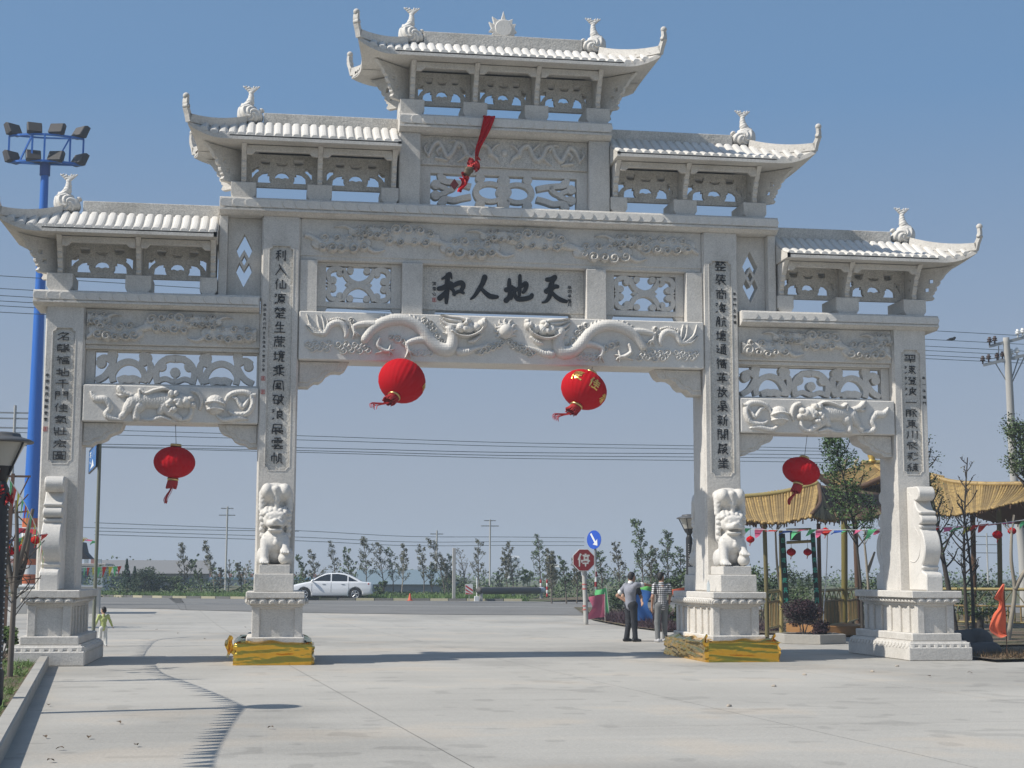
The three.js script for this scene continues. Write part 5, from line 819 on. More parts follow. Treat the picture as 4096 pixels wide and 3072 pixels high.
{ const t = thing('water_bottle', 'clear plastic water bottle standing on the right inner pedestal', 'bottle', null, [4.04, 1.36, 1.05]); mesh('bottle_body', lathe([[0, 0], [0.032, 0], [0.034, 0.01], [0.034, 0.05], [0.031, 0.06], [0.034, 0.07], [0.034, 0.14], [0.02, 0.19], [0.013, 0.2], [0.013, 0.215]], 16), new THREE.MeshPhysicalMaterial({ color: lin(0.8, 0.85, 0.88), transmission: 0.7, roughness: 0.15, thickness: 0 }), t); mesh('cap', T(lathe([[0, 0], [0.016, 0], [0.016, 0.022], [0, 0.022]], 12), 0, 0.213, 0), PAINT, t); }
// ---------------------------------------------------------------- masts, lamps, signs, wires
const BLUE = mat(0.010, 0.13, 0.50, 0.45), BLUED = mat(0.012, 0.055, 0.24, 0.5), BLACK = mat(0.015, 0.015, 0.016, 0.5), WHITE = mat(0.72, 0.72, 0.70, 0.55), ORANGE = mat(0.55, 0.13, 0.035, 0.7), STEEL = mat(0.32, 0.33, 0.33, 0.5, { metalness: 0.6 }), PALE = mat(0.42, 0.41, 0.38, 0.85), SIGNRED = mat(0.24, 0.012, 0.014, 0.55), SIGNBLUE = mat(0.008, 0.075, 0.46, 0.5), RUST = mat(0.11, 0.06, 0.035, 0.85);
{ // stadium mast; its head is a curved frame of bars with two rows of floodlights
  const t = thing('floodlight_mast', 'tall blue mast with two rows of floodlights behind the left side of the gate', 'floodlight mast', null, [-15.42, 0, -41.3]);
  mesh('pole', lathe([[0.37, 3.0], [0.30, 8], [0.22, 15.5], [0.175, 20.45]].map(([a, b]) => [a, b]), 24), BLUE, t);
  for (let i = 0; i < 10; i++) mesh('painted_band', lathe([[0.40 - i * 0.0035, i * 0.42 - 0.01], [0.40 - (i + 1) * 0.0035, i * 0.42 + 0.405]], 24), i % 2 ? ORANGE : WHITE, t);
  const f = mesh('platform_frame', [bar([0, 20.1, 0], [0, 20.7, 0], 0.24, 12)], BLUED, t), W = 1.68, arcp = (y, q) => Array.from({ length: 7 }, (_, i) => { const s = i / 6 * 2 - 1; return [s * W, y, 0.55 * (1 - s * s) * q - 0.1]; });
  const bars = []; for (const y of [20.7, 21.95]) { const a = arcp(y, 1), b = arcp(y + 0.06, -0.5); for (let i = 0; i < 6; i++) bars.push(beam(a[i], a[i + 1], 0.09, 0.09), beam(b[i], b[i + 1], 0.07, 0.07)); }
  const lo = arcp(20.7, 1), hi = arcp(21.95, 1); for (const i of [0, 2, 3, 5, 6]) bars.push(beam(lo[i], hi[i], 0.08, 0.08)); bars.push(beam(lo[1], hi[2], 0.07, 0.07), beam(lo[4], hi[5], 0.07, 0.07), beam(lo[0], [-W, 20.75, -0.3], 0.07, 0.07)); for (const s of [-1, 1]) bars.push(beam([s * W, 20.7, -0.1], [0, 20.65, 0], 0.09, 0.09));
  mesh('railing', bars, BLUE, f);
  for (const y of [20.98, 22.3]) for (let i = 0; i < 4; i++) {
    const s = (i - 1.5) / 1.5, a = s * 0.75, g = [plateX([[-0.2, -0.3], [0.05, -0.32], [0.22, -0.26], [0.3, 0.32], [0.1, 0.34], [-0.06, 0.24]], -0.33, 0.33, [], 0.03), beam([-0.32, -0.3, 0], [-0.32, 0.1, 0], 0.04, 0.05), beam([0.32, -0.3, 0], [0.32, 0.1, 0], 0.04, 0.05)];
    const o = mesh('floodlight', g.map((q) => q.applyMatrix4(new THREE.Matrix4().makeRotationFromEuler(new THREE.Euler(0.3, Math.PI - a, 0, 'YXZ'))).translate(s * 1.5, y, 0.45 * (1 - s * s) - 0.1)), mat(0.03, 0.024, 0.02, 0.6), t); void o;
  }
}
function lamp(label, p, bow) {
  const t = thing('garden_lamp', label, 'street lamp', null, p);
  const post = mesh('post', [lathe([[0.13, 0], [0.13, 0.5], [0.105, 0.55], [0.1, 2.72], [0.07, 2.78], [0.06, 2.85]], 8)], BLACK, t);
  const dots = []; for (let i = 0; i < 34; i++) for (let k = 0; k < 4; k++) { const a = k * 1.5708 + 0.4; dots.push(new THREE.IcosahedronGeometry(0.011, 0).translate(Math.cos(a) * 0.108, 0.35 + i * 0.066, Math.sin(a) * 0.108)); }
  const d = mesh('light_string', dots, WHITE, post); d.userData.kind = 'stuff';
  mesh('lamp_shade', lathe([[0.08, 2.86], [0.13, 2.98], [0.25, 3.24], [0.29, 3.28]], 24), new THREE.MeshPhysicalMaterial({ color: lin(0.55, 0.53, 0.47), roughness: 0.55, transmission: 0.3, thickness: 0, side: THREE.DoubleSide }), t);
  mesh('collar', lathe([[0.0, 2.78], [0.06, 2.8], [0.085, 2.86], [0.14, 2.99], [0.135, 3.0], [0, 2.92]], 24), BLACK, t);
  const ribs = []; for (let k = 0; k < 4; k++) { const a = k * 1.5708 + 0.5; ribs.push(bar([Math.cos(a) * 0.1, 2.88, Math.sin(a) * 0.1], [Math.cos(a) * 0.305, 3.29, Math.sin(a) * 0.305], 0.014, 6)); } mesh('rib', ribs, BLACK, t).userData.kind = 'stuff';
  mesh('cap', lathe([[0, 3.27], [0.36, 3.28], [0.37, 3.3], [0.33, 3.325], [0.22, 3.355], [0.21, 3.38], [0.2, 3.4], [0.05, 3.42], [0, 3.42]], 28), mat(0.09, 0.09, 0.09, 0.45), t);
  if (bow) { const g = []; for (let i = 0; i < 9; i++) { const m = new THREE.Matrix4().makeRotationFromEuler(new THREE.Euler(rr(-1, 1), rr(0, 6.3), rr(-0.8, 0.8))); g.push(grid(5, 5, (u, v) => [0.03 + 0.085 * v * Math.cos((u - 0.5) * 1.6), 0.085 * v * Math.sin((u - 0.5) * 1.6) + 0.03 * Math.sin(v * 6), 0.04 * Math.sin(u * 5)]).applyMatrix4(m).translate(0.04, 2.76 - 0.025 * i, 0.03)); } mesh('bow', g, REDS, t); }
  return t;
}
lamp('black garden lamp with a red bow at the left edge of the photo', [-7.93, 0.0, 11.55], true);
lamp('black garden lamp with white dotted post half hidden by the right inner pillar', [7.44, 0.05, -12.7], false);

const FLAGC = [mat(0.55, 0.04, 0.03, 0.8, { side: 2 }), mat(0.62, 0.11, 0.22, 0.8, { side: 2 }), mat(0.12, 0.52, 0.22, 0.8, { side: 2 }), mat(0.03, 0.10, 0.42, 0.8, { side: 2 }), mat(0.62, 0.55, 0.06, 0.8, { side: 2 }), mat(0.60, 0.20, 0.03, 0.8, { side: 2 })];
function bunting(label, pts, n, blow, cols, size = 0.26) {
  const t = thing('pennant_string', label, 'pennants', null, pts[0]), o = pts.map((p) => p.map((v, k) => v - pts[0][k])), s = spline(o, 120);
  mesh('cord', tube(o, 0.008, 60, 5), WHITE, t);
  for (let i = 0; i < n; i++) { const p = s[Math.floor((i + 0.5) / n * (s.length - 1))], q = s[Math.min(s.length - 1, Math.floor((i + 0.5) / n * (s.length - 1)) + 1)], d = V3(q[0] - p[0], q[1] - p[1], q[2] - p[2]).normalize(), w = size * 0.42, b = blow * rr(0.5, 1.2), h = size * rr(0.85, 1.15), tw = rr(-0.1, 0.1);
    mesh('pennant', grid(3, 4, (u, v) => { const k = (u - 0.5) * 2 * w * (1 - v); return [p[0] + d.x * k - b * h * v, p[1] + d.y * k - h * v * Math.sqrt(Math.max(0.02, 1 - b * b)) + 0.03 * Math.sin(v * 5 + i) * blow, p[2] + d.z * k + 0.05 * Math.sin(v * 4 + i * 2) * blow + tw * v]; }), cols[i % cols.length], t); }
}
bunting('pennants strung from the left lamp back towards the gate', [[-7.93, 2.95, 11.4], [-7.95, 2.6, 9.4], [-8.12, 2.25, 6.9], [-8.38, 1.95, 4.4], [-8.75, 2.0, 1.9]], 26, 0.1, [FLAGC[0], FLAGC[4], FLAGC[2]]);
bunting('pennants strung from the left lamp towards the camera', [[-7.93, 2.95, 11.7], [-7.95, 2.85, 14.5], [-7.95, 2.8, 17.5], [-7.9, 2.85, 21], [-7.82, 2.95, 24]], 42, 0.1, [FLAGC[0], FLAGC[1], FLAGC[4], FLAGC[2]]);
bunting('tangled bright pennants left of the left outer pillar', [[-9.6, 2.35, 3.6], [-9.2, 2.28, 3.3], [-8.9, 2.33, 3.0], [-8.6, 2.4, 2.6]], 11, 0.7, [FLAGC[0], FLAGC[2], FLAGC[4], FLAGC[1], FLAGC[3]], 0.2);
bunting('pennants between the left outer pillar and the blue sign pole', [[-9.4, 2.55, -5.9], [-8.95, 2.5, -6], [-8.66, 2.46, -6.05]], 5, 0.9, [FLAGC[1], FLAGC[2], FLAGC[4]], 0.18);
bunting('blown pennants in front of the pavilion between the right pillars', [[6.3, 2.8, -4.7], [7.75, 2.77, -4.48], [8.71, 2.78, -4.33], [9.9, 2.78, -4.1]], 15, 0.85, [FLAGC[1], FLAGC[2], FLAGC[1], FLAGC[0], FLAGC[3], FLAGC[2]], 0.27);
bunting('blown red and pink pennants right of the right outer pillar', [[10.2, 2.80, -3.1], [11.2, 2.83, -2.9], [11.9, 2.88, -2.82], [13.2, 3.05, -2.6]], 13, 0.85, [FLAGC[0], FLAGC[0], FLAGC[0], FLAGC[1], FLAGC[2], FLAGC[1], FLAGC[4]], 0.27);
bunting('limp pennants on the far side of the left arch', [[-8.9, 1.7, -1.2], [-9.2, 1.8, -5.3], [-9.3, 1.85, -9.5], [-8.6, 1.9, -11.5]], 22, 0.1, [FLAGC[0], FLAGC[4], FLAGC[2]]);

{ // stop sign and direction sign
  const t = thing('stop_sign', 'dark red octagonal stop sign on a pale post behind the right half of the arch', 'stop sign', null, [6.02, 0.0, -20.9]), y = 2.2, oct = (r) => Array.from({ length: 8 }, (_, i) => [Math.cos(i * Math.PI / 4 + Math.PI / 8) * r, y + Math.sin(i * Math.PI / 4 + Math.PI / 8) * r]);
  mesh('post', [tube([[0.03, 0, -0.06], [0.0, 1.0, -0.06], [-0.06, 2.45, -0.06]], 0.082, 10, 14)], PALE, t);
  const b = mesh('sign_plate', [plate(oct(0.41), -0.02, 0.0, [], 0.004).translate(-0.07, 0, 0.06), ], WHITE, t); mesh('sign_face', plate(oct(0.385), 0.0, 0.006, [], 0).translate(-0.07, 0, 0.06), SIGNRED, t); void b;
  mesh('character', T(glyph('停', -0.07, y, 0.38, 0.40, 0.055, 0.06, 0.008).clone(), 0, 0, 0), PAINT, t);
  const st = []; for (const yy of [1.35, 1.2, 0.62, 0.5]) st.push(T(lathe([[0.0855, 0], [0.0855, 0.05]], 14), 0.01 - yy * 0.02, yy, -0.06)); mesh('paper_scrap', st, SEAL, t).userData.kind = 'stuff';
}
{
  const t = thing('direction_sign', 'round blue sign with white arrow pointing down right behind the stop sign', 'road sign', null, [9.1, 0.2, -33.9]);
  mesh('post', tube([[0.06, 0, 0], [0, 3.3, 0]], 0.055, 2, 12), STEEL, t); for (let i = 0; i < 4; i++) mesh('painted_band', T(lathe([[0.058, 0], [0.058, 0.21]], 14), 0.04, 1.0 + i * 0.215, 0), i % 2 ? WHITE : SIGNRED, t);
  const m = new THREE.Matrix4().makeRotationY(-0.92).setPosition(-0.06, 3.0, 0.08), A = (g) => g.applyMatrix4(m);
  mesh('sign_face', A(plate(arc(0, 0, 0.4, 0.4, 0, 350, 35), -0.02, 0.0, [], 0.003)), SIGNBLUE, t);
  mesh('arrow', A(plate([[-0.21, 0.24], [-0.14, 0.29], [0.10, -0.07], [0.19, 0.02], [0.20, -0.26], [-0.06, -0.2], [0.03, -0.13]].reverse(), 0.0, 0.008, [], 0)), WHITE, t);
}
{
  const t = thing('blue_signboard', 'tall blue road signboard with white writing seen edge on inside the left arch', 'road sign', null, [-8.66, 0, -6.0]);
  mesh('post', tube([[-0.01, 0, 0], [0.0, 2.4, 0], [0.0, 4.75, 0.1]], 0.042, 4, 12), mat(0.16, 0.17, 0.13, 0.6), t);
  const m = new THREE.Matrix4().makeRotationY(-1.398).setPosition(-0.05, 0, 0.22), A = (g) => g.applyMatrix4(m), P2 = (n, g, k) => mesh(n, A(g), k, t), q = (s, x, y, w, h) => glyph(s, x, y, w, h, h * 0.13, 0.01, 0.003);
  P2('sign_face', cbox(-2.66, -0.02, 4.19, 4.72, -0.02, 0.01, 0.004), mat(0.025, 0.13, 0.36, 0.5)); P2('frame', plate(bandOutline([[-2.68, 4.18], [0, 4.18], [0, 4.73], [-2.68, 4.73], [-2.68, 4.181]], 0.035), -0.024, 0.016, [], 0.003), BLACK);
  P2('lettering', mergeGeometries([q('高', -2.1, 4.58, 0.5, 0.16), q('山', -2.1, 4.42, 0.5, 0.12), q('川', -0.9, 4.58, 0.7, 0.16)].map(norm)), WHITE); P2('arrow', plate([[-2.1, 4.24], [-1.6, 4.32], [-1.3, 4.44], [-1.0, 4.32], [-0.8, 4.25]].reverse(), 0.01, 0.014, [], 0), WHITE);
}
// flags on sticks
function flag(label, p, top, mtl, outline, lean = [0, 0]) { const t = thing('flag', label, 'flag', null, p); mesh('stick', bar([0, 0, 0], [lean[0], top, lean[1]], 0.014, 6), PALE, t); const [x0, x1, y0, y1, ph] = outline; mesh('cloth', grid(14, 14, (u, v) => { const y = y0 + (y1 - y0) * v, lx = lean[0] * y / top, e = x1 * (0.86 + 0.14 * Math.sin(v * 7 + ph)) - 0.05 * Math.sin(v * 3 + ph); return [lx + x0 + (e - x0) * u, y + 0.04 * Math.sin(u * 4 + ph) * u - 0.05 * u, 0.07 * Math.sin(u * 5 + v * 4 + ph) * u]; }), mtl, t); return t; }
const cloth = (r, g, b) => new THREE.MeshPhysicalMaterial({ color: lin(r, g, b), roughness: 0.85, side: THREE.DoubleSide, transmission: 0.25, thickness: 0 });
flag('pink flag on a stick left of the stop sign post', [7.05, 0.04, -22.5], 1.05, cloth(0.48, 0.10, 0.17), [0, -0.62, 0.18, 0.98, 1]);
flag('bright green flag on a stick right of the stop sign post', [7.45, 0.05, -23.5], 1.25, cloth(0.14, 0.58, 0.2), [0, -0.50, 0.26, 1.18, 2.2], [-0.12, 0]);
flag('blue flag on a pale stick left of the man in the grey shirt', [6.9, 0.04, -17.2], 1.25, cloth(0.03, 0.15, 0.46), [-0.02, 0.62, 0.22, 1.2, 0.4], [-0.06, 0]);
flag('orange red flag on a stick behind the man in the checked shirt', [8.62, 0.04, -16.0], 1.3, cloth(0.62, 0.12, 0.05), [0, -0.9, 0.15, 1.3, 0.8], [0, 0]);
flag('green flag behind the bottle on the right inner pedestal', [8.3, 0.05, -20.2], 1.4, cloth(0.14, 0.55, 0.12), [0, -0.6, 1.0, 1.35, 2.4], [0, 0]);
{ // the tall torn orange flag at the right
  const t = thing('flag', 'tall tattered orange flag on a thin stick right of the right outer pedestal', 'flag', null, [10.07, 0.03, 1.64]);
  mesh('stick', tube([[0, 0, 0], [-0.04, 0.6, 0.07], [-0.11, 1.52, 0.19]], 0.011, 12, 6), RUST, t);
  const out = spline([[-0.11, 1.5, 0], [-0.24, 1.35, 0], [-0.33, 1.24, 0], [-0.32, 1.2, 0], [-0.20, 1.14, 0], [-0.215, 1.0, 0], [-0.29, 0.9, 0], [-0.38, 0.7, 0], [-0.41, 0.58, 0], [-0.33, 0.49, 0], [-0.2, 0.43, 0], [-0.04, 0.47, 0]], 40);
  mesh('cloth', grid(16, out.length - 1, (u, v) => { const e = out[Math.round(v * (out.length - 1))], y = 1.5 - 1.0 * v, sx = -0.04 - 0.07 * (y - 0.5), f = 0.05 * Math.sin(u * 6 + v * 9) * u + 0.02 * Math.sin(u * 14 - v * 7); return [sx + (e[0] - sx) * u, y + (e[1] - y) * u, 0.07 + 0.12 * (y - 0.5) + f]; }), cloth(0.72, 0.13, 0.05), t);
}
// wires and poles
const CABLE = mat(0.06, 0.085, 0.10, 0.7);
function wires(list, label, group, r, sag) { for (const [i, [a, b]] of list.entries()) { const d = V3(b[0] - a[0], b[1] - a[1], b[2] - a[2]), e = (k) => [a[0] + d.x * k, a[1] + d.y * k, a[2] + d.z * k], m = e(0.5), c = [e(-0.8), e(0), [m[0], m[1] - sag, m[2]], e(1), e(1.4)].map((p, i) => i === 0 || i === 4 ? [p[0], p[1] + sag * 0.6, p[2]] : p); const o = thing('power_line', label.replace('#', ['topmost', 'second from the top', 'third from the top', 'fourth from the top', 'fifth from the top', 'lowest'][i === list.length - 1 ? 5 : i]), 'power line', group, c[1]); mesh('cable', tube(c.map((p) => p.map((v, k) => v - c[1][k])), r, 30, 4), CABLE, o); } }
wires([[[-13.08, 10.81, -17.4], [19.95, 10.86, -23]], [[-13.07, 10.43, -17.5], [19.96, 10.52, -23]], [[-13.07, 10.21, -17.5], [19.96, 10.26, -23]], [[-13.06, 10.04, -17.5], [19.97, 10.11, -23.1]], [[-13.06, 9.89, -17.5], [19.97, 9.93, -23.1]], [[-13.06, 9.69, -17.5], [19.97, 9.8, -23.1]]], '# of the six power lines behind the upper part of the gate', 'power lines of the near pole', 0.011, 0.06);
wires([[[-3.24, 10.2, -64.4], [22.4, 10.05, -65.5]], [[-3.24, 9.94, -64.4], [22.41, 9.84, -65.5]], [[-3.22, 9.46, -64.5], [22.42, 9.55, -65.6]], [[-3.22, 9.29, -64.5], [22.42, 9.33, -65.6]], [[-3.22, 9.18, -64.5], [22.42, 9.1, -65.6]]], '# of the five power lines crossing the main arch below the lanterns', 'middle distance power lines', 0.02, 0.1);
wires([[[-1.27, 7.66, -181.7], [30.5, 7.35, -197.2]], [[-1.25, 6.78, -181.8], [30.5, 6.66, -197.2]], [[-1.24, 6.28, -181.8], [30.5, 6.11, -197.3]]], '# of the three faint far power lines just above the tree tops', 'far power lines', 0.045, 0.35);
{ const t = thing('utility_pole', 'concrete utility pole with two crossarms of insulators at the right edge', 'utility pole', null, [23.3, 0.2, -23.4]);
  mesh('pole', tube([[0.12, 0, -0.2], [0, 2.5, 0], [-0.32, 5, 0.2], [-0.58, 8.7, 0.6], [-0.74, 10.42, 0.8]], (s) => 0.19 - 0.07 * s, 20, 16), PALE, t);
  const arm = (a, b, n, name) => mesh(name, [beam(a, b, 0.09, 0.11)], STEEL, t); arm([-1.36, 10.08, 0.66], [1.2, 10.75, 1.1], 0, 'crossarm'); arm([-1.56, 9.38, 0.54], [1.2, 10.05, 1.1], 0, 'crossarm');
  mesh('brace', [bar([-1.1, 9.45, 0.6], [-0.6, 8.66, 0.58], 0.02), bar([-0.2, 9.7, 0.7], [-0.55, 8.66, 0.58], 0.025), bar([0.0, 9.75, 0.8], [-0.5, 8.66, 0.58], 0.025), bar([-1.0, 10.1, 0.7], [-0.98, 9.5, 0.6], 0.02), bar([0.2, 10.4, 0.9], [0.2, 9.75, 0.85], 0.03)], STEEL, t);
  const ins = (x, y, z, m) => mesh('insulator', lathe([[0, -0.16], [0.03, -0.16], [0.03, -0.05], [0.1, -0.03], [0.1, 0.0], [0.05, 0.01], [0.09, 0.05], [0.09, 0.08], [0.04, 0.09], [0.06, 0.14], [0, 0.16]], 12).translate(x, y, z), m, t);
  for (const [x, y, z, w] of [[-1.36, 10.28, 0.7], [-1.16, 10.32, 0.72], [-1.58, 9.58, 0.54], [-1.36, 9.64, 0.58], [-1.04, 9.70, 0.62], [-0.84, 9.75, 0.65], [-0.5, 9.85, 0.7, 1], [-0.3, 9.9, 0.74, 1], [-0.3, 10.58, 0.86, 1], [-0.12, 10.62, 0.9, 1]]) ins(x, y, z, w ? WHITE : mat(0.05, 0.028, 0.022, 0.4)); }
function farPole(label, x, z, h, arms) { const t = thing('far_utility_pole', label, 'utility pole', null, [x, 0.25, z]); mesh('pole', bar([0, 0, 0], [0.02, h, 0], 0.075, 8), PALE, t); arms.forEach(([y, w]) => mesh('crossarm', beam([-w, h - y, 0], [w, h - y, 0], 0.06, 0.08), STEEL, t)); }
farPole('tall thin far utility pole behind the trees right of the main arch centre', 13.6, -98, 6.1, [[0.1, 0.5], [0.55, 0.75]]); farPole('shorter far utility pole next to the tall one', 9.3, -100, 5.2, [[0.3, 0.55]]); farPole('far utility pole left of the left inner pillar', -8.2, -96, 6.9, [[0.15, 0.5], [0.7, 0.65]]);
farPole('distant utility pole right of the right outer pillar', 64.3, -110.7, 5.6, [[0.3, 1.6], [1.1, 1.6], [1.9, 1.2]]);
farPole('utility pole mostly hidden behind the blue mast', -18.2, -53, 10.3, [[0.4, 1.5], [1.2, 1.6], [0.7, 1.0]]);
{ const t = thing('lattice_pylon', 'dark steel lattice pole with a crossarm at the left edge', 'pylon', null, [-12.2, 0, -15.6]); mesh('lattice', [beam([0, 0, 0], [0.05, 4.6, 0], 0.09, 0.09), beam([-0.5, 4.52, 0], [0.55, 4.52, 0], 0.06, 0.06), beam([-0.35, 3.4, 0], [0.5, 3.5, 0], 0.05, 0.05), bar([0.02, 3.4, 0], [0.5, 4.5, 0], 0.02), bar([0.02, 3.4, 0], [-0.45, 4.5, 0], 0.02), bar([-0.4, 4.0, 0], [0.5, 3.1, 0], 0.02), bar([0.5, 4.0, 0], [-0.3, 3.0, 0], 0.02)], RUST, t); }

{ const w = thing('marked_power_line', 'far power line carrying small red and white markers across the left arch', 'power line', null, [-47.5, 8.5, -169]); mesh('cable', tube([[-3, 0.1, 0], [18.8, -0.9, -2.5], [46.5, -1.1, -7.2]], 0.045, 30, 4), CABLE, w); for (let i = 0; i < 9; i++) if (i !== 4) mesh('marker', bar([0.4 + i * 1.03 + 3.4, 0.06 - i * 0.048 - 0.1, -0.9 - i * 0.1], [0.4 + i * 1.03 + 3.78, 0.04 - i * 0.048 - 0.1, -0.92 - i * 0.1], 0.10, 8), i % 2 ? SIGNRED : SEAL, w); }
// ---------------------------------------------------------------- along the road
{ // grey beam barrier with its chevron board, posts and bollards
  const t = thing('beam_barrier', 'long dark grey road barrier beam with white end across the main arch', 'barrier', null, [6.3, 0.32, -50.3]);
  mesh('beam', [tube([[0, 0.55, 0], [2.2, 0.52, -3.2], [4.3, 0.5, -6.4]], 0.19, 8, 16)], mat(0.085, 0.08, 0.075, 0.7), t); mesh('end_cap', tube([[4.3, 0.5, -6.4], [4.62, 0.49, -6.85]], 0.20, 2, 16), mat(0.5, 0.55, 0.62, 0.5), t); mesh('number', glyph('自', 0, 0, 0.2, 0.26, 0.05, 0, 0.01).clone().applyMatrix4(new THREE.Matrix4().makeRotationY(-0.3).setPosition(4.42, 0.49, -6.38)), BLACK, t);
  for (const [x, z, h] of [[0.12, -0.1, 0.7], [2.4, -3.5, 0.45], [3.0, -4.4, 0.45], [4.5, -6.6, 0.45]]) mesh('post', cbox(x - 0.08, x + 0.08, 0, h, z - 0.08, z + 0.08), PALE, t); mesh('post', tube([[-0.05, 0, -0.5], [-0.05, 1.25, -0.5]], 0.04, 2, 8), WHITE, t);
  const c = thing('chevron_board', 'small red and white striped warning board at the left end of the barrier', 'warning sign', null, [5.78, 0.31, -50.4]); mesh('board', cbox(-0.2, 0.2, 0.36, 0.9, -0.02, 0.0, 0.003), WHITE, c); for (let i = 0; i < 3; i++) { const y = 0.86 - i * 0.2, pts = [[-0.19, y], [0.19, y - 0.26], [0.19, y - 0.36], [-0.19, y - 0.1]].map(([a, b]) => [a, Math.max(0.37, Math.min(0.89, b))]).reverse(); mesh('red_stripe', plate(pts, 0.0, 0.006, [], 0), mat(0.5, 0.03, 0.02, 0.6), c); } mesh('stake', bar([0, 0, -0.03], [0, 0.9, -0.03], 0.02), STEEL, c);
  [['left one of two red and white bollards at the barrier end', 11.1], ['right one of two red and white bollards at the barrier end', 11.48]].forEach(([l, x]) => { const b = thing('bollard', l, 'bollard', null, [x, 0.42, -58.8]); for (let i = 0; i < 5; i++) mesh('painted_band', T(lathe([[0, 0], [0.06, 0], [0.06, 0.2], [0, 0.2]], 12), 0, i * 0.2, 0), i % 2 ? WHITE : mat(0.4, 0.02, 0.02, 0.6), b); });
  const k = thing('traffic_cone', 'small orange traffic cone on the far kerb right of the white car', 'traffic cone', null, [2.75, 0.31, -51.6]); mesh('cone', lathe([[0, 0], [0.17, 0], [0.17, 0.03], [0.1, 0.04], [0.03, 0.4], [0, 0.4]], 14), mat(0.6, 0.09, 0.03, 0.6), k);
  const q = thing('concrete_post', 'pale slender concrete post standing alone by the far kerb', 'post', null, [5.12, 0.28, -51.7]); mesh('post', cbox(-0.085, 0.085, 0, 2.85, -0.085, 0.085), PALE, q);
  const w = thing('white_block', 'small white marker block at the foot of the chevron board', 'marker block', null, [6.15, 0.3, -50.2]); mesh('block', cbox(-0.12, 0.12, 0, 0.28, -0.1, 0.1), WHITE, w);
}
struct('far_embankment', [grid(20, 2, (u, v) => [-60 + 120 * u, 0.2 + 0.45 * Math.sin(v * Math.PI / 2), -92 - 24 * v])], FIELD);
{ // far buildings
  const bm = (r, g, b) => mat(r, g, b, 0.9);
  const house = (label, x, y, z, w, h, d, wall, roof, wins, parapet) => { const t = thing('far_building', label, 'building', null, [x, y, z]); mesh('wall', cbox(-w / 2, w / 2, 0, h, -d, 0, 0.02), wall, t); const r = mesh('roof', parapet ? cbox(-w / 2 - 0.2, w / 2 + 0.2, h, h + 0.2, -d, 0.2, 0.02) : plateX([[0.4, h - 0.05], [-d / 2, h + 1.1], [-d - 0.4, h - 0.05]], -w / 2 - 0.2, w / 2 + 0.2), roof, t); if (parapet) for (let i = 0; i < Math.floor(w / 0.5); i++) mesh('parapet_block', cbox(-w / 2 + i * 0.5 + 0.05, -w / 2 + i * 0.5 + 0.35, h + 0.2, h + 0.55, -0.2, 0.1), i % 2 ? wall : bm(0.45, 0.22, 0.18), r); for (const [wx, wy, ww, wh] of wins) mesh('window', cbox(wx - ww / 2, wx + ww / 2, wy, wy + wh, -0.1, 0.02, 0.01), bm(0.06, 0.10, 0.12), t); };
  house('pale blue flat roofed far building left of the blue sign pole', -21.4, 0.3, -92, 8, 2.0, 6, bm(0.42, 0.47, 0.50), bm(0.5, 0.45, 0.42), [[-2, 0.6, 1.1, 1], [0.4, 0.6, 1.3, 1], [2.4, 0.6, 1.1, 1]], true);
  house('long low grey far building behind the conifer', -14.5, 0.3, -104, 9, 1.5, 6, bm(0.24, 0.24, 0.24), bm(0.2, 0.2, 0.2), [[-3, 0.4, 0.8, 0.7], [0, 0.4, 0.8, 0.7], [3, 0.4, 0.8, 0.7]], false);
  house('low far shed with pale blue roof in the left arch', -6.6, 0.3, -120, 16, 0.9, 5, bm(0.5, 0.5, 0.5), bm(0.2, 0.36, 0.48), [[-3, 0.2, 1, 0.5]], true);
  house('pale far apartment block behind the trees on the right', 105, 0.3, -665, 4.6, 9.2, 8, bm(0.55, 0.53, 0.48), bm(0.5, 0.5, 0.48), [[-2, 1, 0.9, 1.1], [0, 1, 0.9, 1.1], [2, 1, 0.9, 1.1], [-2, 3.4, 0.9, 1.1], [0, 3.4, 0.9, 1.1], [2, 3.4, 0.9, 1.1]], false);
  house('white far house with pitched roof behind the stop sign', 104.6, 0.3, -563, 3.6, 4.6, 6, bm(0.6, 0.58, 0.52), bm(0.55, 0.52, 0.45), [[-1.5, 2.2, 1, 1.2], [1.5, 2.2, 1, 1.2]], false);
  house('low blue grey far factory roof right of the car', 5.6, 0.25, -90, 6.5, 0.75, 5, bm(0.20, 0.24, 0.27), bm(0.16, 0.22, 0.26), [[-6, 0.3, 1.2, 0.6], [4, 0.3, 1.2, 0.6]], false);
  const t = thing('roofed_wall', 'dark tiled roof corner and low wall showing behind the left outer pillar', 'building', null, [-12.9, 0.12, -31]); mesh('wall', cbox(-1.5, 1.72, 0, 1.05, -0.4, 0, 0.02), PALE, t); mesh('wall_cap', cbox(-1.5, 1.8, 1.05, 1.14, -0.45, 0.05, 0.02), WHITE, t); mesh('roof', plate([[-1.5, 2.15], [1.35, 2.15], [1.12, 2.4], [1.02, 2.8], [-1.5, 2.85]], -1.2, 0.4, [], 0.02), mat(0.03, 0.03, 0.035, 0.7), t); mesh('post', cbox(0.72, 0.86, 1.14, 2.16, -0.3, -0.15), BARKD, t); mesh('post', cbox(-1.4, -1.26, 1.14, 2.16, -0.3, -0.15), BARKD, t);
}
{ const t = thing('banner', 'red cloth banner tied across the foot of the blue mast', 'banner', null, [-11.2, 2.72, -10.4]); mesh('cloth', grid(10, 3, (u, v) => [u * 0.62, v * 0.13 + 0.015 * Math.sin(u * 6), 0.04 * Math.sin(u * 9)]), cloth(0.6, 0.03, 0.06), t); mesh('tie', bar([0, 0, 0], [0, -2.7, 0], 0.02), RUST, t); mesh('tie', bar([0.62, 0, 0], [0.62, -2.7, 0], 0.02), RUST, t); }
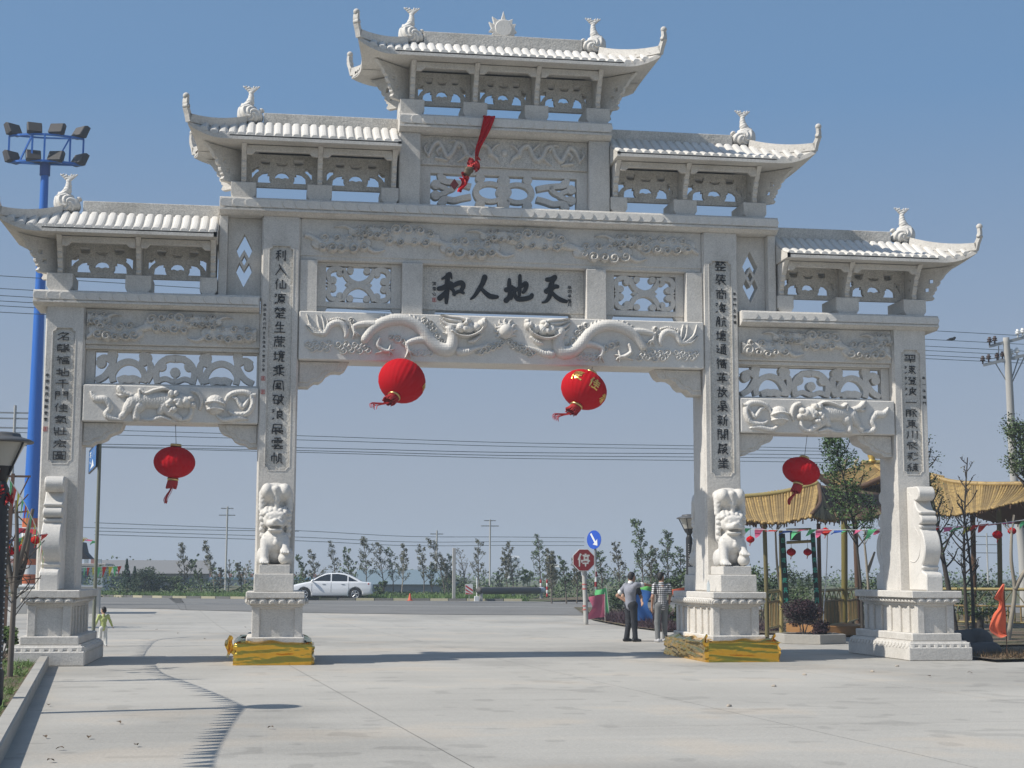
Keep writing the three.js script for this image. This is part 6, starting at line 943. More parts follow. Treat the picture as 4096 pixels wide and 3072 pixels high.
// ---------------------------------------------------------------- white car (nose to the left)
{
  const t = thing('parked_car', 'white four door saloon car standing on the far side of the road', 'car', null, [-1.38, 0.31, -53.9], -0.08);
  // side outline, x forward is to the left (negative)
  const low = spline([[-2.28, 0.30], [-2.30, 0.52], [-2.24, 0.70], [-1.9, 0.84], [-1.25, 0.97], [-0.6, 1.0], [0.4, 0.99], [1.3, 0.99], [1.9, 0.99], [2.2, 0.95], [2.29, 0.80], [2.27, 0.5], [2.2, 0.30], [1.0, 0.20], [-1.0, 0.20], [-2.0, 0.22]], 120, true);
  const inside = (pl, x, y) => { let c = false, d = 9; for (let i = 0, j = pl.length - 1; i < pl.length; j = i++) { const [ax, ay] = pl[j], [bx, by] = pl[i]; if ((ay > y) !== (by > y) && x < (bx - ax) * (y - ay) / (by - ay) + ax) c = !c; const ex = bx - ax, ey = by - ay, k = Math.max(0, Math.min(1, ((x - ax) * ex + (y - ay) * ey) / (ex * ex + ey * ey || 1e-9))); d = Math.min(d, Math.hypot(x - ax - ex * k, y - ay - ey * k)); } return c ? -d : d; };
  const cab = spline([[-1.25, 0.9], [-1.1, 1.0], [-0.62, 1.28], [-0.25, 1.43], [0.3, 1.475], [0.85, 1.42], [1.3, 1.24], [1.72, 1.0], [1.85, 0.9], [0.3, 0.85]], 80, true);
  const sm = (a, b, k) => { const h = Math.max(k - Math.abs(a - b), 0) / k; return Math.max(a, b) + h * h * k * 0.25; };
  const f = (x, y, z) => {
    const az = Math.abs(z), hw = 0.885 - 0.10 * Math.pow(Math.abs(x) / 2.3, 4) - 0.05 * sst(0.55, 1.0, y) - 0.03 * sst(0.45, 0.2, y), a = sm(inside(low, x, y), az - hw, 0.12);
    const b = sm(inside(cab, x, y), az - (0.80 - 0.36 * Math.max(0, y - 0.95)), 0.10); let d = smin(a, b, 0.06);
    for (const wx of [-1.38, 1.36]) { const q = Math.max(Math.hypot(x - wx, y - 0.33) - 0.375, 0.62 - az); d = Math.max(d, -q); }
    return d;
  };
  const PAINTW = new THREE.MeshPhysicalMaterial({ color: lin(0.75, 0.76, 0.77), roughness: 0.35, clearcoat: 0.8, clearcoatRoughness: 0.08 }), GLASS = new THREE.MeshPhysicalMaterial({ color: lin(0.012, 0.014, 0.016), roughness: 0.08, clearcoat: 1 }), TYRE = mat(0.02, 0.02, 0.02, 0.9), RIM = mat(0.55, 0.56, 0.57, 0.3, { metalness: 0.8 });
  mesh('body', nets(f, [[-2.4, 0.12, -0.98], [2.4, 1.56, 0.98]], 0.034), PAINTW, t);
  const side = (pts, s, off = 0.006) => { const q = (x, y) => [x, y, s * (0.80 - 0.36 * Math.max(0, y - 0.95) + off)]; const tri = THREE.ShapeUtils.triangulateShape(pts.map((p) => new THREE.Vector2(...p)), []); return quads(tri.map((k) => k.map((i) => q(...pts[i])))); };
  for (const s of [1, -1]) {
    mesh('window', side([[-0.98, 1.01], [-0.55, 1.26], [-0.2, 1.385], [0.02, 1.41], [0.02, 1.01]], s), GLASS, t); mesh('window', side([[0.09, 1.01], [0.09, 1.415], [0.45, 1.415], [0.8, 1.365], [0.92, 1.31], [0.92, 1.01]], s), GLASS, t); mesh('window', side([[0.99, 1.01], [0.99, 1.285], [1.25, 1.15], [1.5, 1.015]], s), GLASS, t);
    const zs = s * 0.842; for (const x of [-0.42, 0.6]) mesh('door_handle', cbox(x, x + 0.17, 0.86, 0.885, Math.min(zs, zs + s * 0.035), Math.max(zs, zs + s * 0.035), 0.008), RIM, t);
    for (const x of [-0.98, 0.055, 1.0]) mesh('door_seam', tube([[x, 0.42, s * 0.888], [x, 0.7, s * 0.878], [x + 0.01, 0.99, s * 0.815]], 0.006, 8, 4), BLACK, t);
    mesh('wing_mirror', blob([[-0.95, 1.04, s * 0.86, -0.93, 1.05, s * 1.0, 0.04, 0.07], [-0.92, 1.05, s * 0.98, 0.06, 0.07, 0.08]], 0.02), PAINTW, t);
    mesh('tail_light', blob([[2.06, 0.87, s * 0.72, 2.2, 0.84, s * 0.66, 0.075, 0.06]], 0.02), mat(0.35, 0.02, 0.02, 0.3), t); mesh('headlight', blob([[-2.1, 0.68, s * 0.66, -1.88, 0.76, s * 0.77, 0.06, 0.05]], 0.02), mat(0.5, 0.52, 0.55, 0.15), t);
    for (const wx of [-1.38, 1.36]) {
      const w = mesh('wheel', T(new THREE.CylinderGeometry(0.2, 0.2, 0.2, 20).rotateX(Math.PI / 2), wx, 0.33, s * 0.76), BLACK, t); mesh('tyre', T(new THREE.TorusGeometry(0.255, 0.075, 10, 32).scale(1, 1, 1.4), wx, 0.33, s * 0.76), TYRE, w);
      const sp = [T(new THREE.TorusGeometry(0.195, 0.018, 6, 28), wx, 0.33, s * 0.865)]; for (let i = 0; i < 5; i++) { const a = i * 1.2566 + 0.3; for (const o of [-0.13, 0.13]) sp.push(bar([wx, 0.33, s * 0.86], [wx + Math.cos(a + o) * 0.195, 0.33 + Math.sin(a + o) * 0.195, s * 0.865], 0.022, 5)); } mesh('rim', sp, RIM, w);
    }
  }
  const ws = (u, v, x0, y0, x1, y1, w0, w1) => { const k = v, w = w0 + (w1 - w0) * k; return [x0 + (x1 - x0) * k - 0.02 * Math.sin(k * 3.14), y0 + (y1 - y0) * k + 0.035 * (1 - (u * 2 - 1) ** 2), (u * 2 - 1) * w]; };
  mesh('windscreen', grid(8, 6, (u, v) => ws(u, v, -1.12, 1.015, -0.36, 1.405, 0.72, 0.60)), GLASS, t); mesh('rear_window', grid(8, 6, (u, v) => ws(u, v, 1.66, 1.04, 1.02, 1.385, 0.7, 0.6)), GLASS, t);
  mesh('sill', [cbox(-0.95, 0.93, 0.2, 0.27, -0.86, 0.86, 0.02)], BLACK, t); mesh('number_plate', cbox(2.27, 2.30, 0.68, 0.8, -0.22, 0.22, 0.005), SIGNBLUE, t);
  const r = thing('red_box', 'flat red board lying on the kerb just behind the white car', 'board', null, [-0.95, 0.34, -55.6]); mesh('board', cbox(-0.42, 0.42, 0, 0.22, -0.08, 0.08), mat(0.5, 0.1, 0.07, 0.8), r);
}

// ---------------------------------------------------------------- people
const SKIN = mat(0.36, 0.20, 0.13, 0.6), SKINP = mat(0.42, 0.26, 0.18, 0.6), HAIR = mat(0.012, 0.010, 0.009, 0.6), EYE = mat(0.02, 0.015, 0.012, 0.3), LIP = mat(0.26, 0.10, 0.08, 0.6);
function handPrims(w, dir, up, s = 1) { // palm with five curled fingers, root at the wrist
  const d = V3(...dir).normalize(), u = V3(...up).addScaledVector(d, -V3(...up).dot(d)).normalize(), n = d.clone().cross(u), P = (a, b, c) => [w[0] + (d.x * a + u.x * b + n.x * c) * s, w[1] + (d.y * a + u.y * b + n.y * c) * s, w[2] + (d.z * a + u.z * b + n.z * c) * s], g = [];
  const add = (a, b, r0, r1) => g.push(Object.assign([...a, ...b, r0 * s, r1 * s], { k: 0.006 }));
  for (const b of [-0.028, -0.010, 0.010, 0.028]) add(P(0, b * 0.6, 0), P(0.085, b, 0), 0.019, 0.014);
  [[-0.033, 0.060, 0.0075], [-0.012, 0.078, 0.0085], [0.010, 0.082, 0.009], [0.032, 0.072, 0.0085]].forEach(([b, l, r]) => { add(P(0.085, b, 0), P(0.085 + l * 0.5, b * 1.15, 0.008), r, r * 0.95); add(P(0.085 + l * 0.5, b * 1.15, 0.008), P(0.085 + l * 0.9, b * 1.15, 0.03), r * 0.95, r * 0.8); });
  add(P(0.02, 0.025, 0.005), P(0.06, 0.06, 0.015), 0.013, 0.0105); add(P(0.06, 0.06, 0.015), P(0.095, 0.065, 0.028), 0.0105, 0.008);
  return g;
}
// J: joints in the figure's own frame (it faces +z, its left is +x). H scales it.
function person(label, pos, turn, H, J, look) {
  const t = thing('person', label, 'person', null, pos, turn), k = H / 1.73, S = (l) => l.map((p) => Object.assign(p.map((v) => v * k), { k: (p.k ?? 0.035) * k }));
  const seg = (a, b, r0, r1) => [...J[a], ...J[b], r0, r1], cx = J.chest, pv = J.pelvis, nk = J.neck, hd = J.head, ya = look.headYaw, hx = (x, y, z) => [hd[0] + x * Math.cos(ya) + z * Math.sin(ya), hd[1] + y, hd[2] - x * Math.sin(ya) + z * Math.cos(ya)];
  const e = look.child ? 1.28 : 1; const E = (x, y, z, r) => [...hx(x * e, y * e, z * e), r * e, r * e, r * e];
  const body = [[...pv, ...cx, 0.125, 0.13], [...cx, nk[0], nk[1] - 0.05, nk[2], 0.13, 0.07], [...nk, hd[0], hd[1] - 0.02, hd[2], 0.055, 0.055], seg('sL', 'eL', 0.045, 0.038), seg('eL', 'wL', 0.038, 0.027), seg('sR', 'eR', 0.045, 0.038), seg('eR', 'wR', 0.038, 0.027), [...cx, ...J.sL, 0.09, 0.05], [...cx, ...J.sR, 0.09, 0.05], seg('hL', 'kL', 0.075, 0.05), seg('kL', 'aL', 0.05, 0.035), seg('hR', 'kR', 0.075, 0.05), seg('kR', 'aR', 0.05, 0.035), [...hx(0, 0.035 * e, -0.01), 0.076 * e, 0.098 * e, 0.09 * e], [...hx(0, -0.045 * e, 0.022 * e), 0.058 * e, 0.07 * e, 0.066 * e]];
  for (const s of [-1, 1]) body.push(Object.assign([...hx(s * 0.074 * e, 0, -0.005), 0.012, 0.032, 0.02], { k: 0.008 }));
  body.push(Object.assign([...hx(0, 0.02 * e, 0.085 * e), ...hx(0, -0.02 * e, 0.104 * e), 0.009, 0.015], { k: 0.012 }), Object.assign([...hx(0, -0.085 * e, 0.068 * e), 0.028, 0.02, 0.02], { k: 0.02 }));
  const dir = (a, b) => J[b].map((v, i) => v - J[a][i]);
  const gs = [blob(S(body), 0.013 * k, 0.03 * k)]; for (const q of ['L', 'R']) gs.push(blob(S(handPrims(J['w' + q], look['hand' + q] ?? dir('e' + q, 'w' + q), look.palm ?? [0, 0, 1], look.child ? 0.85 : 1)), 0.006 * k, 0.006));
  const b = mesh('body', gs, look.skin ?? SKIN, t);
  mesh('eyes', [-1, 1].map((s) => T(new THREE.SphereGeometry(0.011 * e * k, 10, 8), ...hx(s * 0.032 * e, 0.012 * e, 0.083 * e).map((v) => v * k))), EYE, b); mesh('mouth', blob(S([[...hx(-0.02, -0.055 * e, 0.084 * e), ...hx(0.02, -0.055 * e, 0.084 * e), 0.006, 0.006]]), 0.004), LIP, b);
  const hf = field(S([[...hx(0, 0.062 * e, -0.022 * e), 0.084 * e, 0.083 * e, 0.092 * e], [...hx(0, 0.0, -0.05 * e), 0.074 * e, 0.075 * e, 0.06 * e]]), 0.03 * k), hb = bounds(S([[...hx(0, 0.05, -0.02), 0.13 * e, 0.13 * e, 0.13 * e]]), 0.02);
  mesh('hair', nets((x, y, z) => { const [px, py, pz] = [x / k - hd[0], y / k - hd[1], z / k - hd[2]], fz = px * Math.sin(ya) + pz * Math.cos(ya); return Math.max(hf(x, y, z) + 0.004 * k * Math.sin(x * 160) * Math.sin(y * 150 + z * 130), (fz > 0.02 * e ? 1 : -1) * 0 + Math.min(fz - 0.018 * e, 0.045 * e + fz * 0.35 - py) * k); }, hb, 0.009 * k), look.hair ?? HAIR, t);
  const sh = [[pv[0], pv[1] - 0.06, pv[2], ...pv, 0.128, 0.132], [...pv, ...cx, 0.132, 0.135], [cx[0] - 0.05, cx[1], cx[2], cx[0] + 0.05, cx[1], cx[2], 0.125, 0.125], [...cx, nk[0], nk[1] - 0.03, nk[2], 0.11, 0.07], [...cx, ...J.sL, 0.095, 0.068], [...cx, ...J.sR, 0.095, 0.068]];
  for (const q of ['L', 'R']) { const a = J['s' + q], m = J['e' + q], f = look.long ? 1 : 0.62; sh.push([...a, ...a.map((v, i) => v + (m[i] - v) * f), 0.068, look.long ? 0.053 : 0.062]); if (look.long) sh.push([...m, ...m.map((v, i) => v + (J['w' + q][i] - v) * 0.92), 0.055, 0.045]); }
  const sg = blob(S(sh), 0.015 * k, 0.05 * k); if (look.shirtUV) { const p = sg.attributes.position, uv = new Float32Array(p.count * 2); for (let i = 0; i < p.count; i++) { uv[i * 2] = Math.atan2(p.getX(i), p.getZ(i)) * 0.17; uv[i * 2 + 1] = p.getY(i); } sg.setAttribute('uv', new THREE.BufferAttribute(uv, 2)); mesh('shirt', keepUV(sg), look.shirt, t); } else mesh('shirt', sg, look.shirt, t);
  if (look.trim) { const tr = []; for (const q of ['L', 'R']) { const a = J['s' + q], m = J['e' + q]; tr.push([...a.map((v, i) => v + (m[i] - v) * 0.58), ...a.map((v, i) => v + (m[i] - v) * 0.66), 0.067, 0.067]); } tr.push([nk[0], nk[1] - 0.035, nk[2], nk[0], nk[1] - 0.02, nk[2], 0.073, 0.07]); mesh('shirt_trim', blob(S(tr), 0.012 * k, 0.01), WHITE, t); }
  const tf = (q) => [[...J['h' + q], ...J['k' + q], 0.092, 0.07], [...J['k' + q], J['a' + q][0], J['a' + q][1] + 0.02, J['a' + q][2], 0.075, 0.062]];
  mesh('trousers', blob(S([[pv[0] - 0.05, pv[1] - 0.04, pv[2], pv[0] + 0.05, pv[1] - 0.04, pv[2], 0.13, 0.13], ...tf('L'), ...tf('R')]), 0.015 * k, 0.04 * k), look.trousers, t);
  for (const q of ['L', 'R']) { const a = J['a' + q], d = look['foot' + q] ?? [0, 0, 1]; mesh('shoe', nets((() => { const f = field(S([[a[0] - d[0] * 0.06, 0.045, a[2] - d[2] * 0.06, a[0] + d[0] * 0.15, 0.035, a[2] + d[2] * 0.15, 0.045, 0.035], [...a, a[0], 0.04, a[2], 0.045, 0.045]]), 0.03 * k); return (x, y, z) => Math.max(f(x, y, z), 0.004 - y); })(), [[(a[0] - 0.25) * k, -0.02, (a[2] - 0.25) * k], [(a[0] + 0.25) * k, 0.16 * k, (a[2] + 0.25) * k]], 0.011 * k), look.shoes, t); }
  return t;
}
const stand = { pelvis: [0, 0.96, 0], chest: [0, 1.26, 0.0], neck: [0, 1.49, -0.01], head: [0, 1.60, 0.02], sL: [0.185, 1.40, -0.01], eL: [0.235, 1.12, -0.03], wL: [0.235, 0.88, 0.04], sR: [-0.185, 1.40, -0.01], eR: [-0.235, 1.12, -0.03], wR: [-0.235, 0.88, 0.04], hL: [0.09, 0.90, 0], kL: [0.10, 0.49, 0.02], aL: [0.11, 0.08, -0.01], hR: [-0.09, 0.90, 0], kR: [-0.10, 0.49, 0.02], aR: [-0.11, 0.08, -0.01] };
const checks = sized(tex(128, 128, (u, v) => { const a = (u * 2) % 1 < 0.5, b = (v * 2) % 1 < 0.5, c = a && b ? 0.015 : a || b ? 0.22 : 0.75; return [c, c, c * 1.02]; }), 0.105);
const greyShirt = sized(tex(64, 64, (u, v) => { const k = 0.8 + 0.4 * vnoise(u * 32, v * 32, 32); return [0.24 * k, 0.25 * k, 0.29 * k]; }), 0.3);
// faces away to the right, right arm held out, left hand on the hip
person('man in grey short sleeved shirt and black trousers pointing with an outstretched arm', [4.50, 0.0, -7.7], 2.0, 1.75, { ...stand, eR: [-0.24, 1.43, 0.27], wR: [-0.17, 1.41, 0.53], sR: [-0.19, 1.42, 0.02], eL: [0.40, 1.15, -0.12], wL: [0.20, 0.99, 0.03], aL: [0.13, 0.08, -0.05], aR: [-0.12, 0.08, 0.05], chest: [0.0, 1.27, -0.02], neck: [0, 1.5, 0.0], head: [0, 1.61, 0.05] }, { headYaw: 0.1, shirt: new THREE.MeshStandardMaterial({ map: greyShirt, roughness: 0.85 }), trim: 1, trousers: mat(0.018, 0.02, 0.026, 0.85), shoes: mat(0.012, 0.012, 0.012, 0.35), handR: [0.1, 0.02, 1], handL: [-0.8, -0.5, 0.3] });
person('man in dark shirt facing the camera behind the man in the grey shirt', [4.66, 0.0, -8.35], 0.25, 1.72, { ...stand, eR: [-0.30, 1.14, 0.10], wR: [-0.16, 1.0, 0.24], eL: [0.27, 1.12, 0.06], wL: [0.20, 0.98, 0.24] }, { headYaw: -0.2, skin: SKINP, shirt: mat(0.02, 0.02, 0.025, 0.85), trousers: mat(0.02, 0.02, 0.024, 0.9), shoes: mat(0.012, 0.012, 0.012, 0.5) });
person('man in black and white checked shirt and grey trousers seen from behind', [5.24, 0.0, -7.42], 3.3, 1.76, { ...stand, aL: [0.12, 0.08, -0.02], aR: [-0.15, 0.08, 0.16], kR: [-0.12, 0.49, 0.10], kL: [0.11, 0.49, 0.03], eL: [0.25, 1.12, -0.02], wL: [0.24, 0.87, 0.05], eR: [-0.25, 1.12, 0], wR: [-0.22, 0.9, 0.1] }, { headYaw: -0.9, shirtUV: 1, shirt: new THREE.MeshStandardMaterial({ map: checks, roughness: 0.85 }), trousers: mat(0.16, 0.165, 0.165, 0.9), shoes: mat(0.42, 0.42, 0.43, 0.7) });
person('toddler in pale green top and white trousers walking away past the left outer pedestal', [-8.50, 0.0, -6.5], 3.55, 0.92, { ...stand, head: [0, 1.55, 0.05], neck: [0, 1.40, 0], sL: [0.20, 1.33, 0], sR: [-0.20, 1.33, 0], eL: [0.30, 1.08, 0.02], wL: [0.36, 0.86, 0.08], eR: [-0.32, 1.08, 0.02], wR: [-0.42, 0.88, 0.06], pelvis: [0, 0.86, 0], chest: [0, 1.16, 0], hL: [0.1, 0.78, 0], hR: [-0.1, 0.78, 0], kL: [0.11, 0.42, 0.04], kR: [-0.11, 0.42, -0.02], aL: [0.12, 0.08, 0.06], aR: [-0.12, 0.08, -0.08] }, { child: 1, long: 1, headYaw: 0.5, skin: SKINP, shirt: mat(0.46, 0.52, 0.20, 0.9), trousers: mat(0.65, 0.65, 0.62, 0.9), shoes: mat(0.5, 0.5, 0.5, 0.7) });

// ---------------------------------------------------------------- bamboo pavilion, planter
{
  const t = thing('bamboo_pavilion', 'bamboo pavilion with tan bamboo roofs behind the right side of the gate', 'pavilion'), Q = (n, g, m, label) => mesh(n, g, m, t, label);
  const bTex = (r, g, b) => sized(tex(256, 256, (u, v) => { const k = 0.62 + 0.5 * fbm(u, v, 6, 4) + 0.25 * (vnoise(u * 60, v * 60, 64) - 0.5), m = sst(0.5, 0.75, fbm(u + 0.4, v + 0.1, 10, 3)) * 0.5; return [(r + (0.16 - r) * m) * k, (g + (0.09 - g) * m) * k, (b + (0.03 - b) * m) * k]; }), 1.1);
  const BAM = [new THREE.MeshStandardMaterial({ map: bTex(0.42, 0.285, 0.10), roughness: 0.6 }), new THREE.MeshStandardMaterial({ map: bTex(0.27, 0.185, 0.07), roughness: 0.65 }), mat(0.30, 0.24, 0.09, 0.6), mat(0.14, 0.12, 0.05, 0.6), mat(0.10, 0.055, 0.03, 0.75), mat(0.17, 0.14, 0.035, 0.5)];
  // roof face of laid poles from a top line to an eave line
  const slope = (name, top, bot, n, sag, m, r = 0.045, over = 0.06) => {
    const A = top.length > 2 ? spline(top, 60) : null, B = bot.length > 2 ? spline(bot, 60) : null, P = (S, L, u) => { if (!S) return L[0].map((v, k) => v + (L[1][k] - v) * u); const q = u * (S.length - 1), i = Math.min(S.length - 2, Math.floor(q)), f = q - i; return S[i].map((v, k) => v + (S[i + 1][k] - v) * f); };
    const line = (u, ex) => { const a = P(A, top, u), b = P(B, bot, u); return [0, 0.35, 0.7, 1 + ex].map((s) => [a[0] + (b[0] - a[0]) * s, a[1] + (b[1] - a[1]) * s - sag * 4 * s * (1 - Math.min(1, s)), a[2] + (b[2] - a[2]) * s]); };
    const g = [[], []]; for (let i = 0; i < n; i++) { const l = line((i + 0.5) / n, rr(0, over)); g[rnd() < 0.6 ? 0 : 1].push(tube(l, r * rr(0.85, 1.1), 6, 6)); }
    const o = Q(name, g[0].length ? g[0] : g[1], m[0]); if (g[1].length && g[0].length) mesh('pole', g[1], m[1], o).userData.kind = 'stuff'; o.userData.kind = 'stuff';
    mesh('underlay', grid(12, 6, (u, v) => { const l = spline(line(u, 0), 6); const q = l[Math.min(l.length - 1, Math.round(v * (l.length - 1)))]; return [q[0], q[1] - 0.05, q[2]]; }), BAM[4], o);
    const fr = []; for (let i = 0; i < n; i++) { const b = line((i + rnd()) / n, 0)[3]; fr.push(bar(b, [b[0] + rr(-0.05, 0.05), b[1] - rr(0.06, 0.17), b[2]], 0.018, 4)); } mesh('eave_fringe', fr, BAM[4], o).userData.kind = 'stuff';
  };
  const ridge = (pts, r = 0.07, m = BAM[2]) => Q('ridge_pole', tube(pts, r, 24, 8), m);
  const A1 = [[7.5, 3.74, -9.5], [8.0, 3.76, -9.4], [9.03, 3.87, -9.24], [10.09, 4.14, -9.04]], A2 = [[6.85, 3.2, -6.6], [7.12, 3.12, -6.57], [7.73, 3.03, -6.49], [8.31, 3.07, -6.42], [8.88, 3.2, -6.3]];
  slope('roof_slope', A1, A2, 44, 0.10, [BAM[0], BAM[1]]); ridge(A1.map(([x, y, z]) => [x, y + 0.06, z]));
  slope('roof_slope', [[7.5, 3.74, -9.5], [10.09, 4.14, -9.04]], [[7.9, 3.1, -12.2], [10.3, 3.3, -11.6]], 30, 0.06, [BAM[0], BAM[1]]);
  slope('roof_slope', [[10.09, 4.12, -9.04], [10.1, 4.13, -9.06]], [[8.9, 3.2, -6.3], [9.4, 3.12, -6.9], [10.02, 3.16, -7.6]], 14, 0.04, [BAM[0], BAM[1]]);
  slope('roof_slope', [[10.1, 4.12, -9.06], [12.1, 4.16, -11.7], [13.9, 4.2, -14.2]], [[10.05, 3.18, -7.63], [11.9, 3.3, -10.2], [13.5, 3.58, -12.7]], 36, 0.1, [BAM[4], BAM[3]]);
  ridge([[8.9, 3.24, -6.3], [9.6, 3.6, -7.6], [10.1, 4.16, -9.05]], 0.06, BAM[4]); ridge([[10.05, 3.22, -7.63], [10.08, 3.6, -8.3], [10.1, 4.14, -9.06]], 0.05, BAM[4]);
  // main roof, two tiers
  slope('roof_slope', [[13.9, 4.75, -16.6], [15.0, 4.75, -16.5]], [[12.9, 4.0, -14.4], [14.6, 3.72, -14.4]], 20, 0.05, [BAM[0], BAM[1]]);
  slope('roof_slope', [[15.0, 4.75, -16.5], [16.2, 4.8, -16.6]], [[14.6, 3.72, -14.4], [16.8, 3.8, -14.2]], 24, 0.05, [BAM[0], BAM[1]]);
  slope('roof_slope', [[14.7, 5.35, -17.3], [15.9, 5.35, -17.2]], [[12.55, 4.86, -15.7], [13.1, 4.52, -15.68], [13.9, 4.52, -15.54], [14.9, 4.78, -15.4]], 32, 0.04, [BAM[0], BAM[1]], 0.045, 0.04);
  slope('roof_slope', [[15.0, 5.38, -17.3], [16.0, 5.38, -17.2]], [[14.9, 4.78, -15.4], [15.9, 4.5, -15.6], [17, 4.9, -16.2]], 24, 0.04, [BAM[0], BAM[1]], 0.045, 0.04);
  Q('eave_roll', tube([[12.5, 4.88, -15.66], [12.8, 4.62, -15.62], [13.3, 4.46, -15.6], [13.9, 4.52, -15.5], [14.5, 4.76, -15.4], [14.95, 4.82, -15.35]], 0.085, 30, 8), BAM[4]);
  ridge([[14.6, 5.4, -17.25], [15.3, 5.42, -17.2], [16.1, 5.5, -17.15]], 0.08);
  Q('roof_finial', lathe([[0, 0], [0.17, 0], [0.17, 0.08], [0.1, 0.12], [0.15, 0.25], [0.08, 0.36], [0.1, 0.42], [0.04, 0.5], [0, 0.56]], 14).translate(14.98, 5.4, -17.3), mat(0.42, 0.27, 0.05, 0.45, { metalness: 0.4 }));
  for (const x of [13.9, 14.25]) Q('roof_ornament', blob([[x, 5.2, -17.0, x + 0.05, 5.42, -17.0, 0.05, 0.045], [x + 0.05, 5.42, -17.0, x + 0.13, 5.5, -17.0, 0.04, 0.03], [x, 5.2, -17, x - 0.1, 5.3, -17, 0.035, 0.02]], 0.018), mat(0.36, 0.3, 0.2, 0.7));
  // right wing
  const D1 = [[14.7, 4.66, -12.4], [15.3, 4.36, -11.6], [16.59, 4.25, -10.06], [18.2, 4.3, -7.6]], D2 = [[13.6, 3.42, -10.2], [14.24, 3.42, -9.5], [14.75, 3.5, -8.9], [15.39, 3.7, -7.8], [17.0, 4.0, -5.4]];
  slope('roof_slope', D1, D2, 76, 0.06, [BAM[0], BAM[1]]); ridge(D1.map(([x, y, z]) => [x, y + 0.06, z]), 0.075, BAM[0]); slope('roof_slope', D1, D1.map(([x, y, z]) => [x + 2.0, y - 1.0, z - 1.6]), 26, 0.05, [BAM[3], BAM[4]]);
  // posts, rails
  const post = (a, b, r, m) => Q('post', tube([a, [(a[0] + b[0]) / 2 + 0.01, (a[1] + b[1]) / 2, (a[2] + b[2]) / 2], b], r, 10, 10), m);
  for (const [a, b, r, m] of [[[7.95, 0.02, -7.2], [7.85, 3.0, -6.95], 0.055, BAM[3]], [[9.14, 0.02, -9.6], [9.08, 2.9, -9.3], 0.055, BAM[2]], [[10.2, 0.02, -9.5], [10.12, 3.1, -9.2], 0.055, BAM[4]], [[12.34, 0.05, -13.28], [12.28, 3.4, -12.9], 0.095, BAM[5]], [[14.2, 0.05, -16.9], [14.1, 3.6, -16.7], 0.08, BAM[4]], [[15.72, 0.02, -11.7], [15.6, 3.7, -11.3], 0.075, BAM[4]], [[15.98, 0.02, -10.6], [15.88, 3.9, -10.2], 0.07, BAM[3]], [[7.2, 0.02, -10.5], [7.2, 3.2, -10.3], 0.06, BAM[3]], [[17.3, 0.02, -7.8], [17.2, 3.9, -7.6], 0.075, BAM[3]]]) post(a, b, r, m);
  const rail = (a, b, r = 0.035, m = BAM[2]) => Q('rail', bar(a, b, r, 7), m), fence = (a, b, n, y0, y1, y2) => { for (const y of [y0, y1, y2]) rail([a[0], y, a[1]], [b[0], y, b[1]], y === y2 ? 0.045 : 0.03, BAM[y === y1 ? 1 : 2]); for (let i = 1; i < n; i++) { const u = i / n + rr(-0.006, 0.006), x = a[0] + (b[0] - a[0]) * u, z = a[1] + (b[1] - a[1]) * u; Q('baluster', bar([x, y0, z], [x, y1, z], 0.024, 6), BAM[i % 3 === 0 ? 3 : 1]); } for (let i = 0; i < n / 2; i++) { const u = i / (n / 2), v = (i + 1) / (n / 2), q = (s) => [a[0] + (b[0] - a[0]) * s, a[1] + (b[1] - a[1]) * s], [x, z] = q(u), [X, Z] = q(v); Q('brace', bar([x, i % 2 ? y1 : y2, z], [X, i % 2 ? y2 : y1, Z], 0.016, 5), BAM[3]); } };
  fence([7.95, -7.2], [9.1, -9.6], 8, 0.33, 1.0, 1.28); fence([10.2, -9.5], [12.3, -13.2], 20, 0.3, 0.98, 1.28); fence([14.3, -10.9], [16.2, -9.4], 14, 0.4, 0.85, 1.32); fence([12.5, -13.4], [14.2, -16.9], 10, 0.3, 0.95, 1.28);
  Q('bench', cbox(10.4, 12.2, 0.0, 0.30, -12.9, -10.2, 0.02), mat(0.30, 0.15, 0.05, 0.8));
  // hanging couplet boards and the name board
  const BRD = mat(0.012, 0.022, 0.02, 0.55), GRN = mat(0.05, 0.36, 0.26, 0.6);
  for (const [x0, y0, x1, y1, z, txt] of [[8.76, 2.8, 9.0, 0.95, -8.5, '自書遠古慶長浪'], [9.58, 2.82, 9.78, 0.95, -8.35, '誰辛青雲波高月']]) {
    const m = Q('couplet_board', plate([[x0 + 0.08, y1], [x1, y1], [x1 - 0.08, y0], [x0, y0]], z - 0.015, z + 0.015, [], 0.004), BRD); [...txt].forEach((c, i) => { const k = (i + 0.6) / 7, x = (x0 + x1) / 2 - 0.04 + 0.08 * k; mesh('character', glyph(c, x, y0 + (y1 - y0) * k - 0.02, 0.10, 0.12, 0.02, z + 0.016, 0.004), GRN, m); });
  }
  Q('name_plaque', cbox(9.04, 9.34, 2.62, 2.86, -8.45, -8.42, 0.01), mat(0.07, 0.08, 0.075, 0.6)); rail([8.95, 2.56, -8.46], [9.62, 2.6, -8.4], 0.04, BAM[2]); rail([8.95, 2.9, -8.46], [9.62, 2.92, -8.4], 0.035, BAM[2]);
  Q('cord', tube([[10.0, 2.85, -8.2], [9.98, 1.8, -8.3], [9.85, 0.9, -8.2], [9.82, 0.1, -8.2]], 0.014, 16, 5), WHITE);
}
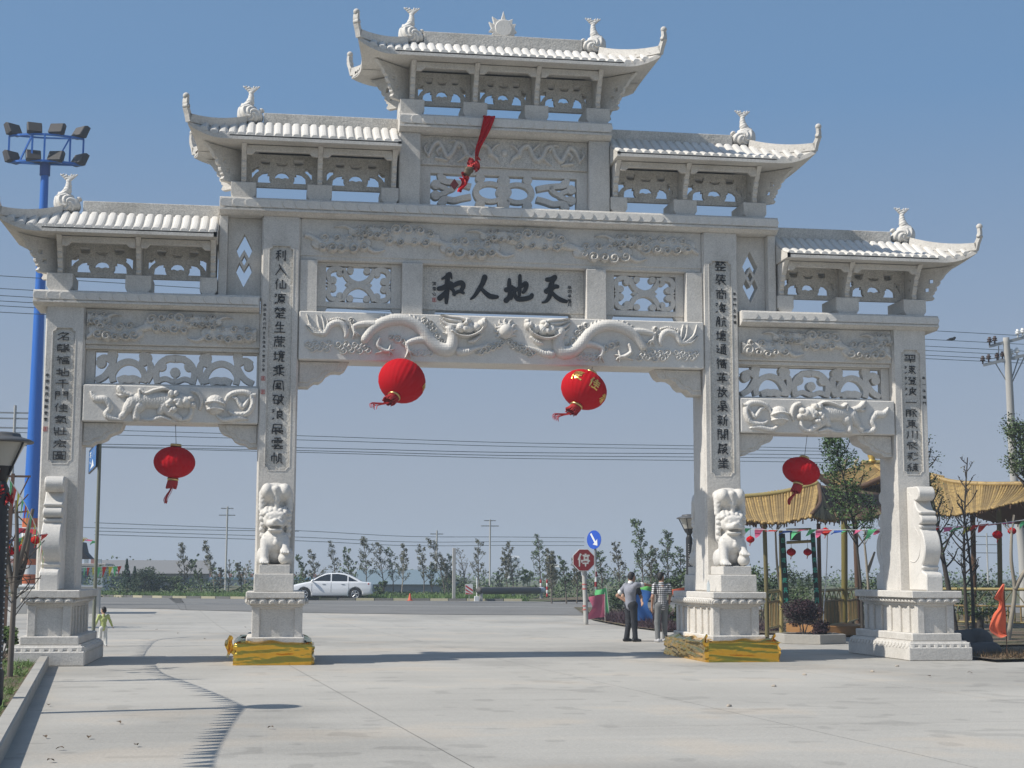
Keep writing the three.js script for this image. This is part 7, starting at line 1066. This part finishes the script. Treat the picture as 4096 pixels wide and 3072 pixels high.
{
  const t = thing('planter', 'low grey hexagonal concrete planter between the right pedestals', 'planter', null, [8.85, 0, -6.5]), hex = (r, s = 1) => Array.from({ length: 6 }, (_, i) => [Math.cos(i * Math.PI / 3 + 0.45) * r, Math.sin(i * Math.PI / 3 + 0.45) * r]);
  mesh('planter_wall', plate(hex(0.9), 0, 0.24, [hex(0.78)], 0.012).applyMatrix4(new THREE.Matrix4().makeRotationX(-Math.PI / 2)), CONC, t); mesh('soil', flat(hex(0.79), 0.17), SOIL, t);
  tree('red_bush', 'dark purple red leaved bush growing in the hexagonal planter', 'shrub', null, { x: 8.72, z: -6.6, y: 0.2, h: 1.12, kind: 'bush', w: 0.62, n: 6500, leaf: 0.06, m: LEAF.red, bark: BARKD, r: 0.03 });
  const s = thing('stone_slab', 'grey rock slab lying beside the right outer pedestal', 'rock', null, [9.9, 0, 0.2]); mesh('slab', blob([[-0.3, 0.25, -0.2, 0.3, 0.3, -0.5, 0.28, 0.26], [-0.2, 0.1, 0.4, 0.5, 0.12, 0.1, 0.2, 0.2], [0.45, 0.3, -0.4, 0.3, 0.28, 0.3]], 0.04), mat(0.07, 0.07, 0.072, 0.95), s);
  const r = thing('low_wall', 'low grey stone kerb wall under the pavilion rail', 'wall', null, [12.6, 0, -12.6]); mesh('wall', cbox(-0.4, 1.6, 0, 0.27, -0.3, 0.3), CONC, r);
}

// ---------------------------------------------------------------- trees and shrubs
const ORD = ['first', 'second', 'third', 'fourth', 'fifth', 'sixth', 'seventh', 'eighth', 'ninth', 'tenth', 'eleventh', 'twelfth', 'thirteenth', 'fourteenth', 'fifteenth', 'sixteenth', 'seventeenth', 'eighteenth', 'nineteenth', 'twentieth', 'twenty-first', 'twenty-second', 'twenty-third', 'twenty-fourth', 'twenty-fifth', 'twenty-sixth', 'twenty-seventh', 'twenty-eighth'];
const FT = (x, z, h, lean, kind, label, o = {}) => tree('roadside_tree', label, 'tree', 'young trees along the far side of the road', { x, z, h, lean, kind: 'slim', y: 0.25, ...o });
[[-2.57, 2.83, -0.48, 340], [-1.81, 2.83, -0.37, 330], [-0.74, 3.67, -0.29, 260], [0.38, 3.06, -0.45, 420], [1.18, 3.71, -0.24, 460], [2.43, 3.22, -0.49, 320], [2.92, 3.07, -0.37, 260], [3.34, 3.3, 0.11, 420], [4.71, 3.15, -0.3, 340], [5.27, 2.16, 0.06, 260], [6.03, 3.84, -1.03, 420], [6.3, 2.62, -0.44, 260], [6.6, 2.7, -0.36, 220], [8.16, 3.24, -0.11, 330], [7.36, 3.16, -0.49, 30], [9.48, 1.64, -0.11, 160], [9.86, 2.94, -0.22, 420], [10.32, 3.51, -0.38, 420], [11.98, 3.66, -0.23, 460], [12.36, 3.09, -0.15, 380], [12.55, 2.64, -0.02, 320], [-9.84, 3.2, -0.31, 420], [-8.77, 2.37, -0.73, 360], [-7.94, 3.53, -0.73, 480], [-7.76, 1.78, 0.05, 200], [-6.37, 2.25, -0.35, 340], [-7.23, 2.37, 0.07, 6], [-6.19, 2.26, 0.31, 16]].sort((a, b) => a[0] - b[0]).forEach(([x, h, lean, n], i) => FT(x, -65.2 + x * 0.17 + rr(-0.5, 0.5), h * rr(0.95, 1.12), lean, 'slim', `${n < 40 ? 'nearly bare' : h > 3.3 ? 'tall' : h < 2.3 ? 'small' : 'thin'} wind bent young tree beyond the far kerb, ${ORD[i]} from the left`, { n: n * 1.9, leaf: 0.12, w: rr(0.45, 0.75), m: [LEAF.olive, LEAF.mid, LEAF.olive][i % 3], bark: i % 4 === 2 ? BARKP : BARK, r: 0.045, br: 16 }));
[[13.24, -42.6, 4.3, -0.3, 900], [14.59, -42.4, 3.7, -0.1, 700], [12.16, -42.8, 3.05, -0.22, 420], [11.32, -42.9, 2.65, -0.13, 420], [10.3, -44, 2.3, -0.1, 420], [9.64, -43.2, 2.3, -0.24, 380], [8.93, -43.3, 2.35, -0.08, 320], [14.0, -43.5, 2.9, 0.1, 420], [15.3, -43, 2.8, 0.0, 420], [13.6, -41.5, 2.0, 0.1, 380]].sort((a, b) => a[0] / a[1] - b[0] / b[1]).reverse().forEach(([x, z, h, lean, n], i) => tree('roadside_tree', `slender green leaved young tree behind the road signs and men, ${ORD[i]} from the left`, 'tree', 'young trees behind the road signs', { x, z, y: 0.3, h, lean, n: n * 1.4, leaf: 0.12, w: 0.5, m: n > 600 ? LEAF.mid : [LEAF.olive, LEAF.mid][i % 2], r: 0.045, br: 18 }));
for (const [x, z, h, l] of [[-13.42, -67.2, 2.4, 'tall narrow dark green conifer in the left arch'], [-13.0, -68, 1.95, 'smaller conifer just right of the tall one in the left arch']]) tree('conifer', l, 'tree', null, { x, z, h, y: 0.2, kind: 'cyp', n: 1500, w: 0.5, leaf: 0.14, m: LEAF.blue });
tree('round_tree', 'dark green dense round tree in the left arch', 'tree', null, { x: -12.0, z: -67, y: 0.2, h: 2.35, kind: 'round', n: 4200, w: 1.25, leaf: 0.13, m: LEAF.dark, r: 0.1 });
tree('round_tree', 'lower bushy tree right of the dense round tree in the left arch', 'tree', null, { x: -10.55, z: -67.5, y: 0.2, h: 1.75, kind: 'round', n: 2000, w: 0.75, leaf: 0.13, m: LEAF.mid, r: 0.06 });
[[1.58, -56.6, 1.75, 0.42, 900, 'small leafy green bush right of the white car'], [11.07, -63.4, 2.5, 0.5, 1200, 'bushy green young tree left of the stop sign'], [6.9, -68, 2.0, 1.2, 1600, 'dense dark shrub clump behind the barrier'], [-3.6, -70, 1.2, 1.3, 1100, 'low hedge left of the white car']].forEach(([x, z, h, w, n, l]) => tree('shrub', l, 'shrub', null, { x, z, y: 0.25, h, kind: 'bush', w, n, leaf: 0.13, m: LEAF.mid }));
{ // palm-like clump beside the car
  const t = thing('cycad', 'spiky dark cycad clump on the verge right of the white car', 'shrub', null, [2.45, 0.25, -54.6]), L = []; for (let i = 0; i < 46; i++) { const a = rr(0, 6.283), l = rr(0.6, 1.05), up = rr(0.25, 1.1); for (let j = 1; j < 16; j++) { const s = j / 15; L.push([Math.cos(a) * l * s, 0.1 + l * (up * s - 0.55 * s * s), Math.sin(a) * l * s, 0.2 * (1.1 - s * 0.6), 0.25]); } } const o = new THREE.Mesh(leaves(L), LEAF.dark); o.name = 'fronds'; o.castShadow = o.receiveShadow = true; t.add(o); mesh('trunk', bar([0, 0, 0], [0, 0.2, 0], 0.12, 8), BARKD, t);
}
for (const [x, z, s, l] of [[12.8, -10, 0.9, 'spiky palm shrub right of the right outer buttress stone'], [15.0, -9.8, 1.0, 'spiky palm shrub behind the orange flag'], [9.9, -16, 0.9, 'spiky palm shrub seen through the pavilion'], [14.4, -18, 1.2, 'spiky palm shrub at the back of the pavilion']]) {
  const t = thing('palm_shrub', l, 'shrub', null, [x, 0.1, z]), L = []; for (let i = 0; i < 30; i++) { const a = rr(0, 6.283), l2 = rr(0.7, 1.1) * s, up = rr(0.5, 1.4); for (let j = 1; j < 14; j++) { const q = j / 13; L.push([Math.cos(a) * l2 * q * 0.8, 0.4 * s + l2 * (up * q - 0.45 * q * q), Math.sin(a) * l2 * q * 0.8, 0.2, 0.2]); } } const o = new THREE.Mesh(leaves(L), LEAF.mid); o.name = 'fronds'; o.castShadow = o.receiveShadow = true; t.add(o); mesh('trunk', bar([0, 0, 0], [0, 0.5 * s, 0], 0.1, 8), BARKD, t);
}
[[9.0, -18.5, 2.2, 0.9, LEAF.mid], [10.8, -17.5, 2.5, 0.7, LEAF.mid], [12.0, -20, 2.0, 1.0, LEAF.dark], [13.6, -22, 2.1, 1.2, LEAF.mid], [16.5, -21, 2.0, 1.3, LEAF.dark], [18.5, -18, 2.0, 1.3, LEAF.mid], [15.0, -25, 2.2, 1.4, LEAF.dark], [7.9, -15.5, 1.1, 0.6, LEAF.mid], [8.4, -25, 1.6, 0.9, LEAF.dark]].sort((a, b) => (a[0] + 4.6) / (31 - a[1]) - (b[0] + 4.6) / (31 - b[1])).forEach(([x, z, h, w, m], i) => tree('background_shrub', `leafy green shrub behind the bamboo pavilion, ${ORD[i]} from the left`, 'shrub', 'green shrubs behind the bamboo pavilion', { x, z, y: 0.1, h, kind: 'bush', w, n: 1700, leaf: 0.11, m }));
// sparse trees round the pavilion
tree('feathery_tree', 'young tree with feathery green leaves in front of the pavilion roof', 'tree', null, { x: 10.15, z: -6.3, y: 0, h: 5.5, lean: -0.75, n: 3400, leaf: 0.085, w: 0.62, m: leafMat(0.10, 0.19, 0.05), bark: BARKD, r: 0.045, from: 0.45, br: 30 });
tree('dark_tree', 'dark sparse tree close against the right edge of the right outer pillar', 'tree', null, { x: 12.1, z: -5.0, y: 0, h: 5.6, lean: -0.75, n: 1500, leaf: 0.07, w: 0.42, m: LEAF.dark, bark: BARKD, r: 0.075, from: 0.35, br: 34 });
tree('bare_tree', 'thin nearly bare tree right of the dark sparse tree', 'tree', null, { x: 12.35, z: -4.96, y: 0, h: 4.8, lean: 0.1, n: 60, leaf: 0.06, w: 0.36, m: LEAF.olive, bark: BARKD, r: 0.05, from: 0.3, br: 26 });
tree('dark_tree', 'dark trunked young tree left of the torn orange flag', 'tree', null, { x: 11.35, z: -2.6, y: 0, h: 3.6, lean: -0.2, n: 40, leaf: 0.06, w: 0.25, m: LEAF.olive, bark: BARKD, r: 0.05, from: 0.5, br: 10 });
tree('leafy_tree', 'fuller green tree crown at the right edge below the utility pole', 'tree', null, { x: 16.9, z: -9.9, y: 0, h: 6.2, lean: -0.5, n: 3200, leaf: 0.09, w: 0.6, m: LEAF.mid, bark: BARKD, r: 0.09, from: 0.68, br: 30 });
for (const [l, pts, r] of [['pale forked trunk at the right edge behind the orange flag', [[[14.3, 0, -6.8], [14.42, 0.7, -6.75], [14.5, 1.35, -6.7], [14.38, 2.1, -6.6], [14.42, 2.8, -6.6]], [[14.5, 1.35, -6.7], [14.7, 1.75, -6.6], [15.0, 2.2, -6.5]]], 0.07], ['pale curved trunk left of the couplet boards in the pavilion', [[[9.8, 0, -11.6], [9.8, 1.0, -11.5], [9.66, 2.0, -11.4], [9.6, 2.9, -11.3]]], 0.05], ['pale forked trunk behind the right end of the pavilion', [[[13.05, 0, -13.2], [13.02, 1.3, -13], [12.9, 2.6, -12.9]], [[13.0, 1.8, -13], [13.25, 2.4, -13]]], 0.06]]) { const t = thing('pale_trunk', l, 'tree', null, pts[0][0]); mesh('trunk', pts.map((p) => tube(p.map((q) => q.map((v, i) => v - pts[0][0][i])), (s) => r * (1 - 0.5 * s), 14, 8)), BARKP, t); const tw = []; for (let i = 0; i < 6; i++) { const e = pts[0][pts[0].length - 1].map((v, k) => v - pts[0][0][k]); tw.push(bar(e, [e[0] + rr(-0.3, 0.3), e[1] + rr(0.2, 0.6), e[2] + rr(-0.2, 0.2)], 0.012, 4)); } mesh('branch', tw, BARKP, t); }
// left edge
tree('leafy_shrub', 'bright green leafy bush left of the left outer pedestal', 'shrub', null, { x: -9.62, z: 0.6, y: 0.08, h: 1.05, kind: 'bush', w: 0.36, n: 1500, leaf: 0.09, m: LEAF.fresh, r: 0.025 });
tree('dark_shrub', 'dark shrub behind the small red lanterns at the left edge', 'shrub', null, { x: -10.6, z: -1.6, y: 0.08, h: 2.3, kind: 'bush', w: 0.75, n: 2600, leaf: 0.09, m: LEAF.dark, r: 0.04 });
{ const t = thing('pruned_tree', 'bare pruned tree with cut limbs left of the left outer pillar', 'tree', null, [-8.62, 0.08, 5.9]), b = [[[0, 0, 0], [0.02, 1.2, 0.05], [0.04, 2.0, 0.1], [0.0, 2.75, 0.1]], [[0.03, 1.6, 0.05], [0.16, 2.1, 0.1], [0.26, 2.62, 0.1]], [[0.03, 1.4, 0.05], [0.14, 1.7, 0], [0.22, 2.25, 0]], [[0.02, 1.3, 0.05], [-0.12, 1.9, 0], [-0.14, 2.55, 0]]]; mesh('trunk', b.map((p) => tube(p, (s) => 0.048 * (1 - 0.45 * s), 14, 8)), BARK, t); const tw = []; for (let i = 0; i < 16; i++) { const y = rr(0.9, 1.9); tw.push(tube([[0.03, y, 0.05], [rr(-0.25, 0.35), y + rr(0.1, 0.4), rr(-0.2, 0.2)], [rr(-0.4, 0.5), y + rr(0.3, 0.8), rr(-0.3, 0.3)]], 0.008, 6, 4)); } mesh('branch', tw, BARKD, t).userData.kind = 'stuff'; }
{ const t = thing('round_shrub_crown', 'dark distant tree crown beside the lattice pylon', 'tree', null, [-13.4, 0, -19]), L = []; for (let i = 0; i < 1400; i++) { const u = rr(-1, 1), a = rr(0, 6.28), q = Math.pow(rnd(), 0.4); L.push([Math.cos(a) * q * 0.7, 3.2 + u * 0.9 * q + (i % 3) * 0.2, Math.sin(a) * q * 0.7, 0.13]); } const o = new THREE.Mesh(leaves(L), LEAF.dark); o.name = 'crown'; o.castShadow = true; t.add(o); mesh('trunk', bar([0, 0, 0], [0, 3, 0], 0.08), BARKD, t); }
// bits lying on the drive
const LITTER = [[[-6.55, 16.6], 'leaf'], [[-6.6, 15.6], 'leaf'], [[-6.9, 14.5], 'leaf'], [[-6.45, 14.6], 'leaf'], [[-6.3, 13.0], 'leaf'], [[-5.9, 15.4], 'leaf'], [[-4.6, 13.8], 'leaf'], [[-7.4, 10.5], 'leaf'], [[1.25, 11.6], 'stone'], [[5.9, 4.9], 'stone'], [[7.0, 3.4], 'stone'], [[4.4, 5.6], 'stone'], [[6.3, 6.4], 'leaf'], [[7.4, 5.6], 'leaf'], [[3.0, 8.2], 'stone'], [[-7.2, -14], 'leaf'], [[-6.3, -10], 'leaf'], [[-8.0, -17], 'leaf'], [[-5.4, -19], 'leaf']];
LITTER.forEach(([[x, z], k]) => { if (k === 'leaf') { const t = thing('dry_leaf', 'dry brown leaf lying on the concrete drive', 'leaf', 'dry leaves scattered on the drive', [x, 0.012, z], rr(0, 6)); mesh('blade', grid(5, 6, (u, v) => [(u - 0.5) * 0.05 * Math.sin(v * 3.1) + 0.005, 0.008 + 0.015 * Math.abs(u - 0.5) + 0.012 * Math.sin(v * 4), (v - 0.5) * 0.085]), mat(0.11, 0.075, 0.045, 0.9), t); } else { const t = thing('pebble', 'small pale stone chip lying on the concrete drive', 'pebble', 'stone chips scattered on the drive', [x, 0.0, z], rr(0, 6)); mesh('stone', blob([[0, 0.012, 0, 0.028, 0.013, 0.015, 0.017, 0.012], [-0.012, 0.009, 0.006, 0.02, 0.012, 0.016]], 0.006), mat(0.38, 0.33, 0.27, 0.9), t); } });
{ const t = thing('bird', 'tiny dark bird sitting on a power line left of the utility pole', 'bird', null, [20.6, 10.55, -23]); mesh('body', blob([[-0.1, 0, 0, 0.06, 0.03, 0, 0.05, 0.055], [0.09, 0.07, 0, 0.04, 0.04, 0.04], [0.12, 0.07, 0, 0.16, 0.06, 0, 0.015, 0.006], [-0.1, 0, 0, -0.24, -0.03, 0, 0.03, 0.015]], 0.014), BLACK, t); }

{ // hazy belt of trees and hedges far behind the road
  const L = []; for (let i = 0; i < 15000; i++) { const z = rr(-112, -150), x = -4.6 + (rr(-0.36, 0.62)) * (31 - z), q = vnoise(x * 0.22 + 40, z * 0.3, 256) * 0.7 + vnoise(x * 0.9, 7, 256) * 0.5; L.push([x, 0.25 + Math.pow(rnd(), 0.8) * 3.4 * Math.max(0.12, q - 0.15), z, rr(0.2, 0.42), 0.7]); }
  for (let i = 0; i < 14000; i++) { const x = rr(-16, 19), z = -61.5 + x * 0.17 - 9 * rnd(), q = vnoise(x * 0.55 + 11, 3, 256); L.push([x, 0.25 + Math.pow(rnd(), 1.2) * 2.3 * Math.max(0.16, q - 0.12), z, rr(0.1, 0.2), 0.6]); }
  const o = new THREE.Mesh(leaves(L), LEAF.mid); o.name = numbered('tree_belt'); o.userData.kind = 'stuff'; tag(o, 'hazy low belt of trees and hedges far behind the road', 'trees'); o.castShadow = o.receiveShadow = true; scene.add(o);
}
renderer.render(scene, camera);
